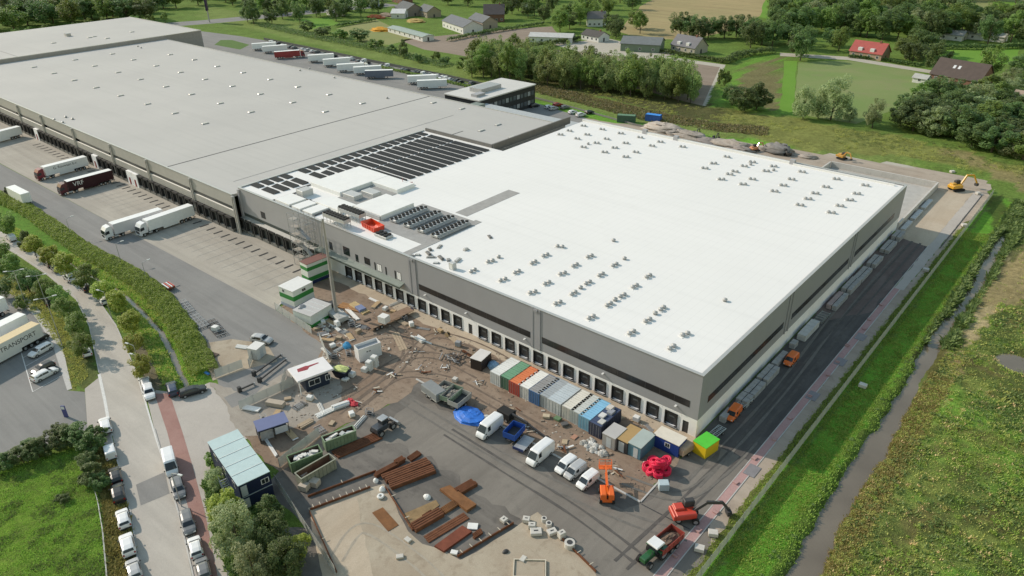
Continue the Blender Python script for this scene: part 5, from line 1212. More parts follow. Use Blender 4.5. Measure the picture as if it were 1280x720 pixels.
# tractor and tipping trailer
a = at(816, 697); b = at(805, 707)
t = thing('farm_tractor', 'green farm tractor with white cab roof hitched to a red tipper', 'tractor', (a.x, a.y, .03), heading(at(840, 678), at(812, 702)))
TG = paint('tractor green', (.02, .10, .03))
MB().cbox(.1, 2.4, -.45, .45, .9, 1.6, .1).build('bonnet', TG, t); MB().box(-1.1, 2.2, -.35, .35, .55, .9).build('chassis', DARK, t)
MB().box(-1.0, .3, -.75, .75, 1.2, 2.45).build('cab', GLASS, t); MB().cbox(-1.2, .5, -.9, .9, 2.45, 2.7, .08).build('cab_roof', WHITE, t)
for s in (-1, 1):
    link('wheel', wheel_me(.85, .5), t, (-.8, s*1.0, .85)); link('wheel', wheel_me(.55, .38), t, (1.8, s*.9, .55)); MB().box(-1.6, .1, s*1.0-.28, s*1.0+.28, 1.72, 1.8).build('mudguard', TG, t)
    MB().tube((1.0, .5*s, 1.6), (1.0, .5*s, 2.3), .05, n=6).build('exhaust', DARK, t) if s > 0 else None
def tipper(label, loc, rz, col, L=4.6, fillc=(.16, .11, .08), cat='trailer', name='tipper_trailer', h=1.0, full=True):
    t = thing(name, label, cat, loc, rz, 'open trailers'); m_ = M('tipper '+str(col), col, .5, .15, 1, 0, .35, .3)
    w_ = 1.15; mb = MB(); mb.box(0, L, -w_, -w_+.07, 1.0, 1.0+h); mb.box(0, L, w_-.07, w_, 1.0, 1.0+h); mb.box(0, .07, -w_+.07, w_-.07, 1.0, 1.0+h); mb.box(L-.07, L, -w_+.07, w_-.07, 1.0, 1.0+h); mb.build('bed_wall', m_, t)
    for k in range(5):
        for s in (-1, 1): MB().box(L*(k+.5)/5-.04, L*(k+.5)/5+.04, s*w_+(.001 if s > 0 else -.06), s*w_+(.06 if s > 0 else -.001), 1.0, 1.0+h).build('rib', m_, t)
    MB().box(.07, L-.07, -w_+.07, w_-.07, .92, 1.05).build('bed_floor', RUST if full else DARK, t)
    if full: MB().blob((L/2, 0, 1.05), L*.46, w_*.86, h*.75, 4).build('load', M('soil load '+str(fillc), fillc, .95, .3, 2), t)
    MB().box(-.2, L+.2, -.35, .35, .7, .9).box(L+.2, L+1.4, -.08, .08, .7, .82).build('chassis', DARK, t)
    for x in (L*.3, L*.55):
        for s in (-1, 1): link('wheel', wheel_me(.45, .35), t, (x, s*1.0, .45))
    return t
a = at(846, 673); tipper('red tipping trailer loaded with soil behind the green tractor', (a.x, a.y, .03), heading(at(846, 673), at(818, 697)), (.30, .06, .045), 4.8)
# orange boom lift, folded upright
a = at(758, 622); t = thing('boom_lift', 'bright orange articulated boom lift parked beside the white vans', 'boom lift', (a.x, a.y, .03), R(128))
OR = paint('lift orange', (.72, .13, .01))
MB().cbox(-1.5, 1.5, -.7, .7, .45, .95, .06).build('chassis', OR, t)
for sx in (-1.1, 1.1):
    for s in (-1, 1): link('wheel', wheel_me(.45, .38), t, (sx, s*.95, .45))
MB().cbox(-1.6, .6, -1.0, -.15, 1.0, 2.0, .1).build('turret_cover', OR, t); MB().cbox(-1.6, .6, .15, 1.0, 1.0, 2.0, .1).build('turret_cover', OR, t); MB().box(-1.2, .4, -.15, .15, 1.0, 1.5).build('turntable', DARK, t)
b = MB(); b.bar((-1.2, 0, 1.7), (2.6, 0, 2.5), .3, .35); b.bar((2.6, 0, 2.5), (-.8, 0, 2.95), .26, .3); b.bar((-.8, 0, 2.95), (3.6, 0, 3.1), .22, .26); b.build('boom', OR, t)
b = MB(); b.box(3.6, 4.6, -1.0, 1.0, 2.2, 2.28)
for x in (3.65, 4.55):
    for y in (-.95, 0, .95): b.tube((x, y, 2.25), (x, y, 3.35), .03, n=5)
for z in (2.8, 3.35):
    b.bar((3.65, -.95, z), (3.65, .95, z), .05, .05); b.bar((4.55, -.95, z), (4.55, .95, z), .05, .05); b.bar((3.65, -.95, z), (4.55, -.95, z), .05, .05); b.bar((3.65, .95, z), (4.55, .95, z), .05, .05)
b.build('basket', OR, t)
# trailers parked in the row west of the vans
for p, q_, c, lab, full in (((546, 503), (556, 494), (.30, .29, .27), 'grey tipping trailer with dirty bed next to the covered one', 1), ((557, 508), (567, 499), (.20, .27, .20), 'sage green tipping trailer between two grey trailers', 1), ((566, 514), (577, 505), (.35, .35, .33), 'open grey trailer with mesh sides beside the blue tarpaulin', 0)):
    a = at(*p); b = at(*q_); tipper(lab, (a.x, a.y, .03), heading(a, b), c, 4.0, (.24, .22, .19), full=bool(full))
a = at(527, 492); t = thing('covered_trailer', 'low trailer with flat grey canvas cover at the head of the row', 'trailer', (a.x, a.y, .03), R(-8)); MB().cbox(0, 4.6, 0, 2.3, .7, 2.1, .12).build('cover', M('grey canvas', (.22, .235, .24), .8, .1, 1), t); MB().box(0, 4.6, -.02, 2.32, .5, .7).build('bed', CONC, t)
for x in (1.6, 2.9):
    for s in (0, 2.2): link('wheel', wheel_me(.36, .2), t, (x, s+.05, .36))
a = at(588, 521); t = thing('blue_tarpaulin', 'crumpled bright blue tarpaulin over a heap beside the white van', 'tarpaulin', (a.x, a.y, .02)); 
MB().blob((0, 0, 0), 3.3, 2.3, 1.0, 21, 9, rough=.14).build('sheet', M('blue tarpaulin', (.03, .16, .58), .5, .3, 1.2), t); MB().blob((2.6, 1.4, 0), 1.2, .8, .5, 22).build('spilled_rubble', M('pale rubble', (.5, .5, .48), .8, .2, 2), t)
# blue trailer and flatbed between vans
a = at(636, 555); b = at(647, 543); tipper('blue high-sided trailer between two white vans', (a.x, a.y, .03), heading(a, b), (.02, .075, .33), 3.4, (.1, .1, .1), h=1.1, full=False)
a = at(650, 563); b = at(660, 552); t = thing('flat_trailer', 'low flat trailer of bare metal with a dark blue frame', 'trailer', (a.x, a.y, .03), heading(a, b)); MB().box(-.6, 3.0, -1.0, 1.0, .55, .68).build('bed', STEEL, t); MB().box(-.7, -.6, -1, 1, .4, .9).build('tail_frame', paint('navy frame', (.015, .03, .12)), t)
for x in (.5, 1.3):
    for s in (-1, 1): link('wheel', wheel_me(.33, .2), t, (x, s*.9, .33))
# black loader arm
a = at(632, 523); b = at(683, 551); t = thing('loader_crane', 'black pipe-handling machine with a long dark boom lying behind the vans', 'crane', (a.x, a.y, .03), heading(a, b)); LL = (b-a).length
MB().cbox(-1.2, 1.6, -.9, .9, .7, 1.9, .12).build('body', BLACK, t); MB().bar((.5, 0, 1.7), (LL*.55, 0, 1.5), .35, .4).bar((LL*.55, 0, 1.4), (LL, 0, .6), .28, .3).build('boom', DARK, t); MB().side([(LL-.3, .7), (LL+.5, .6), (LL+.4, .05), (LL-.2, .05)], -.5, .5).build('grab', BLACK, t)
for x in (-.8, .9):
    for s in (-1, 1): link('wheel', wheel_me(.42, .3), t, (x, s*.8, .42))
MB().bar((LL*.3, .17, 1.75), (LL*.45, .17, 1.66), .03, .2).build('white_plate', WHITE, t)
# dark compact loader among the rusty piles
a = at(480, 538); b = at(492, 530); t = thing('wheel_loader', 'dark wheel loader standing at the edge of the mud near the green skips', 'loader', (a.x, a.y, .03), heading(a, b))
MB().cbox(-2.0, .2, -.8, .8, .7, 1.7, .1).build('body', paint('charcoal machine', (.05, .055, .065)), t); MB().box(-.6, .6, -.6, .6, 1.7, 2.6).build('cab', GLASS, t); MB().cbox(-.75, .75, -.7, .7, 2.6, 2.75, .05).build('cab_roof', STEEL, t)
for x in (-1.4, 1.2):
    for s in (-1, 1): link('wheel', wheel_me(.62, .42), t, (x, s*.95, .62))
MB().bar((.3, -.5, 1.3), (2.2, -.5, .6), .14, .2).bar((.3, .5, 1.3), (2.2, .5, .6), .14, .2).build('lift_arm', DARK, t); MB().side([(2.1, .9), (2.3, .1), (3.0, .05), (2.9, .3), (2.5, .9)], -1.1, 1.1).build('bucket', STEEL, t)
# orange vans along the shaded wall
for p, q_, lab in (((916, 521), (906, 533), 'orange van parked in the shade beside the slab stacks, closer to the warehouse corner'), ((988, 453.5), (978, 464), 'orange van parked in the shade halfway along the long side wall')):
    a = at(*p); b = at(*q_); car('smallvan', 'orange', (a.x, a.y, .03), heading(a, b), lab, 'orange vans in the shade')
# ------------------------------------------------------------------ crane and scaffold
a = at(421, 398); MA = Vector((-77.6, -13.6, 0))
t = thing('mobile_crane', 'mobile crane with its telescopic mast raised in front of the facade', 'crane', (MA.x, MA.y, .03), R(170))
MG = M('crane grey', (.30, .30, .29), .5, .1, 1, .2)
MB().cbox(-3.2, 3.4, -1.2, 1.2, .7, 1.6, .1).build('carrier', M('crane carrier', (.42, .42, .40), .5), t); MB().cbox(2.0, 3.6, -1.2, 1.2, 1.6, 2.6, .12).build('cab', DARK, t)
for x in (-2.4, -1.1, 1.4, 2.7):
    for s in (-1, 1): link('wheel', wheel_me(.55, .4), t, (x, s*1.05, .55))
m_ = MB(); m_.box(-.27, .27, -.27, .27, 1.6, 10); m_.box(-.2, .2, -.2, .2, 10, 17); m_.box(-.14, .14, -.14, .14, 17, 23); m_.build('mast', MG, t)
MB().tube((.3, 0, 23), (1.2, 0, 19), .04, n=5).tube((-.3, 0, 23), (-2.2, .4, 1.6), .035, n=5).tube((.3, .2, 23), (1.9, .4, 13), .035, n=5).build('cable', M('crane cable', (.4, .38, .3), .6), t)
for s in (-1, 1):
    MB().bar((-2.8, s*1.2, .9), (-3.2, s*2.8, .1), .2, .2).build('outrigger', MG, t); MB().bar((2.2, s*1.2, .9), (2.4, s*2.8, .1), .2, .2).build('outrigger', MG, t)
t = thing('stair_scaffold', 'grey scaffold stair tower against the facade beside the striped cabins', 'scaffold', (-102.5, -2.2, .03))
p_ = MB()
for x in (-4.4, -2.2, 0, 2.2):
    for y in (-1.6, .2, 1.6): 
        MB().tube((x, y, 0), (x, y, 13.6), .06, n=6).build('standard', STEEL, t)
for z in (2, 4, 6, 8, 10, 12, 13.4):
    l_ = MB()
    for y in (-1.6, .2, 1.6): l_.bar((-4.4, y, z), (2.2, y, z), .06, .06)
    for x in (-4.4, -2.2, 0, 2.2): l_.bar((x, -1.6, z), (x, 1.6, z), .06, .06)
    l_.build('ledger', STEEL, t)
    if z < 13: MB().box(-4.3, -2.3, -1.5, .1, z+.05, z+.1).build('deck', M('scaffold deck', (.33, .31, .28), .7), t); 
for k in range(6):
    z = 2*k; a_, b_ = ((-2.1, 2.1) if k % 2 else (2.1, -2.1))
    MB().bar((a_, -.7, z+.1), (b_, -.7, z+2.1), .9, .12).build('stair_flight', STEEL, t); MB().bar((a_, -1.62, z), (b_, -1.62, z+2), .05, .05).build('diagonal_brace', STEEL, t)
    MB().bar((-4.4, -1.62, z), (-2.2, -1.62, z+2), .05, .05).build('diagonal_brace', STEEL, t)
# ------------------------------------------------------------------ steel and concrete
def beams(label, a_px, b_px, wd, n, h, mat, group='stacks of rusty steel piles', lay=1):
    a, b = at(*a_px), at(*b_px); L = (b-a).length
    t = thing('steel_pile_stack', label, 'steel stack', (a.x, a.y, .04), heading(a, b), group); w_ = wd/n
    for j in range(lay):
        for k in range(n):
            y = -wd/2+(k+.5)*w_; o = random.uniform(-.2, .2); z = j*h*1.06
            mb = MB(); hw = w_*.48
            mb.loft([[(x, y-hw, z), (x, y-hw*.98, z+h*.8), (x, y-hw*.8, z+h), (x, y-hw*.2, z+h), (x, y-hw*.1, z+h*.8), (x, y+hw*.1, z+h*.8), (x, y+hw*.2, z+h), (x, y+hw*.8, z+h), (x, y+hw*.98, z+h*.8), (x, y+hw, z)] for x in (o, L+o*.5)])
            mb.build('sheet_pile', mat, t)
    return t
beams('long double stack of rusty sheet piles nearest the green skips', (480, 601), (536, 579), 1.9, 2, .3, RUST, lay=2)
beams('long stack of rusty sheet piles along the slab edge, outer one', (488, 609), (543, 588), 1.7, 2, .32, RUST, lay=2)
beams('short rusty piles stacked at the corner of the pile yard', (470, 596), (498, 581), .9, 2, .3, RUST, lay=2)
beams('small rusty bundle between the long piles and the skips', (495, 582), (505, 576), 1.0, 3, .4, RUST, lay=2)
beams('small dark rusty bundle at the far end of the pile yard', (511, 576), (524, 567), 1.2, 3, .35, RUST)
beams('rusty bundle with white clamps behind the wide plate', (572, 617), (593, 605), 1.5, 4, .3, RUST, lay=2)
beams('long rusty pile stack leaning to the slab kerb', (517, 662), (552, 642), 1.7, 2, .32, RUST, lay=2)
beams('short orange rusty stack at the end of a longer one', (554, 640), (571, 629), 1.3, 3, .35, RUST2)
beams('flat row of rusty piles beside the red-brown plate', (533, 675), (583, 645), 1.5, 2, .14, RUST)
beams('long low stack of rusty piles beside the pale green skip', (418, 570), (474, 545), 2.2, 3, .3, RUST, lay=1)
beams('short rusty pile offcut on the tan plate', (529, 648), (540, 641), .7, 2, .4, RUST)
beams('small reddish bundle near the trench pipes', (592, 672), (602, 665), .9, 2, .35, RUST)
def plate(label, cs, h, mat, n=3, z=.04):
    P_ = [at(*p, z) for p in cs]; c = sum(P_, Vector())/len(P_); t = thing('steel_plate_stack', label, 'steel plates', (c.x, c.y, z), 0, 'rusty road plates')
    for k in range(n):
        MB().prism([(p.x-c.x+random.uniform(-.06, .06), p.y-c.y+random.uniform(-.06, .06)) for p in P_][::-1] if (P_[1]-P_[0]).cross(P_[2]-P_[0]).z < 0 else [(p.x-c.x+random.uniform(-.06, .06), p.y-c.y+random.uniform(-.06, .06)) for p in P_], k*h/n, (k+1)*h/n-.008).build('plate', mat, t)
plate('thick stack of wide ochre rusty plates in the pile yard', [(550, 614), (563, 609), (595.5, 633), (584, 641)], .5, RUST2, 5)
plate('red-brown rusty plate stack by the white sheet', [(543, 684), (578, 658.5), (590, 666), (555.5, 691)], .35, M('red rust', (.17, .05, .028), .85, .25, 1), 3)
plate('single brown steel plate lying on the concrete slab', [(465.5, 641), (478, 634.5), (498, 656.7), (484.5, 664.5)], .06, RUST2, 1, .05)
plate('thin tan plates spread between the pile stacks', [(504, 643), (545, 625), (549, 632), (511, 659)], .08, M('tan rust', (.25, .17, .085), .85, .3, .7), 2)
# crates, bags, sheets
def cube_thing(name, label, cat, p, sx, sy, sz, mat, rz=0, group=None, part='block', bags=False, z=.03):
    a = at(*p); t = thing(name, label, cat, (a.x, a.y, z), R(rz), group)
    if bags: MB().blob((0, 0, 0), sx/2, sy/2, sz, int(p[0]), 6, rough=.1).build('sack', mat, t)
    else:
        MB().cbox(-sx/2, sx/2, -sy/2, sy/2, .12, sz, .04).build(part, mat, t); f = MB()
        for y in (-sy*.35, 0, sy*.35): f.box(-sx/2, sx/2, y-.06, y+.06, 0, .115)
        f.build('pallet', WOOD, t)
    return t
CR = M('timber crate', (.45, .39, .32), .8, .15, 2)
for p, lab in (((381, 612), 'pale timber crate beside the grey skip'), ((394, 607), 'timber crate with pink tint between two others by the grey skip'), ((378, 598), 'small crate against the end of the grey skip')):
    cube_thing('crate', lab, 'crate', p, 1.4, 1.2, 1.1, CR, 20, 'crates by the grey skip')
PB = M('pale block', (.52, .50, .46), .8, .12, 1.5)
labs = ['square pale block with a dot, standing first on the asphalt edge', 'low pale block among the precast pieces', 'wide pale block pile beside the slab edge', 'round pale block top of the precast group', 'round pale block second of the precast group', 'square pale precast block with a slot', 'upright precast block with a dark hole', 'large white precast ring piece at the end of the group', 'pale grid block beside the trench formwork']
for i, (p, sx, sy, sz) in enumerate((((658, 652), 1.0, .9, .7), ((665, 660), 1.0, .8, .8), ((670, 667), 1.6, 1.2, .6), ((680, 652), .8, .8, .7), ((686, 658), .9, .8, .7), ((690, 667), 1.3, 1.0, .6), ((702, 672), 1.0, .8, 1.1), ((712, 683), 1.5, 1.3, .8), ((630, 652), .9, .9, .6))):
    if i in (3, 4, 7):
        a = at(*p); t = thing('precast_ring', labs[i], 'precast block', (a.x, a.y, .03), 0, 'precast blocks by the slab'); m_ = MB(); m_.tube((0, 0, 0), (0, 0, sz), sx/2, sx/2, 14); m_.build('ring', PB, t); MB().tube((0, 0, sz), (0, 0, sz+.03), sx*.28, sx*.28, 10).build('hole', DARK, t)
    else:
        t = cube_thing('precast_block', labs[i], 'precast block', p, sx, sy, sz, PB, 30+i*7, 'precast blocks by the slab')
        MB().box(-sx*.2, sx*.2, -sy*.1, sy*.1, sz+.001, sz+.012).build('recess', DARK, t)
WS = M('white sheeting', (.70, .70, .68), .7, .08, 1)
cube_thing('white_sack', 'crumpled white sack on the dark asphalt among the rust plates', 'sack', (534, 622), 1.3, 1.0, .5, WS, 0, None, bags=True)
cube_thing('white_board', 'white board lying at the end of the red-brown plates', 'board', (591, 659), 1.5, 1.2, .25, WS, 35)
cube_thing('white_sack', 'white sack at the corner of the concrete slab', 'sack', (478, 613), 1.1, 1.0, .7, WS, 0, None, bags=True)
cube_thing('white_sack', 'white sack beside the pile stack corner', 'sack', (470, 602), 1.0, .8, .6, WS, 0, None, bags=True)
t = thing('ring_pipe', 'white concrete ring lying near the brown plate on the slab', 'ring', (*at(476, 622)[:2], .04)); m_ = MB(); torus(m_, (0, 0, .25), .38, .2, n=16); m_.build('ring', WS, t)
cube_thing('white_crate', 'white cube on the flatbed of planks', 'crate', (481, 408), 1.9, 1.7, 1.6, M('white wrap', (.72, .72, .70), .5, .05, 1), 10, None, z=1.05)
for p, sz, lab in (((462, 462), 2.0, 'tall stack of white sacks beside the white container'), ((469, 458), 2.4, 'tallest stack of white sacks by the white container'), ((456, 464), .9, 'low white sack at the foot of the sack stacks'), ((440, 470), .9, 'grey-white sack next to the navy skip'), ((432, 475), .5, 'flat pale sack in front of the navy skip')):
    a = at(*p); t = thing('sack_stack', lab, 'sacks', (a.x, a.y, .03), R(15), 'white sacks near the white container')
    n = max(1, int(sz/.6))
    for k in range(n): MB().cbox(-.6+random.uniform(-.08, .08), .6, -.5, .5+random.uniform(-.08, .08), k*sz/n, (k+1)*sz/n-.02, .12).build('sack', M('white sack cloth', (.64, .64, .62), .8, .1, 1.5), t)
# flatbed with planks
a, b = at(462, 414), at(516, 390); L = (b-a).length
t = thing('flatbed_trailer', 'long flatbed trailer decked with brown planks under the docks', 'trailer', (a.x, a.y, .03), heading(a, b))
for k in range(10): MB().box(0, L*.96, -1.2+k*.24, -1.2+k*.24+.225, .95, 1.05).build('plank', M('brown planks', (.24, .165, .115), .8, .25, 1.2), t)
MB().box(0, L, -.5, .5, .65, .94).build('chassis', paint('navy chassis', (.02, .03, .08)), t)
for x in (1.2, 2.4, L*.75):
    for s in (-1, 1): link('wheel', wheel_me(.45, .35), t, (x, s*.95, .45))
# timber ramp, pipes, planks, pallets in the mud
def planks(label, a_px, b_px, n, wd, mat, h=.12, name='plank_stack', cat='planks', group='timber and pipes on the mud', piece='plank'):
    a, b = at(*a_px), at(*b_px); L = (b-a).length; t = thing(name, label, cat, (a.x, a.y, .03), heading(a, b), group)
    for k in range(n):
        y = -wd/2+k*wd/n; o = random.uniform(-.15, .15)
        if piece == 'pipe': MB().tube((o, y, h/2), (L+o, y, h/2), h/2, n=8).build('pipe', mat, t)
        else: MB().box(o, L+o, y, y+wd/n*.9, 0, h*random.uniform(.7, 1.1)).build(piece, mat, t)
TAN = M('tan boards', (.38, .30, .21), .8, .15, 1.5); PVC = M('white pvc', (.66, .66, .63), .5, .06, 1); PALE = M('pale timber', (.52, .47, .38), .8, .15, 2)
planks('tan board ramp lying across the mud below the docks', (494, 416), (505, 438), 3, 1.6, TAN, .08)
planks('bundle of white pipes beside the low white cabin', (434, 386), (448, 400), 4, .9, PVC, .28, 'pipe_stack', 'pipes', piece='pipe')
planks('second bundle of white pipes next to the cabin yard', (427, 389), (441, 402), 3, .7, PVC, .25, 'pipe_stack', 'pipes', piece='pipe')
planks('pale profiles stacked by the kerb of the yard road', (394, 402), (412, 415), 4, .9, PALE, .2)
planks('white profiles beside the gate kerb', (408, 400), (426, 415), 3, .8, PVC, .2)
planks('loose pale boards on the mud near the white container', (428, 412), (436, 421), 4, 1.2, PALE, .15)
planks('orange formwork beams heaped under the crane mast', (425, 382), (452, 388), 7, 2.2, M('orange timber', (.36, .19, .08), .8, .25, 2), .3)
planks('pale formwork beams in the heap below the mast', (440, 380), (458, 392), 6, 1.8, M('straw timber', (.50, .38, .20), .8, .2, 2), .35)
planks('white pipes lying before the docks', (514, 420), (540, 430), 2, .5, PVC, .2, 'pipe_stack', 'pipes', piece='pipe')
planks('white sheets piled on the mud below the docks', (521, 422), (530, 428), 3, 1.2, WS, .5)
planks('long white profiles on the verge near the shelter', (396, 521), (420, 510), 4, 1.2, PVC, .25)
planks('pale blocks of insulation on the verge by the red hose', (416, 512), (436, 505), 3, .9, WS, .6)
planks('wooden pallets stacked on the bank near the shelter', (374, 535), (390, 526), 4, 1.3, TAN, .35)
planks('two dark timbers lying on the mud', (455, 402), (463, 399), 2, .8, M('dark timber', (.07, .055, .045), .9), .2)
planks('white boards on the apron by the dock doors', (462, 373), (473, 378), 2, .7, WS, .15)
planks('long white beam set beside the site office', (324, 537), (346, 571), 2, .5, WS, .25)
cube_thing('blue_crate', 'slate blue crate on the mud beside the formwork heap', 'crate', (451, 388), 2.2, 1.6, .8, M('slate blue crate', (.18, .22, .36), .6), -10)
cube_thing('blue_box', 'light blue box standing on the asphalt near the red coils', 'box', (829, 611), 1.5, 1.3, 1.3, M('light blue box', (.40, .48, .52), .6), 40)
cube_thing('blue_tarp_bundle', 'sky blue sheet bundle next to the white container', 'bundle', (434, 434), 1.8, 1.6, 1.2, M('sky blue sheet', (.06, .30, .55), .6, .25, 2), 0, None, bags=True)
cube_thing('blue_sheet_heap', 'blue and white plastic heap beside the black box', 'bundle', (617, 458), 2.6, 2.2, 1.1, M('blue white sheet', (.22, .36, .52), .6, .5, 1.5), 0, None, bags=True)
cube_thing('white_pile', 'pale crate casting a shadow on the bare mud', 'crate', (569, 477), .9, .9, .8, PB, 10)
# dark scrap heap
a = at(568, 448); t = thing('scrap_heap', 'dark heap of scaffold couplings and bars on the mud', 'scrap', (a.x, a.y, .03))
rg = random.Random(3)
for k in range(26):
    x, y, r_ = rg.uniform(-2.4, 2.4), rg.uniform(-1.6, 1.6), rg.uniform(0, 3.1); l_ = rg.uniform(.5, 1.2)
    MB().bar((x-l_*math.cos(r_), y-l_*math.sin(r_), rg.uniform(.1, .7)), (x+l_*math.cos(r_), y+l_*math.sin(r_), rg.uniform(.1, .7)), .12, .12).build('bar', DARK if k % 3 else STEEL, t)
# red pipe coils
RC = M('red pipe', (.60, .014, .06), .5, .12, 1.5)
a0 = at(812, 588)
for i, (p, z, lab) in enumerate((((813, 592), 0, 'red pipe coil leaning out at the near edge of the heap'), ((822, 596), 0, 'red pipe coil lying flat at the foot of the heap'), ((832, 592), 0, 'red pipe coil close to the blue cabin'), ((826, 582), 0, 'red pipe coil at the back of the heap'), ((817, 585), .8, 'red pipe coil on top of the heap'), ((828, 588), .8, 'red pipe coil resting upon two others'), ((819, 590), .8, 'tilted red pipe coil in the middle of the heap'), ((809, 587), 0, 'red pipe coil at the outer end of the heap'), ((832, 584), .8, 'upper red pipe coil on the side of the blue cabin'), ((824, 591), 1.5, 'topmost red pipe coil'), ((815, 579), 0, 'red pipe coil on the side of the teal hut'))):
    q = at(*p); t = thing('pipe_coil', lab, 'pipe coil', (q.x, q.y, .05+z), 0, 'red pipe coils'); tl = Matrix.Rotation(rg.uniform(-.5, .5), 3, 'X') @ Matrix.Rotation(rg.uniform(-.5, .5), 3, 'Y')
    for j, (R0, dz) in enumerate(((.7, .0), (.7, .24), (.7, .48), (.45, .0), (.45, .24), (.45, .48))):
        m_ = MB(); torus(m_, (0, 0, dz+.25), R0, .16, n=18, m=6, tilt=tl); m_.build('winding', RC, t, smooth=True)
# red hose heap by the verge
a = at(440, 504); t = thing('red_netting', 'red safety netting thrown over the bank near the insulation blocks', 'netting', (a.x, a.y, .03)); MB().blob((0, 0, 0), 1.6, .8, .5, 31, rough=.4).build('net', M('red net', (.42, .03, .045), .7, .3, 3), t); MB().tube((-1.4, .3, .05), (1.7, .9, .4), .05, n=6).build('pole', WS, t)
# pallets of hoses near the huts
rg = random.Random(9)
for i, (p, n) in enumerate((((735, 560), 7), ((748, 566), 5), ((741, 555), 5))):
    a = at(*p); t = thing('debris_pile', ('pale rubble and hoses heaped before the grey hut', 'white bags and pipe ends near the grey hut', 'grey junk pile behind the rubble, by the navy container')[i], 'debris', (a.x, a.y, .03), 0, 'junk before the huts')
    for k in range(n*2):
        s = rg.uniform(.2, .5); x, y = rg.gauss(0, .9), rg.gauss(0, .6)
        MB().blob((x, y, 0), s*1.3, s, s*.9, k+i*9, 5, rough=.25).build('lump', M('pale junk %d' % (k % 3), ((.46, .45, .42), (.34, .33, .30), (.60, .59, .56))[k % 3], .8, .2, 2), t)
for i, (p, c) in enumerate((((697, 525), (.12, .20, .11)), ((683, 522), (.5, .42, .3)), ((706, 532), (.1, .1, .1)), ((718, 547), (.40, .22, .15)), ((706, 553), (.42, .33, .22)), ((585, 515), (.5, .5, .5)))):
    cube_thing('small_crate', ('green crate before the wide grey container', 'pale timber frame before the strapped container', 'black crate before the dirty white container', 'reddish sheet lying on the mud below the light blue container', 'tan sheet lying on the mud behind the white vans', 'grey slab beside the blue tarpaulin')[i], 'crate', p, 1.2, .9, .5 if i < 3 else .16, M('crate %d' % i, c, .8, .2, 2), 30*i)
# formwork rails with pins along the slab
def rail(label, a_px, b_px, n, mat, name='formwork_rail'):
    a, b = at(*a_px), at(*b_px); L = (b-a).length; t = thing(name, label, 'formwork', (a.x, a.y, .04), heading(a, b), 'formwork rails')
    MB().box(0, L, -.06, .06, 0, .4).build('board', RUST, t)
    for k in range(n): MB().box(L*(k+.5)/n-.05, L*(k+.5)/n+.05, -.05, .6, .36, .42).build('strut', PALE, t)
rail('rusty formwork rail with pale struts along the slab end', (388, 638), (463, 610), 9, RUST)
rail('dark rail along the asphalt behind the strutted one', (385, 622), (470, 590), 1, DARK)
rail('rusty rail up the side of the concrete slab', (387, 640), (421, 716), 1, RUST2)
rail('pale timber form beside the trench near the precast blocks', (572, 697), (642, 655), 6, PALE)
rail('brown edge form between slab and asphalt by the precast ring', (700, 672), (745, 716), 3, RUST)
rail('dark kerb form bordering the rusty piles', (482, 610), (516, 664), 2, RUST2)
for i, p in enumerate(((510, 676), (568, 692), (500, 697), (632, 690), (654, 700))):
    cube_thing('slab_fitting', ('pale fitting bag on the slab beside the plate row', 'white fitting at the curve of the slab edge', 'grey fitting bag on the open slab', 'dark cast ring lying in the trench area', 'pale form box at the slab corner')[i], 'fitting', p, 1.0, .7, .35, (PB, WS, PB, DARK, PB)[i], 25*i, None, bags=(i == 3))
a = at(662, 712); t = thing('form_frame', 'square pale formwork frame with grey inserts at the slab corner', 'formwork', (a.x, a.y, .05), R(38)); f = MB(); f.box(-2.2, 2.2, -1.5, -1.35, 0, .3); f.box(-2.2, 2.2, 1.35, 1.5, 0, .3); f.box(-2.2, -2.05, -1.35, 1.35, 0, .3); f.box(2.05, 2.2, -1.35, 1.35, 0, .3); f.build('frame', PALE, t); MB().box(-2.0, 2.0, -1.3, 1.3, .02, .1).build('infill', SLAB, t)
# slab stacks along the side wall
rg = random.Random(5)
segs = [(6.3, 9.5, 1), (12.5, 15.2, 2), (15.6, 20.5, 2), (21, 26.5, 2), (27.5, 33, 1), (36, 38, 1), (40, 47.5, 3), (49, 54, 4), (56, 63.5, 5), (65, 72, 2), (72.6, 80, 2), (82, 88, 2), (92, 99, 2), (101, 106, 2), (109, 116, 6), (118, 126, 6), (128, 136, 6)]
GB = M('grey slab concrete', (.34, .345, .35), .85, .15, .8, 0, .2, .2); PK = M('pinkish slab', (.36, .29, .29), .85, .15, .8); LG = M('pale slab', (.48, .49, .49), .85, .1, .8)
land = ['in the gap behind the yellow box', 'just past the first orange van', 'second past the first orange van', 'third past the first orange van', 'just before the second orange van', 'small one behind the second orange van', 'pale and wide, past the second orange van', 'open framed, past the wide pale one', 'pinkish, halfway along the wall', 'just past the pinkish stack', 'second past the pinkish stack', 'third past the pinkish stack', 'fourth past the pinkish stack', 'at the far end of the shaded wall', 'first along the pit wall', 'second along the pit wall', 'third along the pit wall']
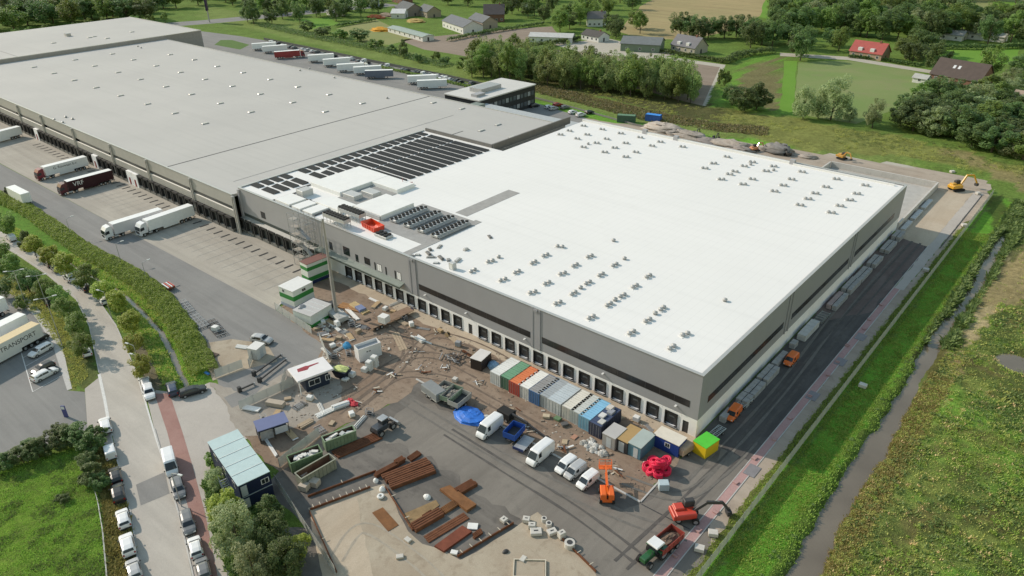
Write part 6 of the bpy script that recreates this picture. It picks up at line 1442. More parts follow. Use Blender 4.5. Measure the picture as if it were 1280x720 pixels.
for i, (y0, y1, k) in enumerate(segs):
    t = thing('slab_stack', 'stack of precast slabs along the side wall, '+land[i], 'slab stack', (1.0, y0, .03), 0, 'precast slab stacks by the long wall'); L = y1-y0; h = rg.uniform(.9, 1.4)
    xs = ((0, 1.0), (1.15, 2.1)) if k in (2, 5) else ((.0, 1.7),) if k == 3 else ((0, 1.1),)
    if k == 4:
        for q in range(6): MB().box(0, 1.8, L*q/6, L*q/6+.12, 0, rg.uniform(.5, .9)).build('frame_bar', STEEL, t)
        MB().box(0, .12, 0, L, .4, .55).box(1.7, 1.82, 0, L, .4, .55).build('frame_rail', GREENM, t); continue
    if k == 6: xs = ((0, 1.2),); h = .7
    for x0, x1 in xs:
        n = max(2, int(L/1.3))
        for q in range(n):
            for lv in range(2):
                MB().box(x0+rg.uniform(0, .05), x1, L*q/n+.04, L*(q+1)/n-.04, lv*h/2+.05, (lv+1)*h/2).build('slab', PK if k == 5 and x0 == 0 else LG if k in (3, 6) else GB, t)
# light ladder trailers in front of the orange vans
for p, lab in (((895, 545), 'pale metal ladder rack between the yellow box and the orange van'), ((930, 507), 'white ladder rack behind the first orange van')):
    a = at(*p); t = thing('ladder_rack', lab, 'rack', (a.x, a.y, .03), R(85)); f = MB()
    for y in (-.7, 0, .7): f.bar((-1.8, y, .9), (1.8, y, .9), .08, .08)
    for x in np.linspace(-1.7, 1.7, 9): f.bar((x, -.7, .95), (x, .7, .95), .08, .05)
    f.build('rack', M('pale rack', (.45, .5, .52), .5), t)
    for x in (-1, 1):
        for s in (-.6, .6): link('wheel', wheel_me(.3, .18), t, (x, s, .3))
# compound by the reed bank: pipes, frames, barrier
def clutter(name, lab, cat, p, ps, mat, rz=0):
    a = at(*p); t = thing(name, lab, cat, (a.x, a.y, .03), R(rz))
    for n_, f in ps: f.build(n_, mat if not isinstance(mat, dict) else mat[n_], t)
    return t
a, b = at(212, 361), at(220, 372)
t = thing('red_white_barrier', 'red and white striped barrier trailer parked by the reed bank', 'barrier', (a.x, a.y, .03), heading(a, b)+.2)
for k in range(4): MB().box(-1.6, 1.6, -.9+k*.45, -.9+k*.45+.24, .95, 1.15).build('board', paint('barrier red', (.55, .07, .04)) if k % 2 else WHITE, t)
MB().box(-1.5, 1.5, -.8, .8, .5, .9).build('base', RUST, t)
for s in (-1, 1): link('wheel', wheel_me(.33, .2), t, (0, s*.9, .33))
for i, (a_, b_, lab) in enumerate((((226, 378), (238, 392), 'grey steel frames stacked on the lane edge after the striped barrier'), ((240, 394), (256, 410), 'broad bundle of grey scaffold frames by the reed bank'), ((262, 402), (278, 420), 'dark scaffold parts heaped before the compound slab'))):
    a, b = at(*a_), at(*b_); L = (b-a).length; t = thing('frame_stack', lab, 'scaffold frames', (a.x, a.y, .03), heading(a, b), 'scaffold frames by the reed bank')
    for k in range(9): MB().bar((0, -1.1+k*.26, .2+.1*(k % 3)), (L, -1.1+k*.26, .2+.1*(k % 3)), .08, .12).build('frame_bar', STEEL if i < 2 else DARK, t)
    for k in range(6): MB().bar((L*k/5, -1.2, .45), (L*k/5, 1.2, .45), .1, .08).build('cross_bar', STEEL, t)
planks('white tubes lying beside the guard hut', (296, 433), (310, 435), 4, 1.2, PVC, .3, 'pipe_stack', 'pipes', piece='pipe')
cube_thing('white_unit', 'white box unit in the heap of dark scaffold parts', 'box', (270, 414), 1.3, 1.1, 1.2, WS, 20)
cube_thing('white_tank', 'white capsule-shaped tank on the compound edge', 'tank', (251, 420), 1.6, .9, .8, WS, 0, None, bags=True)
cube_thing('brown_mat', 'flat brown mat on the compound slab', 'mat', (266, 445), 1.8, 1.8, .2, M('brown mat', (.10, .075, .06), .9), 15)
cube_thing('blue_sign_board', 'small blue board lying in the reeds at the compound fence', 'board', (259, 468), 1.2, .5, .4, paint('board blue', (.03, .20, .55)), 5)
t = cpx('suv', 'silver', (328, 428), (340, 430), 'silver pickup parked behind the pale guard hut')
def gate(a_px, b_px, lab):
    a, b = at(*a_px), at(*b_px); L = (b-a).length; t = thing('barrier_fence', lab, 'fence', (a.x, a.y, .03), heading(a, b), 'mesh fence runs at the compound')
    n = max(1, int(L/2.6))
    for k in range(n): link('mesh_panel', MESHP, t, (L*k/n, 0, 0)).scale = (L/n/2.5, 1, 1); MB().box(L*k/n-.03, L*k/n+.03, -.03, .03, 0, 2.0).build('post', STEEL, t)
m, nt, b_ = newmat('wire mesh'); tr_ = nt.nodes.new('ShaderNodeBsdfTransparent'); mx = nt.nodes.new('ShaderNodeMixShader'); mx.inputs[0].default_value = .55
b_.inputs['Base Color'].default_value = (.55, .57, .55, 1); b_.inputs['Roughness'].default_value = .5
nt.links.new(tr_.outputs[0], mx.inputs[1]); nt.links.new(b_.outputs[0], mx.inputs[2]); nt.links.new(mx.outputs[0], nt.nodes['Material Output'].inputs[0]); WIRE = m
mp_ = MB(); mp_.box(0, 2.5, -.008, .008, .1, 1.95); MESHP = mp_.mesh('mesh_panel'); MESHP.materials.append(WIRE)
gate((270, 473), (304, 460), 'mesh fence closing the compound slab towards the street'); gate((312, 460), (320, 440), 'short mesh fence beside the guard hut')
gate((368, 482), (300, 513), 'mesh fence from the gatehouse towards the driveway'); gate((358, 470), (352, 492), 'short mesh fence beside the gatehouse'); gate((400, 425), (412, 455), 'mesh fence between yard road and cabin clutter'); gate((345, 388), (390, 418), 'mesh fence along the kerb below the low cabin')
gate((350, 585), (400, 545), 'mesh fence along the bank before the green skips'); gate((345, 605), (420, 720), 'mesh fence beside the willow thicket')
# lifting turnstile arms before the gatehouse
for i, (a_, b_) in enumerate((((318, 470), (352, 446)), ((325, 478), (358, 452)), ((300, 490), (318, 482)))):
    a, b = at(*a_), at(*b_); L = (b-a).length; t = thing('road_barrier', ('dark road barrier beam before the gatehouse, outer one', 'dark road barrier beam before the gatehouse, inner one', 'short dark barrier at the driveway mouth')[i], 'barrier', (a.x, a.y, .03), heading(a, b), 'road barriers by the gatehouse')
    MB().box(0, L, -.12, .12, .35, .6).build('beam', DARK, t); MB().box(-.3, .3, -.3, .3, 0, 1.1).build('pedestal', DARK, t); MB().box(L-.15, L+.15, -.15, .15, 0, .6).build('rest_post', STEEL, t)
cube_thing('concrete_block', 'large tan concrete block on the bank beside the gatehouse fence', 'block', (345, 507), 3.4, 1.2, .9, M('tan concrete', (.42, .36, .29), .9, .12, 1), 25)
cube_thing('notice_panel', 'pale perforated panel lying on the bank by the driveway', 'panel', (315, 512), 3.2, 1.2, .35, WS, 25)

# pallets, drums and sheets along the dock apron
rg = random.Random(61)
for i in range(26):
    x = -70+i*2.62+rg.uniform(-.8, .8); y = rg.uniform(-6.2, -2.9) if not -36 < x < -3 else rg.uniform(-3.6, -2.4); k = i % 5
    t = thing(('pallet_stack', 'cable_drum', 'board_stack', 'covered_pallet', 'bar_bundle')[k], '%s %s along the dock apron, counted from the facade joint' % (ORD[i//5], ('stack of pallets', 'cable drum', 'stack of boards', 'wrapped pallet', 'bundle of bars')[k]), ('pallets', 'drum', 'boards', 'pallet', 'bars')[k], (x, y, .05), rg.uniform(-.5, .5), 'materials along the dock apron')
    if k == 0:
        for j in range(rg.randint(2, 5)): MB().box(-.6, .6, -.4, .4, j*.15, j*.15+.12).build('pallet', WOOD, t)
    elif k == 1:
        MB().tube((0, -.35, .5), (0, -.28, .5), .5, n=14).tube((0, .28, .5), (0, .35, .5), .5, n=14).build('flange', WOOD, t); MB().tube((0, -.28, .5), (0, .28, .5), .32, n=12).build('cable', BLACK, t)
    elif k == 2:
        for j in range(4): MB().box(-1.2+rg.uniform(-.1, .1), 1.2, -.5, .5, j*.07, j*.07+.055).build('board', TAN if j % 2 else PALE, t)
    elif k == 3:
        MB().box(-.6, .6, -.5, .5, 0, .13).build('pallet', WOOD, t); MB().cbox(-.55, .55, -.45, .45, .13, .13+rg.uniform(.4, 1.0), .08).build('wrap', WS if i % 2 else M('grey wrap', (.3, .31, .33), .5), t)
    else:
        for j in range(5): MB().bar((-1.5, -.3+j*.14, .08), (1.5, -.28+j*.14, .08), .08, .08).build('bar', RUST if i % 2 else STEEL, t)
for i, p in enumerate(((470, 440), (520, 440), (545, 415), (556, 460), (600, 480), (530, 465), (492, 470), (470, 490), (640, 515), (575, 495), (660, 535), (700, 560), (770, 590), (430, 430), (422, 445), (412, 420), (446, 408), (405, 410))):
    a = at(*p); t = thing('scrap_bundle', '%s small heap of scrap on the open mud, counted from the white container' % ORD[i], 'scrap', (a.x, a.y, .05), rg.uniform(0, 3), 'small scrap heaps on the mud')
    for j in range(7):
        l_ = rg.uniform(.3, .9); x, y, r_ = rg.gauss(0, .5), rg.gauss(0, .4), rg.uniform(0, 3.1)
        MB().bar((x-l_*math.cos(r_), y-l_*math.sin(r_), .06+.04*j), (x+l_*math.cos(r_), y+l_*math.sin(r_), .08+.05*j), rg.uniform(.08, .35), .06).build('piece', (PALE, DARK, TAN, WS, STEEL, RUST)[(i+j) % 6], t)
rg = random.Random(88)
KN = ('pallet_stack', 'frame_bundle', 'board_stack', 'covered_pallet', 'pipe_bundle', 'mesh_cage'); KL = ('stack of pallets', 'bundle of grey frames', 'stack of boards', 'wrapped pallet', 'bundle of pale pipes', 'wire cage')
SPOT = [(396, 412), (404, 418), (410, 426), (416, 434), (408, 440), (418, 448), (424, 424), (430, 416), (438, 422), (422, 408), (430, 400), (440, 408), (448, 416), (455, 410), (414, 404), (404, 404), (426, 436), (436, 444), (412, 456), (424, 462), (470, 382), (482, 388), (494, 380), (505, 400), (360, 500), (374, 508), (345, 520), (388, 500), (402, 512), (330, 526), (415, 530), (400, 538), (365, 545), (440, 520), (450, 528), (462, 518)]
for i, p in enumerate(SPOT):
    k = i % 6; a = at(*p); zone_ = 'beside the low white cabin' if i < 20 else 'near the plank flatbed' if i < 24 else 'on the bank by the gatehouse'; n_ = ORD[(i if i < 20 else i-20 if i < 24 else i-24)//6 if i >= 20 else i//6]
    t = thing(KN[k], '%s %s in the clutter %s' % (n_, KL[k], zone_), KL[k].split(' of ')[0] if k != 3 else 'pallet', (a.x, a.y, .05), rg.uniform(0, 3.1), 'clutter round the site entrance')
    if k == 0:
        for j in range(rg.randint(2, 6)): MB().box(-.6, .6, -.4, .4, j*.15, j*.15+.12).build('pallet', WOOD if i % 2 else TAN, t)
    elif k == 1:
        for j in range(7): MB().bar((-1.2, -.6+j*.2, .15+.06*(j % 2)), (1.2, -.6+j*.2, .15+.06*(j % 2)), .07, .1).build('frame', STEEL, t)
        MB().bar((-.8, -.7, .3), (-.8, .7, .3), .08, .08).bar((.8, -.7, .3), (.8, .7, .3), .08, .08).build('tie_bar', DARK, t)
    elif k == 2:
        for j in range(4): MB().box(-1.4+rg.uniform(-.15, .15), 1.4, -.5, .5, j*.08, j*.08+.065).build('board', (TAN, PALE, WS, WOOD)[j], t)
    elif k == 3:
        MB().box(-.6, .6, -.5, .5, 0, .13).build('pallet', WOOD, t); MB().cbox(-.55, .55, -.45, .45, .13, .13+rg.uniform(.5, 1.2), .08).build('wrap', WS if i % 4 else M('blue wrap', (.08, .2, .4), .5), t)
    elif k == 4:
        for j in range(5): MB().tube((-1.7+rg.uniform(-.2, .2), -.35+j*.17, .1+.12*(j % 2)), (1.7, -.35+j*.17, .1+.12*(j % 2)), .075, n=7).build('pipe', PVC, t)
    else:
        c_ = MB()
        for x in (-.6, .6):
            for y in (-.45, .45): c_.box(x-.03, x+.03, y-.03, y+.03, 0, 1.0)
        for z in (.1, .5, .98):
            for y in (-.45, .45): c_.bar((-.6, y, z), (.6, y, z), .05, .05)
            for x in (-.6, .6): c_.bar((x, -.45, z), (x, .45, z), .05, .05)
        c_.build('cage', STEEL, t); MB().blob((0, 0, .1), .5, .38, .6, i).build('contents', DARK if i % 2 else PB, t)
# rubble scattered over the muddy part of the site
rng = np.random.default_rng(33); ZP = [tuple(at(*q)[:2]) for q in ((410, 430), (480, 375), (860, 545), (800, 620), (690, 560), (520, 475), (450, 515), (380, 560), (345, 590), (320, 560), (380, 470))]
xs_ = rng.uniform(-75, 2, 5200); ys2 = rng.uniform(-40, -1, 5200); ok = pip(xs_, ys2, ZP) & (vnoise(xs_, ys2, 5) > .42); rb = MB(); rb2 = MB()
for j, (x, y) in enumerate(zip(xs_[ok][:1100], ys2[ok][:1100])):
    s_ = float(rng.uniform(.05, .14))*(2.2 if j % 17 == 0 else 1); T = Matrix.Translation((x, y, s_*.3)) @ Matrix.Rotation(float(rng.uniform(0, 3.1)), 4, 'Z') @ Matrix.Rotation(float(rng.uniform(-.5, .5)), 4, 'X')
    (rb2 if j % 9 == 0 else rb).box(-s_*rng.uniform(.8, 2.2), s_, -s_*.8, s_*.8, -s_*.4, s_*.5, 0, T)
tag(rb.build('site_rubble', M('brown rubble', (.23, .185, .145), .9, .35, 1)), kind='stuff'); tag(rb2.build('pale_rubble', M('pale rubble bits', (.5, .47, .42), .9, .25, 1)), kind='stuff')
# ------------------------------------------------------------------ trees
def leafmat(name, c0, c1, trans=.45):
    m, nt, b = newmat(name)
    oi = nt.nodes.new('ShaderNodeObjectInfo'); ge = nt.nodes.new('ShaderNodeNewGeometry')
    c = mix(nt, ge.outputs['Random Per Island'], c0, c1)
    hs = nt.nodes.new('ShaderNodeHueSaturation'); nt.links.new(c, hs.inputs['Color'])
    nt.links.new(ramp(nt, oi.outputs['Random'], 0, 1, .475, .52), hs.inputs['Hue']); nt.links.new(ramp(nt, oi.outputs['Random'], 0, 1, .75, 1.25), hs.inputs['Value'])
    nt.links.new(hs.outputs[0], b.inputs['Base Color']); b.inputs['Roughness'].default_value = .6; b.inputs['Specular IOR Level'].default_value = .25
    tr = nt.nodes.new('ShaderNodeBsdfTranslucent'); nt.links.new(hs.outputs[0], tr.inputs[0])
    mx = nt.nodes.new('ShaderNodeAddShader')
    nt.links.new(b.outputs[0], mx.inputs[0]); nt.links.new(tr.outputs[0], mx.inputs[1]); nt.links.new(mx.outputs[0], nt.nodes['Material Output'].inputs[0])
    return m
LF_MID = leafmat('mid green leaves', (0.069, 0.114, 0.028), (0.145, 0.199, 0.050))
LF_DARK = leafmat('dark green leaves', (0.045, 0.077, 0.027), (0.107, 0.153, 0.050))
LF_LIME = leafmat('yellow-green leaves', (0.132, 0.174, 0.027), (0.241, 0.263, 0.054))
LF_GREY = leafmat('grey-green willow leaves', (0.112, 0.147, 0.070), (0.238, 0.273, 0.140))
LF_POP = leafmat('poplar leaves', (0.088, 0.128, 0.043), (0.189, 0.231, 0.080))
BARK = M('bark', (.10, .08, .06), .9, .25, 3)
def leaf_cloud(rng, pts, size, up=.35, out=None):
    """one leaf-shaped quad per point, random facing"""
    n = len(pts); d = rng.normal(size=(n, 3))*.75; d[:, 2] += up
    if out is not None: d += out*.7
    d /= np.linalg.norm(d, axis=1)[:, None]
    a = np.cross(d, rng.normal(size=(n, 3))); a /= np.linalg.norm(a, axis=1)[:, None]; b = np.cross(d, a)
    s = size*rng.uniform(.6, 1.35, (n, 1)); a = a*s; b = b*s*.62
    V = np.stack([pts-a, pts-b*.9+a*.1, pts+a, pts+b], 1).reshape(-1, 3)
    F = np.arange(4*n).reshape(-1, 4); return V, F
def np_mesh(name, V, F, mat):
    me = bpy.data.meshes.new(name); k = F.shape[1]
    me.vertices.add(len(V)); me.vertices.foreach_set('co', V.astype(np.float32).ravel())
    me.loops.add(F.size); me.loops.foreach_set('vertex_index', F.astype(np.int32).ravel())
    me.polygons.add(len(F)); me.polygons.foreach_set('loop_start', np.arange(0, F.size, k, dtype=np.int32)); me.update(calc_edges=True)
    me.materials.append(mat); return me
def crown_points(rng, shape, n, nclump):
    """unit crown: width 1 (radius .5), z 0..1"""
    C = []
    while len(C) < nclump:
        p = rng.uniform(-1, 1, 3); z = (p[2]+1)/2
        if shape == 'round': r = math.sqrt(max(0, 1-p[2]**2))
        elif shape == 'tall': r = (max(0, math.sin(math.pi*min(1, .12+z*.9))))**.7
        elif shape == 'cone': r = max(0, 1-z)**.75*.95+.08
        else: r = math.sqrt(max(0, 1-(p[2]*.85+.15)**2))
        rr = math.hypot(p[0], p[1])
        if rr < r and rr > r*.35 or (z > .75 and rr < r): C.append((p[0]*.42, p[1]*.42, .08+z*.84))
    C = np.array(C); idx = rng.integers(0, nclump, n); sr = rng.uniform(.07, .15, nclump)[idx][:, None]
    d = rng.normal(size=(n, 3)); d /= np.linalg.norm(d, axis=1)[:, None]
    return C[idx]+d*sr*rng.uniform(.35, 1, (n, 1))**.5
TREE_ME = {}
def tree_meshes(key, shape, n, nclump, leaf, mat, seed, th=.16):
    rng = np.random.default_rng(seed); P_ = crown_points(rng, shape, n, nclump)
    V, F = leaf_cloud(rng, P_, leaf, 1.3, (P_-np.array((0, 0, .4)))*2); me = np_mesh('crown', V, F, mat)
    tb = MB(); top = .72 if shape != 'tall' else .85
    tb.tube((0, 0, -.02), (.01, 0, th+.15), .028, .02, 8, cap=False); tb.tube((.01, 0, th+.15), (0, .02, top), .02, .004, 7, cap=False)
    for k in range(7):
        a = rng.uniform(0, 6.28); z0 = th+rng.uniform(.02, .3); l_ = rng.uniform(.2, .36)
        tb.tube((0, 0, z0), (math.cos(a)*l_, math.sin(a)*l_, z0+rng.uniform(.12, .3)), .011, .003, 5, cap=False)
    tm = tb.mesh('trunk'); tm.materials.append(BARK); TREE_ME[key] = (me, tm, th)
for i in range(3):
    tree_meshes('round%d' % i, 'round', 5200, 46, .026, LF_MID, 20+i)
    tree_meshes('dark%d' % i, 'round', 5200, 42, .026, LF_DARK, 30+i, .10)
    tree_meshes('lime%d' % i, 'round', 5200, 44, .028, LF_LIME, 40+i, .14)
    tree_meshes('pop%d' % i, 'tall', 4600, 44, .024, LF_POP, 50+i, .08)
    tree_meshes('wil%d' % i, 'dome', 6500, 48, .022, LF_GREY, 60+i, .06)
    tree_meshes('bush%d' % i, 'dome', 3600, 26, .034, LF_MID if i else LF_DARK, 70+i, .02)
def tree(name, label, kind, loc, h, wd, group=None, rz=None, cat='tree'):
    me, tm, th = TREE_ME[kind]; t = thing(name, label, cat, loc, random.uniform(0, 6.28) if rz is None else rz, group)
    c = link('crown', me, t, (0, 0, h*th)); c.scale = (wd, wd*random.uniform(.9, 1.1), h*(1-th))
    k = link('trunk', tm, t); k.scale = (wd*.85, wd*.85, h); return t
def tpx(name, label, kind, base, hpx, wpx, group=None, cat='tree'):
    """tree with its foot at photo pixel base, hpx tall and wpx wide in the photo"""
    a = at(*base); s = px_scale(a); d = (Vector(a)-CAM); ca = math.hypot(d.x, d.y)/d.length
    return tree(name, label, kind, (a.x, a.y, 0), hpx*s/ca, wpx*s, group, cat=cat)
ROWN = ['front row', 'second row', 'third row', 'fourth row', 'back row']
# row on the reed-bank side of the street (photo pixels: foot, height, width)
rowA = [((12, 298), 34, 30, 'round0'), ((36, 312), 24, 22, 'bush0'), ((46, 322), 30, 26, 'lime0'), ((67, 335), 30, 28, 'lime1'), ((86, 348), 34, 32, 'lime2'), ((112, 366), 36, 36, 'round1'), ((136, 380), 32, 34, 'lime0'), ((153, 394), 34, 32, 'lime1'), ((168, 420), 32, 32, 'lime2'), ((171, 444), 28, 26, 'lime0'), ((180, 474), 32, 30, 'lime1')]
for i, (p, h, w_, k) in enumerate(rowA):
    tpx('street_tree', '%s of the yellow-green street trees along the reed bank, counted from the white van' % ORD[i], k, p, h, w_, 'street trees along the reed bank')
rowB = [((3, 336), 38, 36, 'round0'), ((18, 350), 34, 34, 'round1'), ((38, 366), 34, 34, 'dark0'), ((62, 376), 30, 30, 'round2'), ((78, 385), 30, 30, 'round0'), ((88, 403), 34, 32, 'round1'), ((100, 422), 34, 34, 'round2'), ((107, 448), 34, 32, 'round0'), ((8, 372), 26, 26, 'dark1'), ((28, 385), 18, 22, 'bush1')]
for i, (p, h, w_, k) in enumerate(rowB):
    tpx('verge_tree', '%s of the green trees on the verge by the small parking lot' % ORD[i], k, p, h, w_, 'trees on the parking lot verge')
# dark scrub and hedge bank in the south-west
scr = [(10, 588, 22, 34), (30, 580, 24, 36), (50, 572, 24, 36), (70, 562, 24, 36), (88, 556, 26, 38), (104, 556, 28, 40), (118, 566, 26, 34), (112, 585, 22, 28), (118, 604, 26, 34), (128, 612, 20, 26), (40, 566, 18, 30), (76, 548, 18, 28), (126, 548, 16, 22), (82, 628, 10, 16), (74, 626, 8, 12)]
for i, (x, y, h, w_) in enumerate(scr):
    tpx('scrub_bush', '%s bush of the dark scrub between parking lot and green plot' % ORD[i], ('dark%d' % (i % 3)) if i % 2 else 'bush0', (x, y), h, w_, 'scrub bushes by the green plot', 'bush')
wl = [((300, 690), 62, 62, 'wil0', 'grey-green willow mound at the picture edge below the site office'), ((285, 655), 40, 44, 'lime1', 'yellow-green willow shrub beside the site office wall'), ((322, 735), 56, 60, 'wil1', 'grey-green willow nearest the bottom of the picture'), ((345, 690), 46, 50, 'dark0', 'dark thicket tree between willow and slab fence'), ((365, 725), 50, 54, 'dark1', 'dark thicket tree beside the slab rail'), ((340, 655), 34, 40, 'bush0', 'dark low bush behind the site office'), ((272, 610), 26, 28, 'wil2', 'sparse olive shrub at the site office steps'), ((378, 700), 30, 34, 'lime0', 'yellow-green shrub at the slab fence'), ((268, 580), 18, 22, 'bush1', 'low shrub between driveway and site office')]
for p, h, w_, k, lab in wl: tpx('willow' if 'willow' in lab else 'thicket_tree', lab, k, p, h, w_, 'willow thicket by the site office')
# poplar plantation behind the rear parking
rg = random.Random(12); A, B, C_, D = [at(*p) for p in ((585, 95), (872, 131), (862, 108), (600, 68))]
k = 0
for r_ in range(5):
    for c_ in range(19):
        u = (c_+rg.uniform(.1, .9))/19; v = r_/4.3
        p = A.lerp(B, u).lerp(D.lerp(C_, u), v)
        tree('plantation_tree', '%s slender tree from the ploughed field end in the %s of the plantation' % (ORD[c_], ROWN[r_]), ('pop%d' % (k % 3)) if rg.random() < .75 else ('round%d' % (k % 3)), (p.x+rg.uniform(-2, 2), p.y+rg.uniform(-2, 2), 0), rg.uniform(13, 18)*(1.05-.05*r_), rg.uniform(9, 12), 'plantation behind the rear parking'); k += 1
# single trees and shrubs along the grass strip
st_ = [((505, 72), 22, 16), ((523, 78), 12, 14), ((545, 76), 14, 14), ((556, 80), 10, 16), ((578, 86), 16, 20), ((600, 92), 30, 30), ((490, 66), 10, 16), ((450, 52), 16, 34), ((425, 48), 14, 26), ((405, 46), 14, 26), ((470, 60), 12, 24), ((385, 40), 14, 22), ((1003, 150), 45, 30), ((1022, 148), 36, 26), ((1038, 150), 56, 48), ((1062, 152), 20, 18), ((1090, 160), 40, 28), ((930, 140), 30, 40), ((945, 138), 34, 36), ((915, 132), 26, 30), ((905, 108), 26, 20)]
for i, (p, h, w_) in enumerate(st_):
    tpx('strip_tree', '%s tree along the grass strip north of the site, counted from the lawn' % ORD[i], ('wil%d' % (i % 3)) if 12 <= i <= 16 else ('dark%d' % (i % 3)) if i % 2 else 'bush%d' % (i % 3), p, h, w_, 'trees along the grass strip')
# woods and tree belts
def belt(name, label, group, spots, kinds, h=(10, 16), w_=(8, 13), seed=1):
    rg = random.Random(seed)
    for i, p in enumerate(spots):
        a = at(*p[:2]); tree(name, (p[2] if len(p) > 2 else '%s %s' % (ORD[i % 40], label)), kinds[i % len(kinds)], (a.x, a.y, 0), rg.uniform(*h), rg.uniform(*w_), group)
def scatter(quad, nu, nv, seed, lab, jit=.45):
    rg = random.Random(seed); out = []
    for i in range(nu):
        for j in range(nv):
            u = (i+.5+rg.uniform(-jit, jit))/nu; v = (j+.5+rg.uniform(-jit, jit))/nv
            q = [quad[0][k]*(1-u)*(1-v)+quad[1][k]*u*(1-v)+quad[2][k]*u*v+quad[3][k]*(1-u)*v for k in (0, 1)]; out.append((q[0], q[1], '%s tree from %s, %s of %s' % (ORD[i], lab[0], ROWN[j] if j < nv-1 or nv == 1 else 'back row', lab[1])))
    return out
DK = ['dark0', 'dark1', 'round0', 'dark2', 'round2']
belt('wood_tree', '', 'wood beyond the western hall', scatter([(-30, 44), (190, 26), (195, 0), (-30, 2)], 15, 4, 3, ('the picture edge', 'the dark wood by the western hall')), DK, (15, 22), (17, 24), 2)
belt('hedgerow_tree', 'small round tree in the row lining the western hall', 'row lining the western hall', [(22+i*18.5, 49-i*2.0) for i in range(11)], ['round0', 'bush1', 'round1', 'dark0'], (6, 9), (6, 9), 3)
belt('farm_tree', '', 'trees of the farm gardens', scatter([(300, 36), (480, 24), (470, -4), (300, 5)], 11, 3, 5, ('the pylon', 'the farm garden trees')), DK+['round1'], (11, 17), (11, 16), 4)
belt('farm_tree', 'tree standing among the farm houses, counted from the red barn', 'trees among the farm houses', [(560, 6), (585, 8), (620, 8), (640, 18), (648, 14), (655, 10), (660, 22), (668, 20), (672, 4), (690, 15), (700, 40), (705, 28), (712, 36), (718, 22), (725, 32), (732, 18), (738, 26), (745, 6), (765, 44), (770, 48), (775, 4), (790, 12), (795, 36), (800, 42), (630, 24), (680, 28), (760, 20), (755, 12)], DK+['round1'], (11, 17), (11, 16), 14)
belt('avenue_tree', 'large dark oak of the belt beside the stubble field', 'oak belt beside the stubble field', [(850, 46), (862, 48), (872, 50), (885, 48), (905, 48), (920, 46), (932, 50), (940, 54), (952, 56), (965, 58), (938, 60), (972, 48), (985, 55), (1000, 76), (996, 70), (1002, 62)], ['dark0', 'dark1', 'dark2'], (12, 17), (13, 17), 6)
belt('lane_tree', '', 'belt behind the red-roofed house', scatter([(965, 44), (1170, 56), (1160, 6), (970, 8)], 14, 4, 8, ('the oaks', 'the belt behind the red house'))+scatter([(1170, 54), (1290, 60), (1290, 30), (1180, 22)], 8, 2, 9, ('the pale sheds', 'the belt above the bright meadow')), DK+['round1', 'wil0'], (14, 21), (15, 21), 7)
belt('house_tree', 'tree standing round the red-roofed house and the farmhouse', 'trees round the two farmhouses', [(1140, 80), (1150, 72), (1132, 74), (1168, 92), (1048, 64), (1040, 58), (1145, 64), (1235, 98), (1160, 70)], DK, (11, 17), (12, 17), 21)
belt('wood_edge_tree', '', 'dark wood overlooking the meadow', scatter([(1128, 168), (1290, 212), (1290, 150), (1150, 128)], 8, 4, 12, ('the pasture', 'the dark wood above the meadow')), ['dark0', 'dark1', 'dark2', 'round1', 'wil1'], (9, 13), (12, 17), 13)
belt('garden_tree', 'tree round the brown-roofed farmhouse garden', 'trees of the farmhouse garden', [(1135, 150), (1150, 145), (1125, 158), (1245, 130), (1260, 122), (1280, 115), (1262, 105), (1272, 95), (1235, 120), (1285, 140), (1200, 128), (1180, 125), (1250, 145)], ['dark0', 'wil1', 'dark2', 'round1', 'wil0'], (8, 11), (10, 14), 23)
belt('far_tree', '', 'far trees at the top of the view', scatter([(190, 12), (300, 8), (300, -16), (190, -12)], 7, 2, 15, ('the hall', 'the far trees behind the pylon'))+scatter([(470, 2), (790, 2), (800, -25), (470, -25)], 18, 2, 16, ('the glasshouse', 'the far trees above the farms'))+scatter([(960, 6), (1300, 12), (1300, -14), (960, -20)], 16, 2, 17, ('the cottage', 'the far trees at the top edge')), DK, (14, 20), (15, 22), 18)
# hedges as leafy banks
def hedge(name, label, line, wd, ht, n, leaf, mat, seed, kind=None, lean=0):
    rng = np.random.default_rng(seed); P_ = [at(*p) if p[0] != 'w' else Vector((p[1], p[2], 0)) for p in line]; 
    Q = []
    for i in range(len(P_)-1):
        p0, p1, p2, p3 = P_[max(0, i-1)], P_[i], P_[i+1], P_[min(len(P_)-1, i+2)]
        for k in range(10):
            t = k/10; Q.append(.5*((2*p1)+(p2-p0)*t+(2*p0-5*p1+4*p2-p3)*t*t+(3*p1-p0-3*p2+p3)*t**3))
    P_ = Q+[P_[-1]]
    segl = [(b-a).length for a, b in zip(P_[:-1], P_[1:])]; tot = sum(segl)
    pts = []
    for (a, b), l_ in zip(zip(P_[:-1], P_[1:]), segl):
        k = max(2, int(n*l_/tot)); t = rng.random(k)[:, None]; d = np.array((b-a))/l_; nn = np.array((-d[1], d[0], 0))
        s = rng.uniform(-1, 1, (k, 1)); base = np.array(a)+(np.array(b)-np.array(a))*t
        hx = base[:, 0]; hy = base[:, 1]; prof = ht*(.68+.32*vnoise(hx+s[:, 0]*2, hy, 3.1)+.42*vnoise(hx+9, hy+s[:, 0]*3, .7))*np.sqrt(np.clip(1-np.abs(s[:, 0])**3.5, .02, 1))
        z = prof*rng.uniform(.15, 1, k)**.45
        pts.append(base+nn*s*wd/2*(1+.25*(vnoise(hx, hy+31, 1.5)-.5)[:, None])+np.stack([0*z, 0*z, z], 1))
    pts = np.concatenate(pts); V, F = leaf_cloud(rng, pts, leaf, 1.3); me = np_mesh(name, V, F, mat)
    c = P_[0]; me.transform(Matrix.Translation((-c.x, -c.y, 0))); o = link(name, me, None, (c.x, c.y, 0)); return o
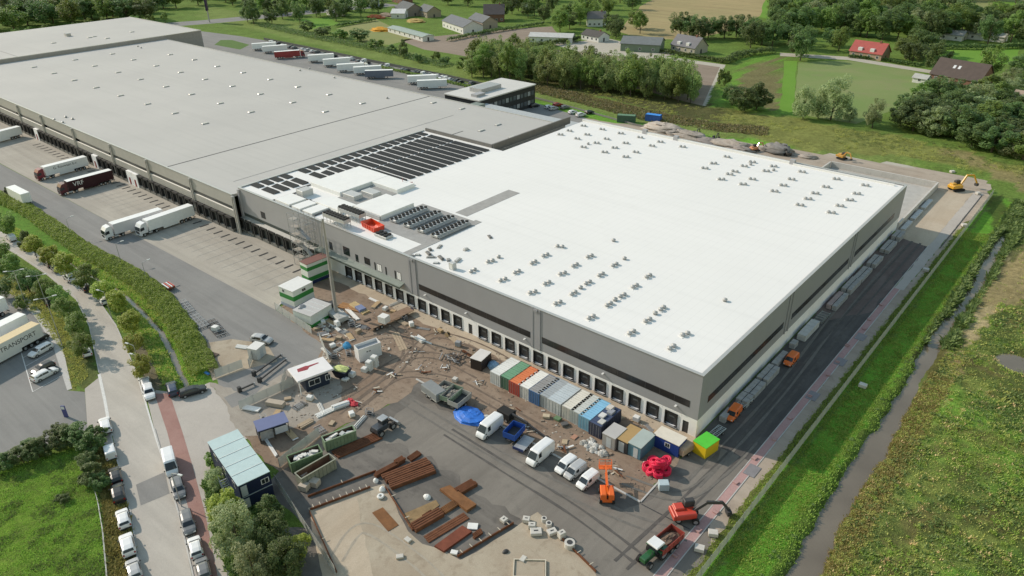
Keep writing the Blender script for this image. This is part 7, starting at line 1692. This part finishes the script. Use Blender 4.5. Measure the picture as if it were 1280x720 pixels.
LF_REED = leafmat('reed leaves', (0.092, 0.168, 0.023), (0.195, 0.263, 0.052), .45)
o = hedge('reed_bank', '', [(-30, 234), (0, 249), (35, 264), (105, 313), (150, 337), (190, 364), (218, 396), (240, 432), (258, 468)], 5.2, 1.5, 110000, .12, LF_REED, 3)
tag(o, 'tall bright green reed bank between the yard road and the street trees', 'reeds')
for lab, line, wd, ht, n in (('clipped dark hedge round the ploughed field', [(560, 52), (610, 42), (680, 31)], 2.5, 2.2, 2500), ('dark hedge before the green barn', [(800, 62), (850, 70), (905, 79)], 2.5, 2.2, 2500), ('dark hedge below the bright meadow', [(1165, 60), (1215, 62), (1285, 60)], 3, 2.5, 2500), ('garden hedge of the red-roofed house', [(1060, 72), (1100, 76), (1150, 84)], 1.5, 1.5, 1500), ('dark hedge in front of the low white building', [(420, 34), (470, 26)], 2.5, 2, 1200), ('low hedge beside the oak belt', [(905, 80), (925, 72), (965, 66)], 5, 3, 2200), ('row of dark bushes along the rear of the white modern house', [(660, 62), (725, 52)], 3, 3, 2000)):
    tag(hedge('hedge', '', line, wd, ht, n, .5, LF_DARK, len(lab)), lab, 'hedge')
for lab, line, wd, ht, n, m_ in (('rough brown-green growth at the foot of the plantation', [(640, 103), (720, 122), (800, 142), (880, 158), (960, 166)], 13, 1.0, 16000, leafmat('rough growth', (0.070, 0.070, 0.028), (0.168, 0.140, 0.063))), ('mixed low scrub along the grass strip near the lawn', [(330, 32), (400, 48), (480, 64), (560, 84)], 9, 1.6, 9000, LF_DARK), ('low growth along the rear parking fence', [(470, 83), (560, 103), (600, 112)], 2.5, .9, 3000, LF_MID)):
    tag(hedge('scrub_growth', '', line, wd, ht, n, .38, m_, len(lab)+3), kind='stuff')
# ------------------------------------------------------------------ fences and poles
FP = MB(); FP.tube((0, 0, 0), (0, 0, 2.1), .05, n=6); FPM = FP.mesh('post'); FPM.materials.append(STEEL)
t = thing('boundary_fence', 'long pale mesh fence running beside the canal on the grass', 'fence', (14.2, -40, 0))
for k in range(77):
    y = k*2.5; link('post', FPM, t, (0, y, 0)); o = link('mesh_panel', MESHP, t, (0, y, 0)); o.rotation_euler = (R(0), 0, R(90))
t = thing('plot_fence', 'low wire fence with pale posts beside the green plot', 'fence', (0, 0, 0)); pts = [at(*p) for p in ((116, 602), (124, 632), (130, 668), (135, 722), (138, 760))]
for a, b in zip(pts[:-1], pts[1:]):
    L = (b-a).length; n = max(1, int(L/2.0))
    for k in range(n): q = a.lerp(b, k/n); MB().tube((q.x, q.y, 0), (q.x, q.y, 1.1), .06, n=6).build('post', PALE, t)
    w_ = MB()
    for z in (.5, 1.0): w_.bar((a.x, a.y, z), (b.x, b.y, z), .05, .05)
    w_.build('wire', STEEL, t)
t = thing('rear_fence', 'low dark fence along the edge of the rear parking lot', 'fence', (0, 0, 0)); pts = [at(*p) for p in ((330, 50), (380, 60), (470, 79), (560, 97), (620, 111))]
for a, b in zip(pts[:-1], pts[1:]): MB().bar((a.x, a.y, .8), (b.x, b.y, .8), .12, 1.3).build('fence_run', M('dark fence', (.10, .105, .10), .7), t)
pts = [at(*p) for p in ((615, 110), (700, 131), (790, 156), (900, 180))]
t = thing('site_rear_fence', 'low grey kerb fence between rear dirt and the grass strip', 'fence', (0, 0, 0))
for a, b in zip(pts[:-1], pts[1:]): MB().bar((a.x, a.y, .4), (b.x, b.y, .4), .15, .7).build('fence_run', M('grey fence', (.22, .215, .2), .7), t)
# lamp posts
lm = MB(); lm.tube((0, 0, 0), (0, 0, 7.6), .09, .05, 8); lm.tube((0, 0, 7.6), (1.3, 0, 7.9), .05, .04, 6)
def lamppost(label, base, h=7.6, rz=0, arms=1):
    a = at(*base); t = thing('lamp_post', label, 'lamp post', (a.x, a.y, 0), rz, 'lamp posts'); MB().tube((0, 0, 0), (0, 0, h), .09, .05, 8).build('pole', STEEL, t)
    for k in range(arms):
        s = 1 if k == 0 else -1
        MB().tube((0, 0, h), (s*1.4, 0, h+.2), .05, .04, 6).build('arm', STEEL, t); MB().cbox(min(s*1.2, s*2.0), max(s*1.2, s*2.0), -.16, .16, h+.12, h+.26, .04).build('lamp_head', M('lamp head', (.6, .61, .6), .4), t)
lamppost('lamp post standing at the edge of the yard road by the reeds', (90, 297), 5.5, R(90)); lamppost('lamp post in the reed bank opposite the docked lorries', (152, 330), 5.5, R(90)); lamppost('lamp post at the lane edge after the striped barrier', (184, 352), 5.0, R(90))
lamppost('tall lamp post at the head of the parking verge', (34, 384), 9, R(60), 2); lamppost('tall lamp post beside the parked grey car on the verge', (60, 385), 8, R(60), 2); lamppost('very tall double lamp post rising before the verge trees', (78, 432), 11, R(70), 2)
lamppost('street lamp over the white car in the lay-by', (140, 398), 6.5, R(200)); lamppost('street lamp among the last yellow-green trees', (176, 462), 5.5, R(200)); lamppost('street lamp beside the grey estate car at the kerb', (227, 633), 6.5, R(20)); lamppost('low lamp near the last street tree', (180, 470), 4.5, R(200))
a = at(83, 521); t = thing('flag_sign', 'small blue and white sign totem at the parking lot entrance', 'sign', (a.x, a.y, 0), R(35)); MB().cbox(-.35, .35, -.12, .12, 0, 2.4, .05).build('body', paint('totem blue', (.05, .06, .22)), t); MB().box(-.3, .3, -.13, -.121, 1.7, 2.3).build('panel', WHITE, t)
a = at(262, 28); t = thing('pylon_sign', 'tall purple advertising pylon beside the far road', 'sign', (a.x, a.y, 0), R(-40)); MB().tube((0, 0, 0), (0, 0, 14), .5, .45, 10).build('column', STEEL, t); MB().cbox(-2.6, 2.6, -.5, .5, 8, 20, .1).build('sign_box', M('deep purple panel', (.035, .018, .075), .5), t); MB().box(-1.6, 1.4, -.53, -.501, 12, 14.5).box(-1.6, -.4, -.53, -.501, 10.6, 11.4).build('emblem', M('pale emblem', (.5, .45, .55), .5), t)
a = at(308, 10); t = thing('road_gantry', 'pale bent highway gantry near the purple pylon', 'gantry', (a.x, a.y, 0), R(50)); MB().tube((0, 0, 0), (0, 0, 9), .3, n=8).tube((0, 0, 9), (14, 0, 9.4), .25, n=8).build('frame', STEEL, t)
# ------------------------------------------------------------------ houses and barns
def house(label, base, L, Wd, eave, ridge, wallc, roofc, rz, cat='house', name='house', chimney=True, nwin=4, hip=0.0, dormer=False, skyl=0):
    """ridge along local x, centred on base"""
    a = at(*base); t = thing(name, label, cat, (a.x, a.y, 0), R(rz), 'houses and barns beyond the site')
    wm = M('house wall '+str(wallc), wallc, .8, .1, .8); rm = M('house roof '+str(roofc), roofc, .75, .15, .6)
    w_ = MB(); l2, b2 = L/2, Wd/2
    w_.box(-l2, l2, -b2, b2, 0, eave); w_.add([(-l2, -b2, eave), (-l2, b2, eave), (-l2, 0, ridge-.1)], ((0, 2, 1),)); w_.add([(l2, -b2, eave), (l2, b2, eave), (l2, 0, ridge-.1)], ((0, 1, 2),)); w_.build('wall', wm, t)
    r_ = MB(); o = .45; e0 = eave-.15; sl = [(-l2-o+0, -b2-o, e0), (l2+o, -b2-o, e0), (l2+o-hip, 0, ridge), (-l2-o+hip, 0, ridge)]
    for s in (1, -1):
        q = [(x, y*s, z) for x, y, z in sl]; q2 = [(x, y, z+.18) for x, y, z in q]
        r_.loft([q, q2])
    if hip: r_.add([(l2+o, -b2-o, e0), (l2+o, b2+o, e0), (l2+o-hip, 0, ridge+.18)], ((0, 1, 2),)); r_.add([(-l2-o, -b2-o, e0), (-l2-o, b2+o, e0), (-l2-o+hip, 0, ridge+.18)], ((0, 2, 1),))
    ro = r_.build('roof', rm, t)
    if chimney: MB().box(l2*.5, l2*.5+.9, -.4, .5, ridge-1.2, ridge+1.0).build('chimney', M('chimney brick', (.22, .11, .08), .9), ro)
    for k in range(skyl): MB().add([(-l2*.3+k*2.2, -b2*.55, eave+(ridge-eave)*.5+.16), (-l2*.3+k*2.2+1.1, -b2*.55, eave+(ridge-eave)*.5+.16), (-l2*.3+k*2.2+1.1, -b2*.35, eave+(ridge-eave)*.68+.16), (-l2*.3+k*2.2, -b2*.35, eave+(ridge-eave)*.68+.16)], ((0, 1, 2, 3),)).build('roof_window', M('bright roof window', (.6, .62, .65), .3), ro)
    if dormer:
        for x in (-l2*.4, l2*.35): MB().cbox(x-1.1, x+1.1, -b2*.95, -b2*.2, eave+.2, eave+2.2, .1).build('dormer', M('white dormer', (.62, .62, .6), .7), ro)
    for k in range(nwin):
        x = -l2+L*(k+.5)/nwin; f = MB().box(x-.7, x+.7, -b2-.05, -b2-.002, .9, 2.3).build('window', WHITE, t); MB().box(x-.58, x-.04, -b2-.06, -b2-.051, 1.0, 2.2).box(x+.04, x+.58, -b2-.06, -b2-.051, 1.0, 2.2).build('pane', GLASS, f)
    MB().box(l2+.002, l2+.06, -.6, .6, .05, 2.2).build('door', DARK, t)
    return t
BR = (.20, .105, .075); WHT = (.62, .62, .60); SL = (.10, .105, .11); RD = (.36, .085, .075); TN = (.30, .25, .19)
house('red-roofed brick house by the farm lane', (1086, 72), 17, 10, 3.2, 8, (.36, .27, .19), RD, -8, dormer=True)
house('dark brown-roofed farmhouse with two bright roof windows by the wood', (1200, 103), 22, 13, 3, 9.5, BR, (.085, .065, .058), -14, skyl=2, chimney=False)
house('small pale shed beside the brown-roofed farmhouse', (1151, 103), 6, 5, 2.2, 3.6, WHT, (.40, .40, .38), -8, 'shed', 'shed', False, 1)
house('green-walled barn with grey roof on the gravel yard', (803, 62), 22, 15, 4.2, 7, (.17, .22, .16), (.17, .185, .19), 20, 'barn', 'barn', False, 3)
house('grey-tiled house with white dormer next to the green barn', (861, 64), 17, 11, 3.2, 8.2, (.40, .36, .30), (.15, .15, .165), -12, dormer=True)
house('low white modern building with pale flat gables', (690, 52), 26, 10, 3.4, 5.0, WHT, (.50, .50, .49), 25, 'house', 'farm_building', False, 5)
house('dark-roofed bungalow beside the white modern building', (744, 50), 15, 9, 3.0, 5.5, WHT, (.07, .065, .062), -12)
house('white gabled house half hidden by trees above the bungalow', (745, 32), 12, 9, 5, 9, WHT, (.16, .15, .15), 40)
house('long grey-roofed shed with white walls at the ploughed field', (578, 37), 34, 14, 4.2, 7.5, WHT, (.14, .15, .165), -22, 'barn', 'barn', False, 6)
house('grey-roofed shed adjoining the long one at the ploughed field', (604, 33), 22, 11, 4.2, 7.5, (.36, .30, .25), (.13, .14, .15), -22, 'barn', 'barn', False, 4)
house('brick farmhouse with steep roof behind the sheds', (618, 26), 14, 11, 5, 11, BR, (.12, .10, .10), 40)
house('dark grey barn behind the orange yard', (512, 18), 22, 14, 4.5, 8.5, (.23, .20, .18), (.10, .11, .115), -20, 'barn', 'barn', False, 3)
house('small grey-roofed barn next to the dark grey one', (537, 20), 17, 11, 4, 7.5, (.30, .26, .2), (.12, .13, .13), -20, 'barn', 'barn', False, 3)
house('low white building with green roof and square windows', (513, 45), 46, 8, 2.8, 3.6, WHT, (.30, .36, .33), -14, 'building', 'farm_building', False, 7)
house('pale canvas hall in the orange yard', (500, 22), 10, 9, 3.5, 6, (.58, .58, .57), (.62, .62, .62), 30, 'hall', 'shed', False, 1)
house('small bungalow with pale roof among the farm trees', (420, 19), 14, 9, 2.8, 4.6, WHT, (.28, .29, .29), -15)
house('glasshouse with pale greenish roof at the top of the view', (455, 5), 30, 14, 4, 6, (.5, .52, .5), (.50, .55, .52), -15, 'greenhouse', 'greenhouse', False, 5)
house('red-roofed barn at the top of the view', (503, 3), 18, 10, 4, 7, BR, (.33, .08, .075), -15, 'barn', 'barn', False, 3)
house('cottage with dark roof at the end of the oak belt', (1008, 12), 14, 10, 3.5, 8, WHT, (.11, .1, .1), 30)
house('pale sheds behind the dark hedge below the tree belt', (1182, 48), 20, 9, 3, 5, WHT, (.30, .30, .29), -5, 'shed', 'shed', False, 3)
house('white caravan shed behind the hedge, beside the pale sheds', (1225, 49), 26, 8, 3, 4.4, WHT, (.5, .5, .48), -5, 'shed', 'shed', False, 4)
house('tan-roofed shed at the picture edge by the dark wood', (1283, 132), 10, 8, 3, 5.5, TN, (.36, .28, .22), -10, 'shed', 'shed', False, 2)
house('pale roofed villa among trees at the top left', (150, 6), 30, 12, 4, 7, WHT, (.42, .44, .46), -20, 'house', 'house', False, 4)
house('cottage among trees below the far oaks', (650, 8), 14, 9, 3.5, 7.5, WHT, (.2, .19, .18), 10)
for i, (p, c) in enumerate((((470, 22), (.40, .12, .05)), ((484, 20), (.25, .2, .15)), ((476, 38), (.55, .28, .03)), ((520, 27), (.38, .28, .10)))):
    a = at(*p); t = thing('yard_heap', ('rust-red heap of machinery in the farm yard', 'brown heap beside the rust-red one', 'yellow heap of sheets by the low white building', 'ochre heap behind the low white building')[i], 'heap', (a.x, a.y, 0)); MB().blob((0, 0, 0), 8, 5, 2, 50+i).build('mound', M('heap %d' % i, c, .9, .3, .8), t)
# rear works: containers, soil heaps
q = at(771, 153); container('green container on the dirt behind the white roof', (q.x, q.y, .03), R(25), (.05, .12, .07), (.12, .22, .14), 7, 2.6, 2.8)
q = at(806, 151); container('blue container on the dirt behind the white roof', (q.x, q.y, .03), R(10), (.02, .10, .40), (.05, .25, .65), 6, 2.6, 2.6)
for i, (p, sx, sy, sz, c) in enumerate((((830, 163), 9, 4, 2.6, (.27, .23, .19)), ((862, 172), 8, 4, 2.4, (.20, .17, .14)), ((912, 183), 9, 4, 2.2, (.24, .20, .16)), ((972, 190), 6, 3.5, 3, (.12, .11, .10)), ((845, 168), 5, 3, 2, (.16, .14, .12)), ((925, 188), 5, 3, 1.6, (.17, .14, .12)), ((885, 179), 5, 3, 1.8, (.12, .10, .09)), ((1010, 197), 3, 2, 1, (.2, .17, .14)))):
    a = at(*p); t = thing('soil_heap', 'heap of excavated soil behind the white roof, %s from the blue container' % ORD[i], 'soil heap', (a.x, a.y, 0), 0, 'soil heaps behind the white roof'); MB().blob((0, 0, 0), sx, sy, sz, 60+i, 8, rough=.3).build('mound', M('soil %d' % i, tuple(q*1.25+.09 for q in c), .95, .3, .9), t, smooth=True)
# straw-coloured gravel bank behind the pit
zone('pale_bank', [(1030, 188), (1060, 191), (1120, 200), (1146, 211), (1130, 209), (1090, 202), (1040, 194)], GRAVEL, .03)
# small grey boxes along the canal fence
for i, (p, lab) in enumerate((((1078, 484), 'small pale concrete cover on the grass inside the shade'), ((1157, 339), 'pale concrete cover on the verge near the fence end'), ((874, 688), 'grey junction box on the verge beside the tractor'), ((891, 669), 'pale crate on the verge beside the excavator'), ((1205, 283), 'white box at the fence near the sand bed'), ((1190, 216), 'pale frame at the end of the sand bed'), ((1222, 243), 'pale gate frame at the fence end'))):
    cube_thing('cover_box', lab, 'box', p, 1.3, 1.0, .7, PB, 10*i)
# joint plates across the brick path and road steel plates
for i, y in enumerate((-1.5, 23.5, 37.5, 49)):
    t = thing('road_plate', '%s grey steel plate laid over the brick path from the tractor' % ORD[i], 'steel plate', (10.6, y, .05), 0, 'steel plates on the brick path'); MB().box(-.9, .9, -1.4, 1.4, 0, .04).build('plate', M('dull steel plate', (.22, .21, .22), .6, .12, 1), t); MB().box(-.7, -.55, -1.2, -1.05, .041, .06).box(.55, .7, 1.05, 1.2, .041, .06).build('lifting_eye', STEEL, t)
rg = random.Random(77)
for i in range(30):
    y = -26+i*3.4; l_ = 'brick'
for i in range(14):
    y = -25+i*6.9+rg.uniform(-2, 2); t = thing('paver_stack', '%s small stack of pink pavers on the brick path, counted from the tractor' % ORD[i], 'paver stack', (rg.uniform(9.6, 10.4), y, .04), rg.uniform(-.2, .2), 'paver stacks on the brick path')
    for k in range(3): MB().box(-.35, .35, -.4+k*.27, -.4+k*.27+.25, 0, rg.uniform(.12, .3)).build('paver_block', PINKP, t)
# low dark bars on the yard in front of the docks
WG = M('dark dock bar', (.045, .045, .046), .8); wgm = MB(); wgm.box(-.25, .25, -1.3, 1.3, 0, .06); wgme = wgm.mesh('dock_bar'); wgme.materials.append(WG)
for i in range(46):
    x = -103.4-3.62*i
    o = link('dock_bar', wgme, None, (x, -5.6, .03)); tag(o, kind='structure')
# ------------------------------------------------------------------ rough grass and weeds
def tufts(name, n, region, hmin, hmax, mat, seed, blades=5, mask=None, spread=.35):
    rng = np.random.default_rng(seed)
    P_ = [tuple(W(p)[:2]) for p in region]; xs = [p[0] for p in P_]; ys_ = [p[1] for p in P_]
    x = rng.uniform(min(xs), max(xs), n*3); y = rng.uniform(min(ys_), max(ys_), n*3)
    ok = pip(x, y, P_)
    if mask is not None: ok &= mask(x, y, rng)
    ok &= ~(pip(x+(vnoise(x, y, 1.7)-.5)*3, y, STRAWP) & (rng.random(len(x)) < .93))
    x, y = x[ok][:n], y[ok][:n]; z = height(x, y); kp = z > -.72; x, y, z = x[kp], y[kp], z[kp]; k = len(x)
    # only where the camera can see
    dx = x-CAM.x; dy = y-CAM.y; dz = z-CAM.z
    dep = dx*_f.x+dy*_f.y+dz*_f.z; sx = 640+FPX*(dx*_r.x+dy*_r.y+dz*_r.z)/dep; sy = 360-FPX*(dx*_u.x+dy*_u.y+dz*_u.z)/dep
    vis = (dep > 1) & (sx > -120) & (sx < 1400) & (sy > -60) & (sy < 860); x, y, z = x[vis], y[vis], z[vis]; k = len(x)
    hh = rng.uniform(hmin, hmax, k)*(.5+.9*vnoise(x, y, 2.3))
    x = np.repeat(x, blades)+rng.normal(0, spread*.5, k*blades); y = np.repeat(y, blades)+rng.normal(0, spread*.5, k*blades); z = np.repeat(z, blades); h = np.repeat(hh, blades)*rng.uniform(.6, 1.1, k*blades)
    a = rng.uniform(0, 6.283, k*blades); l_ = h*rng.uniform(.6, 1.4, k*blades); wd = h*.2+.03
    b0 = np.stack([x-np.sin(a)*wd, y+np.cos(a)*wd, z-.05], 1); b1 = np.stack([x+np.sin(a)*wd, y-np.cos(a)*wd, z-.05], 1)
    tp = np.stack([x+np.cos(a)*l_, y+np.sin(a)*l_, z+h], 1); md = (b0+b1)/2*.45+tp*.55; md[:, 2] += h*.12
    m0 = md+np.stack([-np.sin(a)*wd*.8, np.cos(a)*wd*.8, 0*a], 1); m1 = md-np.stack([-np.sin(a)*wd*.8, np.cos(a)*wd*.8, 0*a], 1)
    V = np.stack([b0, b1, m1, tp, m0], 1).reshape(-1, 3); F = np.arange(len(V)).reshape(-1, 5)
    return tag(link(name, np_mesh(name, V, F, mat)), kind='stuff')
GR_O = leafmat('olive weeds', (0.140, 0.158, 0.040), (0.294, 0.276, 0.086), .45)
GR_B = leafmat('bright weeds', (0.113, 0.194, 0.025), (0.214, 0.306, 0.063), .45)
GR_D = leafmat('dark weeds', (0.063, 0.098, 0.031), (0.140, 0.182, 0.056), .4)
GR_S = leafmat('straw stems', (0.336, 0.266, 0.112), (0.588, 0.490, 0.252), .4)
EAST = [('w', 25.3, -60), ('w', 25.3, 60), ('w', 27, 130), ('w', 110, 130), ('w', 110, -60)]
cl = lambda s, t, o=0: (lambda x, y, r: (vnoise(x+o, y, s)*.6+vnoise(x, y+o, s*.4)*.4) > t)
tufts('meadow_weeds', 38000, EAST, .10, .28, GR_O, 1)
tufts('meadow_grass', 34000, EAST, .10, .28, GR_B, 2, mask=cl(7, .47, 3))
tufts('meadow_dark_weeds', 18000, EAST, .14, .38, GR_D, 3, mask=cl(5, .54, 17))
tufts('meadow_straw', 5000, EAST, .12, .32, GR_S, 4, mask=cl(4, .56, 40))
BANKR = [('w', 24.6, -60), ('w', 24.6, 45), ('w', 28.5, 45), ('w', 28.5, -60)]
tufts('canal_bank_reeds', 9000, BANKR, .10, .30, leafmat('rusty bank weeds', (.17, .165, .048), (.28, .25, .085), .45), 5)
tufts('canal_bank_grass', 7000, [('w', 19.6, -60), ('w', 19.6, 150), ('w', 22.6, 150), ('w', 22.6, -60)], .08, .2, GR_B, 6)
tufts('fence_strip_grass', 16000, [('w', 12.6, -60), ('w', 12.6, 120), ('w', 20, 120), ('w', 20, -60)], .10, .22, GR_B, 7, spread=.5)
tufts('canal_rushes', 5000, [('w', 20.5, 55), ('w', 20.5, 150), ('w', 25.5, 150), ('w', 25.5, 55)], .5, 1.1, GR_D, 8)
tufts('plot_grass', 15000, [(-30, 600), (60, 570), (100, 560), (118, 600), (128, 660), (133, 760), (-60, 760)], .06, .15, GR_B, 9)
tufts('plot_weeds', 3500, [(-30, 600), (60, 570), (100, 560), (118, 600), (128, 660), (133, 760), (-60, 760)], .10, .24, GR_D, 10, mask=cl(2.2, .55, 9))
tufts('verge_weeds', 3500, [(118, 560), (140, 560), (150, 600), (166, 680), (176, 760), (140, 760), (130, 640)], .2, .5, GR_O, 11)
tufts('ditch_grass', 16000, [(0, 272), (60, 310), (105, 322), (150, 345), (190, 372), (225, 420), (250, 475), (205, 482), (185, 440), (160, 395), (120, 358), (60, 325), (0, 286)], .08, .26, GR_B, 12)
tufts('ditch_weeds', 5000, [(0, 272), (60, 310), (105, 322), (150, 345), (190, 372), (225, 420), (250, 475), (205, 482), (185, 440), (160, 395), (120, 358), (60, 325), (0, 286)], .15, .4, GR_O, 15)
tufts('parking_verge_grass', 3000, [(0, 340), (40, 366), (80, 395), (110, 470), (92, 488), (80, 440), (40, 390), (0, 358)], .12, .3, GR_O, 13)
tufts('thicket_floor', 5000, [(255, 600), (330, 640), (395, 760), (300, 760), (262, 640)], .3, .7, GR_D, 14)

# tall weed clumps and low bramble rising out of the meadow
def clumps(name, n, region, size, mat, seed, per=70, mask=None):
    rng = np.random.default_rng(seed); P_ = [tuple(W(q)[:2]) for q in region]; xs = [q[0] for q in P_]; ys_ = [q[1] for q in P_]
    x = rng.uniform(min(xs), max(xs), n*4); y = rng.uniform(min(ys_), max(ys_), n*4); ok = pip(x, y, P_)
    if mask is not None: ok &= mask(x, y, rng)
    ok &= ~pip(x, y, STRAWP)
    x, y = x[ok][:n], y[ok][:n]; z = height(x, y); kp = z > -.4; x, y, z = x[kp], y[kp], z[kp]; k = len(x); r = rng.uniform(*size, k)
    d = rng.normal(size=(k*per, 3)); d /= np.linalg.norm(d, axis=1)[:, None]; d[:, 2] = np.abs(d[:, 2])*.75; rr = np.repeat(r, per)[:, None]*rng.uniform(.4, 1, (k*per, 1))
    pts = np.stack([np.repeat(x, per), np.repeat(y, per), np.repeat(z, per)], 1)+d*rr
    V, F = leaf_cloud(rng, pts, .10, 1.0); return tag(link(name, np_mesh(name, V, F, mat)), kind='stuff')
clumps('meadow_bramble', 520, EAST, (.3, .9), GR_D, 81, mask=cl(6, .50, 23)); clumps('meadow_nettles', 620, EAST, (.25, .7), GR_B, 82, mask=cl(5, .46, 61)); clumps('meadow_dock_weeds', 380, EAST, (.25, .6), GR_O, 83)
clumps('bank_sedge', 150, [('w', 19.8, -60), ('w', 19.8, 130), ('w', 22.4, 130), ('w', 22.4, -60)], (.2, .5), GR_D, 84, 50); clumps('bank_willowherb', 420, [('w', 24.8, -60), ('w', 24.8, 110), ('w', 29, 110), ('w', 29, -60)], (.25, .65), GR_O, 85, 60)
clumps('strip_scrub', 700, [(560, 84), (700, 116), (880, 160), (1040, 190), (1140, 200), (1280, 232), (1280, 205), (1120, 172), (960, 150), (700, 104)], (.4, 1.3), GR_O, 86, 60, mask=cl(9, .48, 5)); clumps('strip_bramble', 380, [(640, 98), (880, 150), (1040, 180), (1280, 225), (1280, 200), (1120, 170), (960, 145), (700, 102)], (.5, 1.5), GR_D, 87, 60, mask=cl(8, .52, 77))
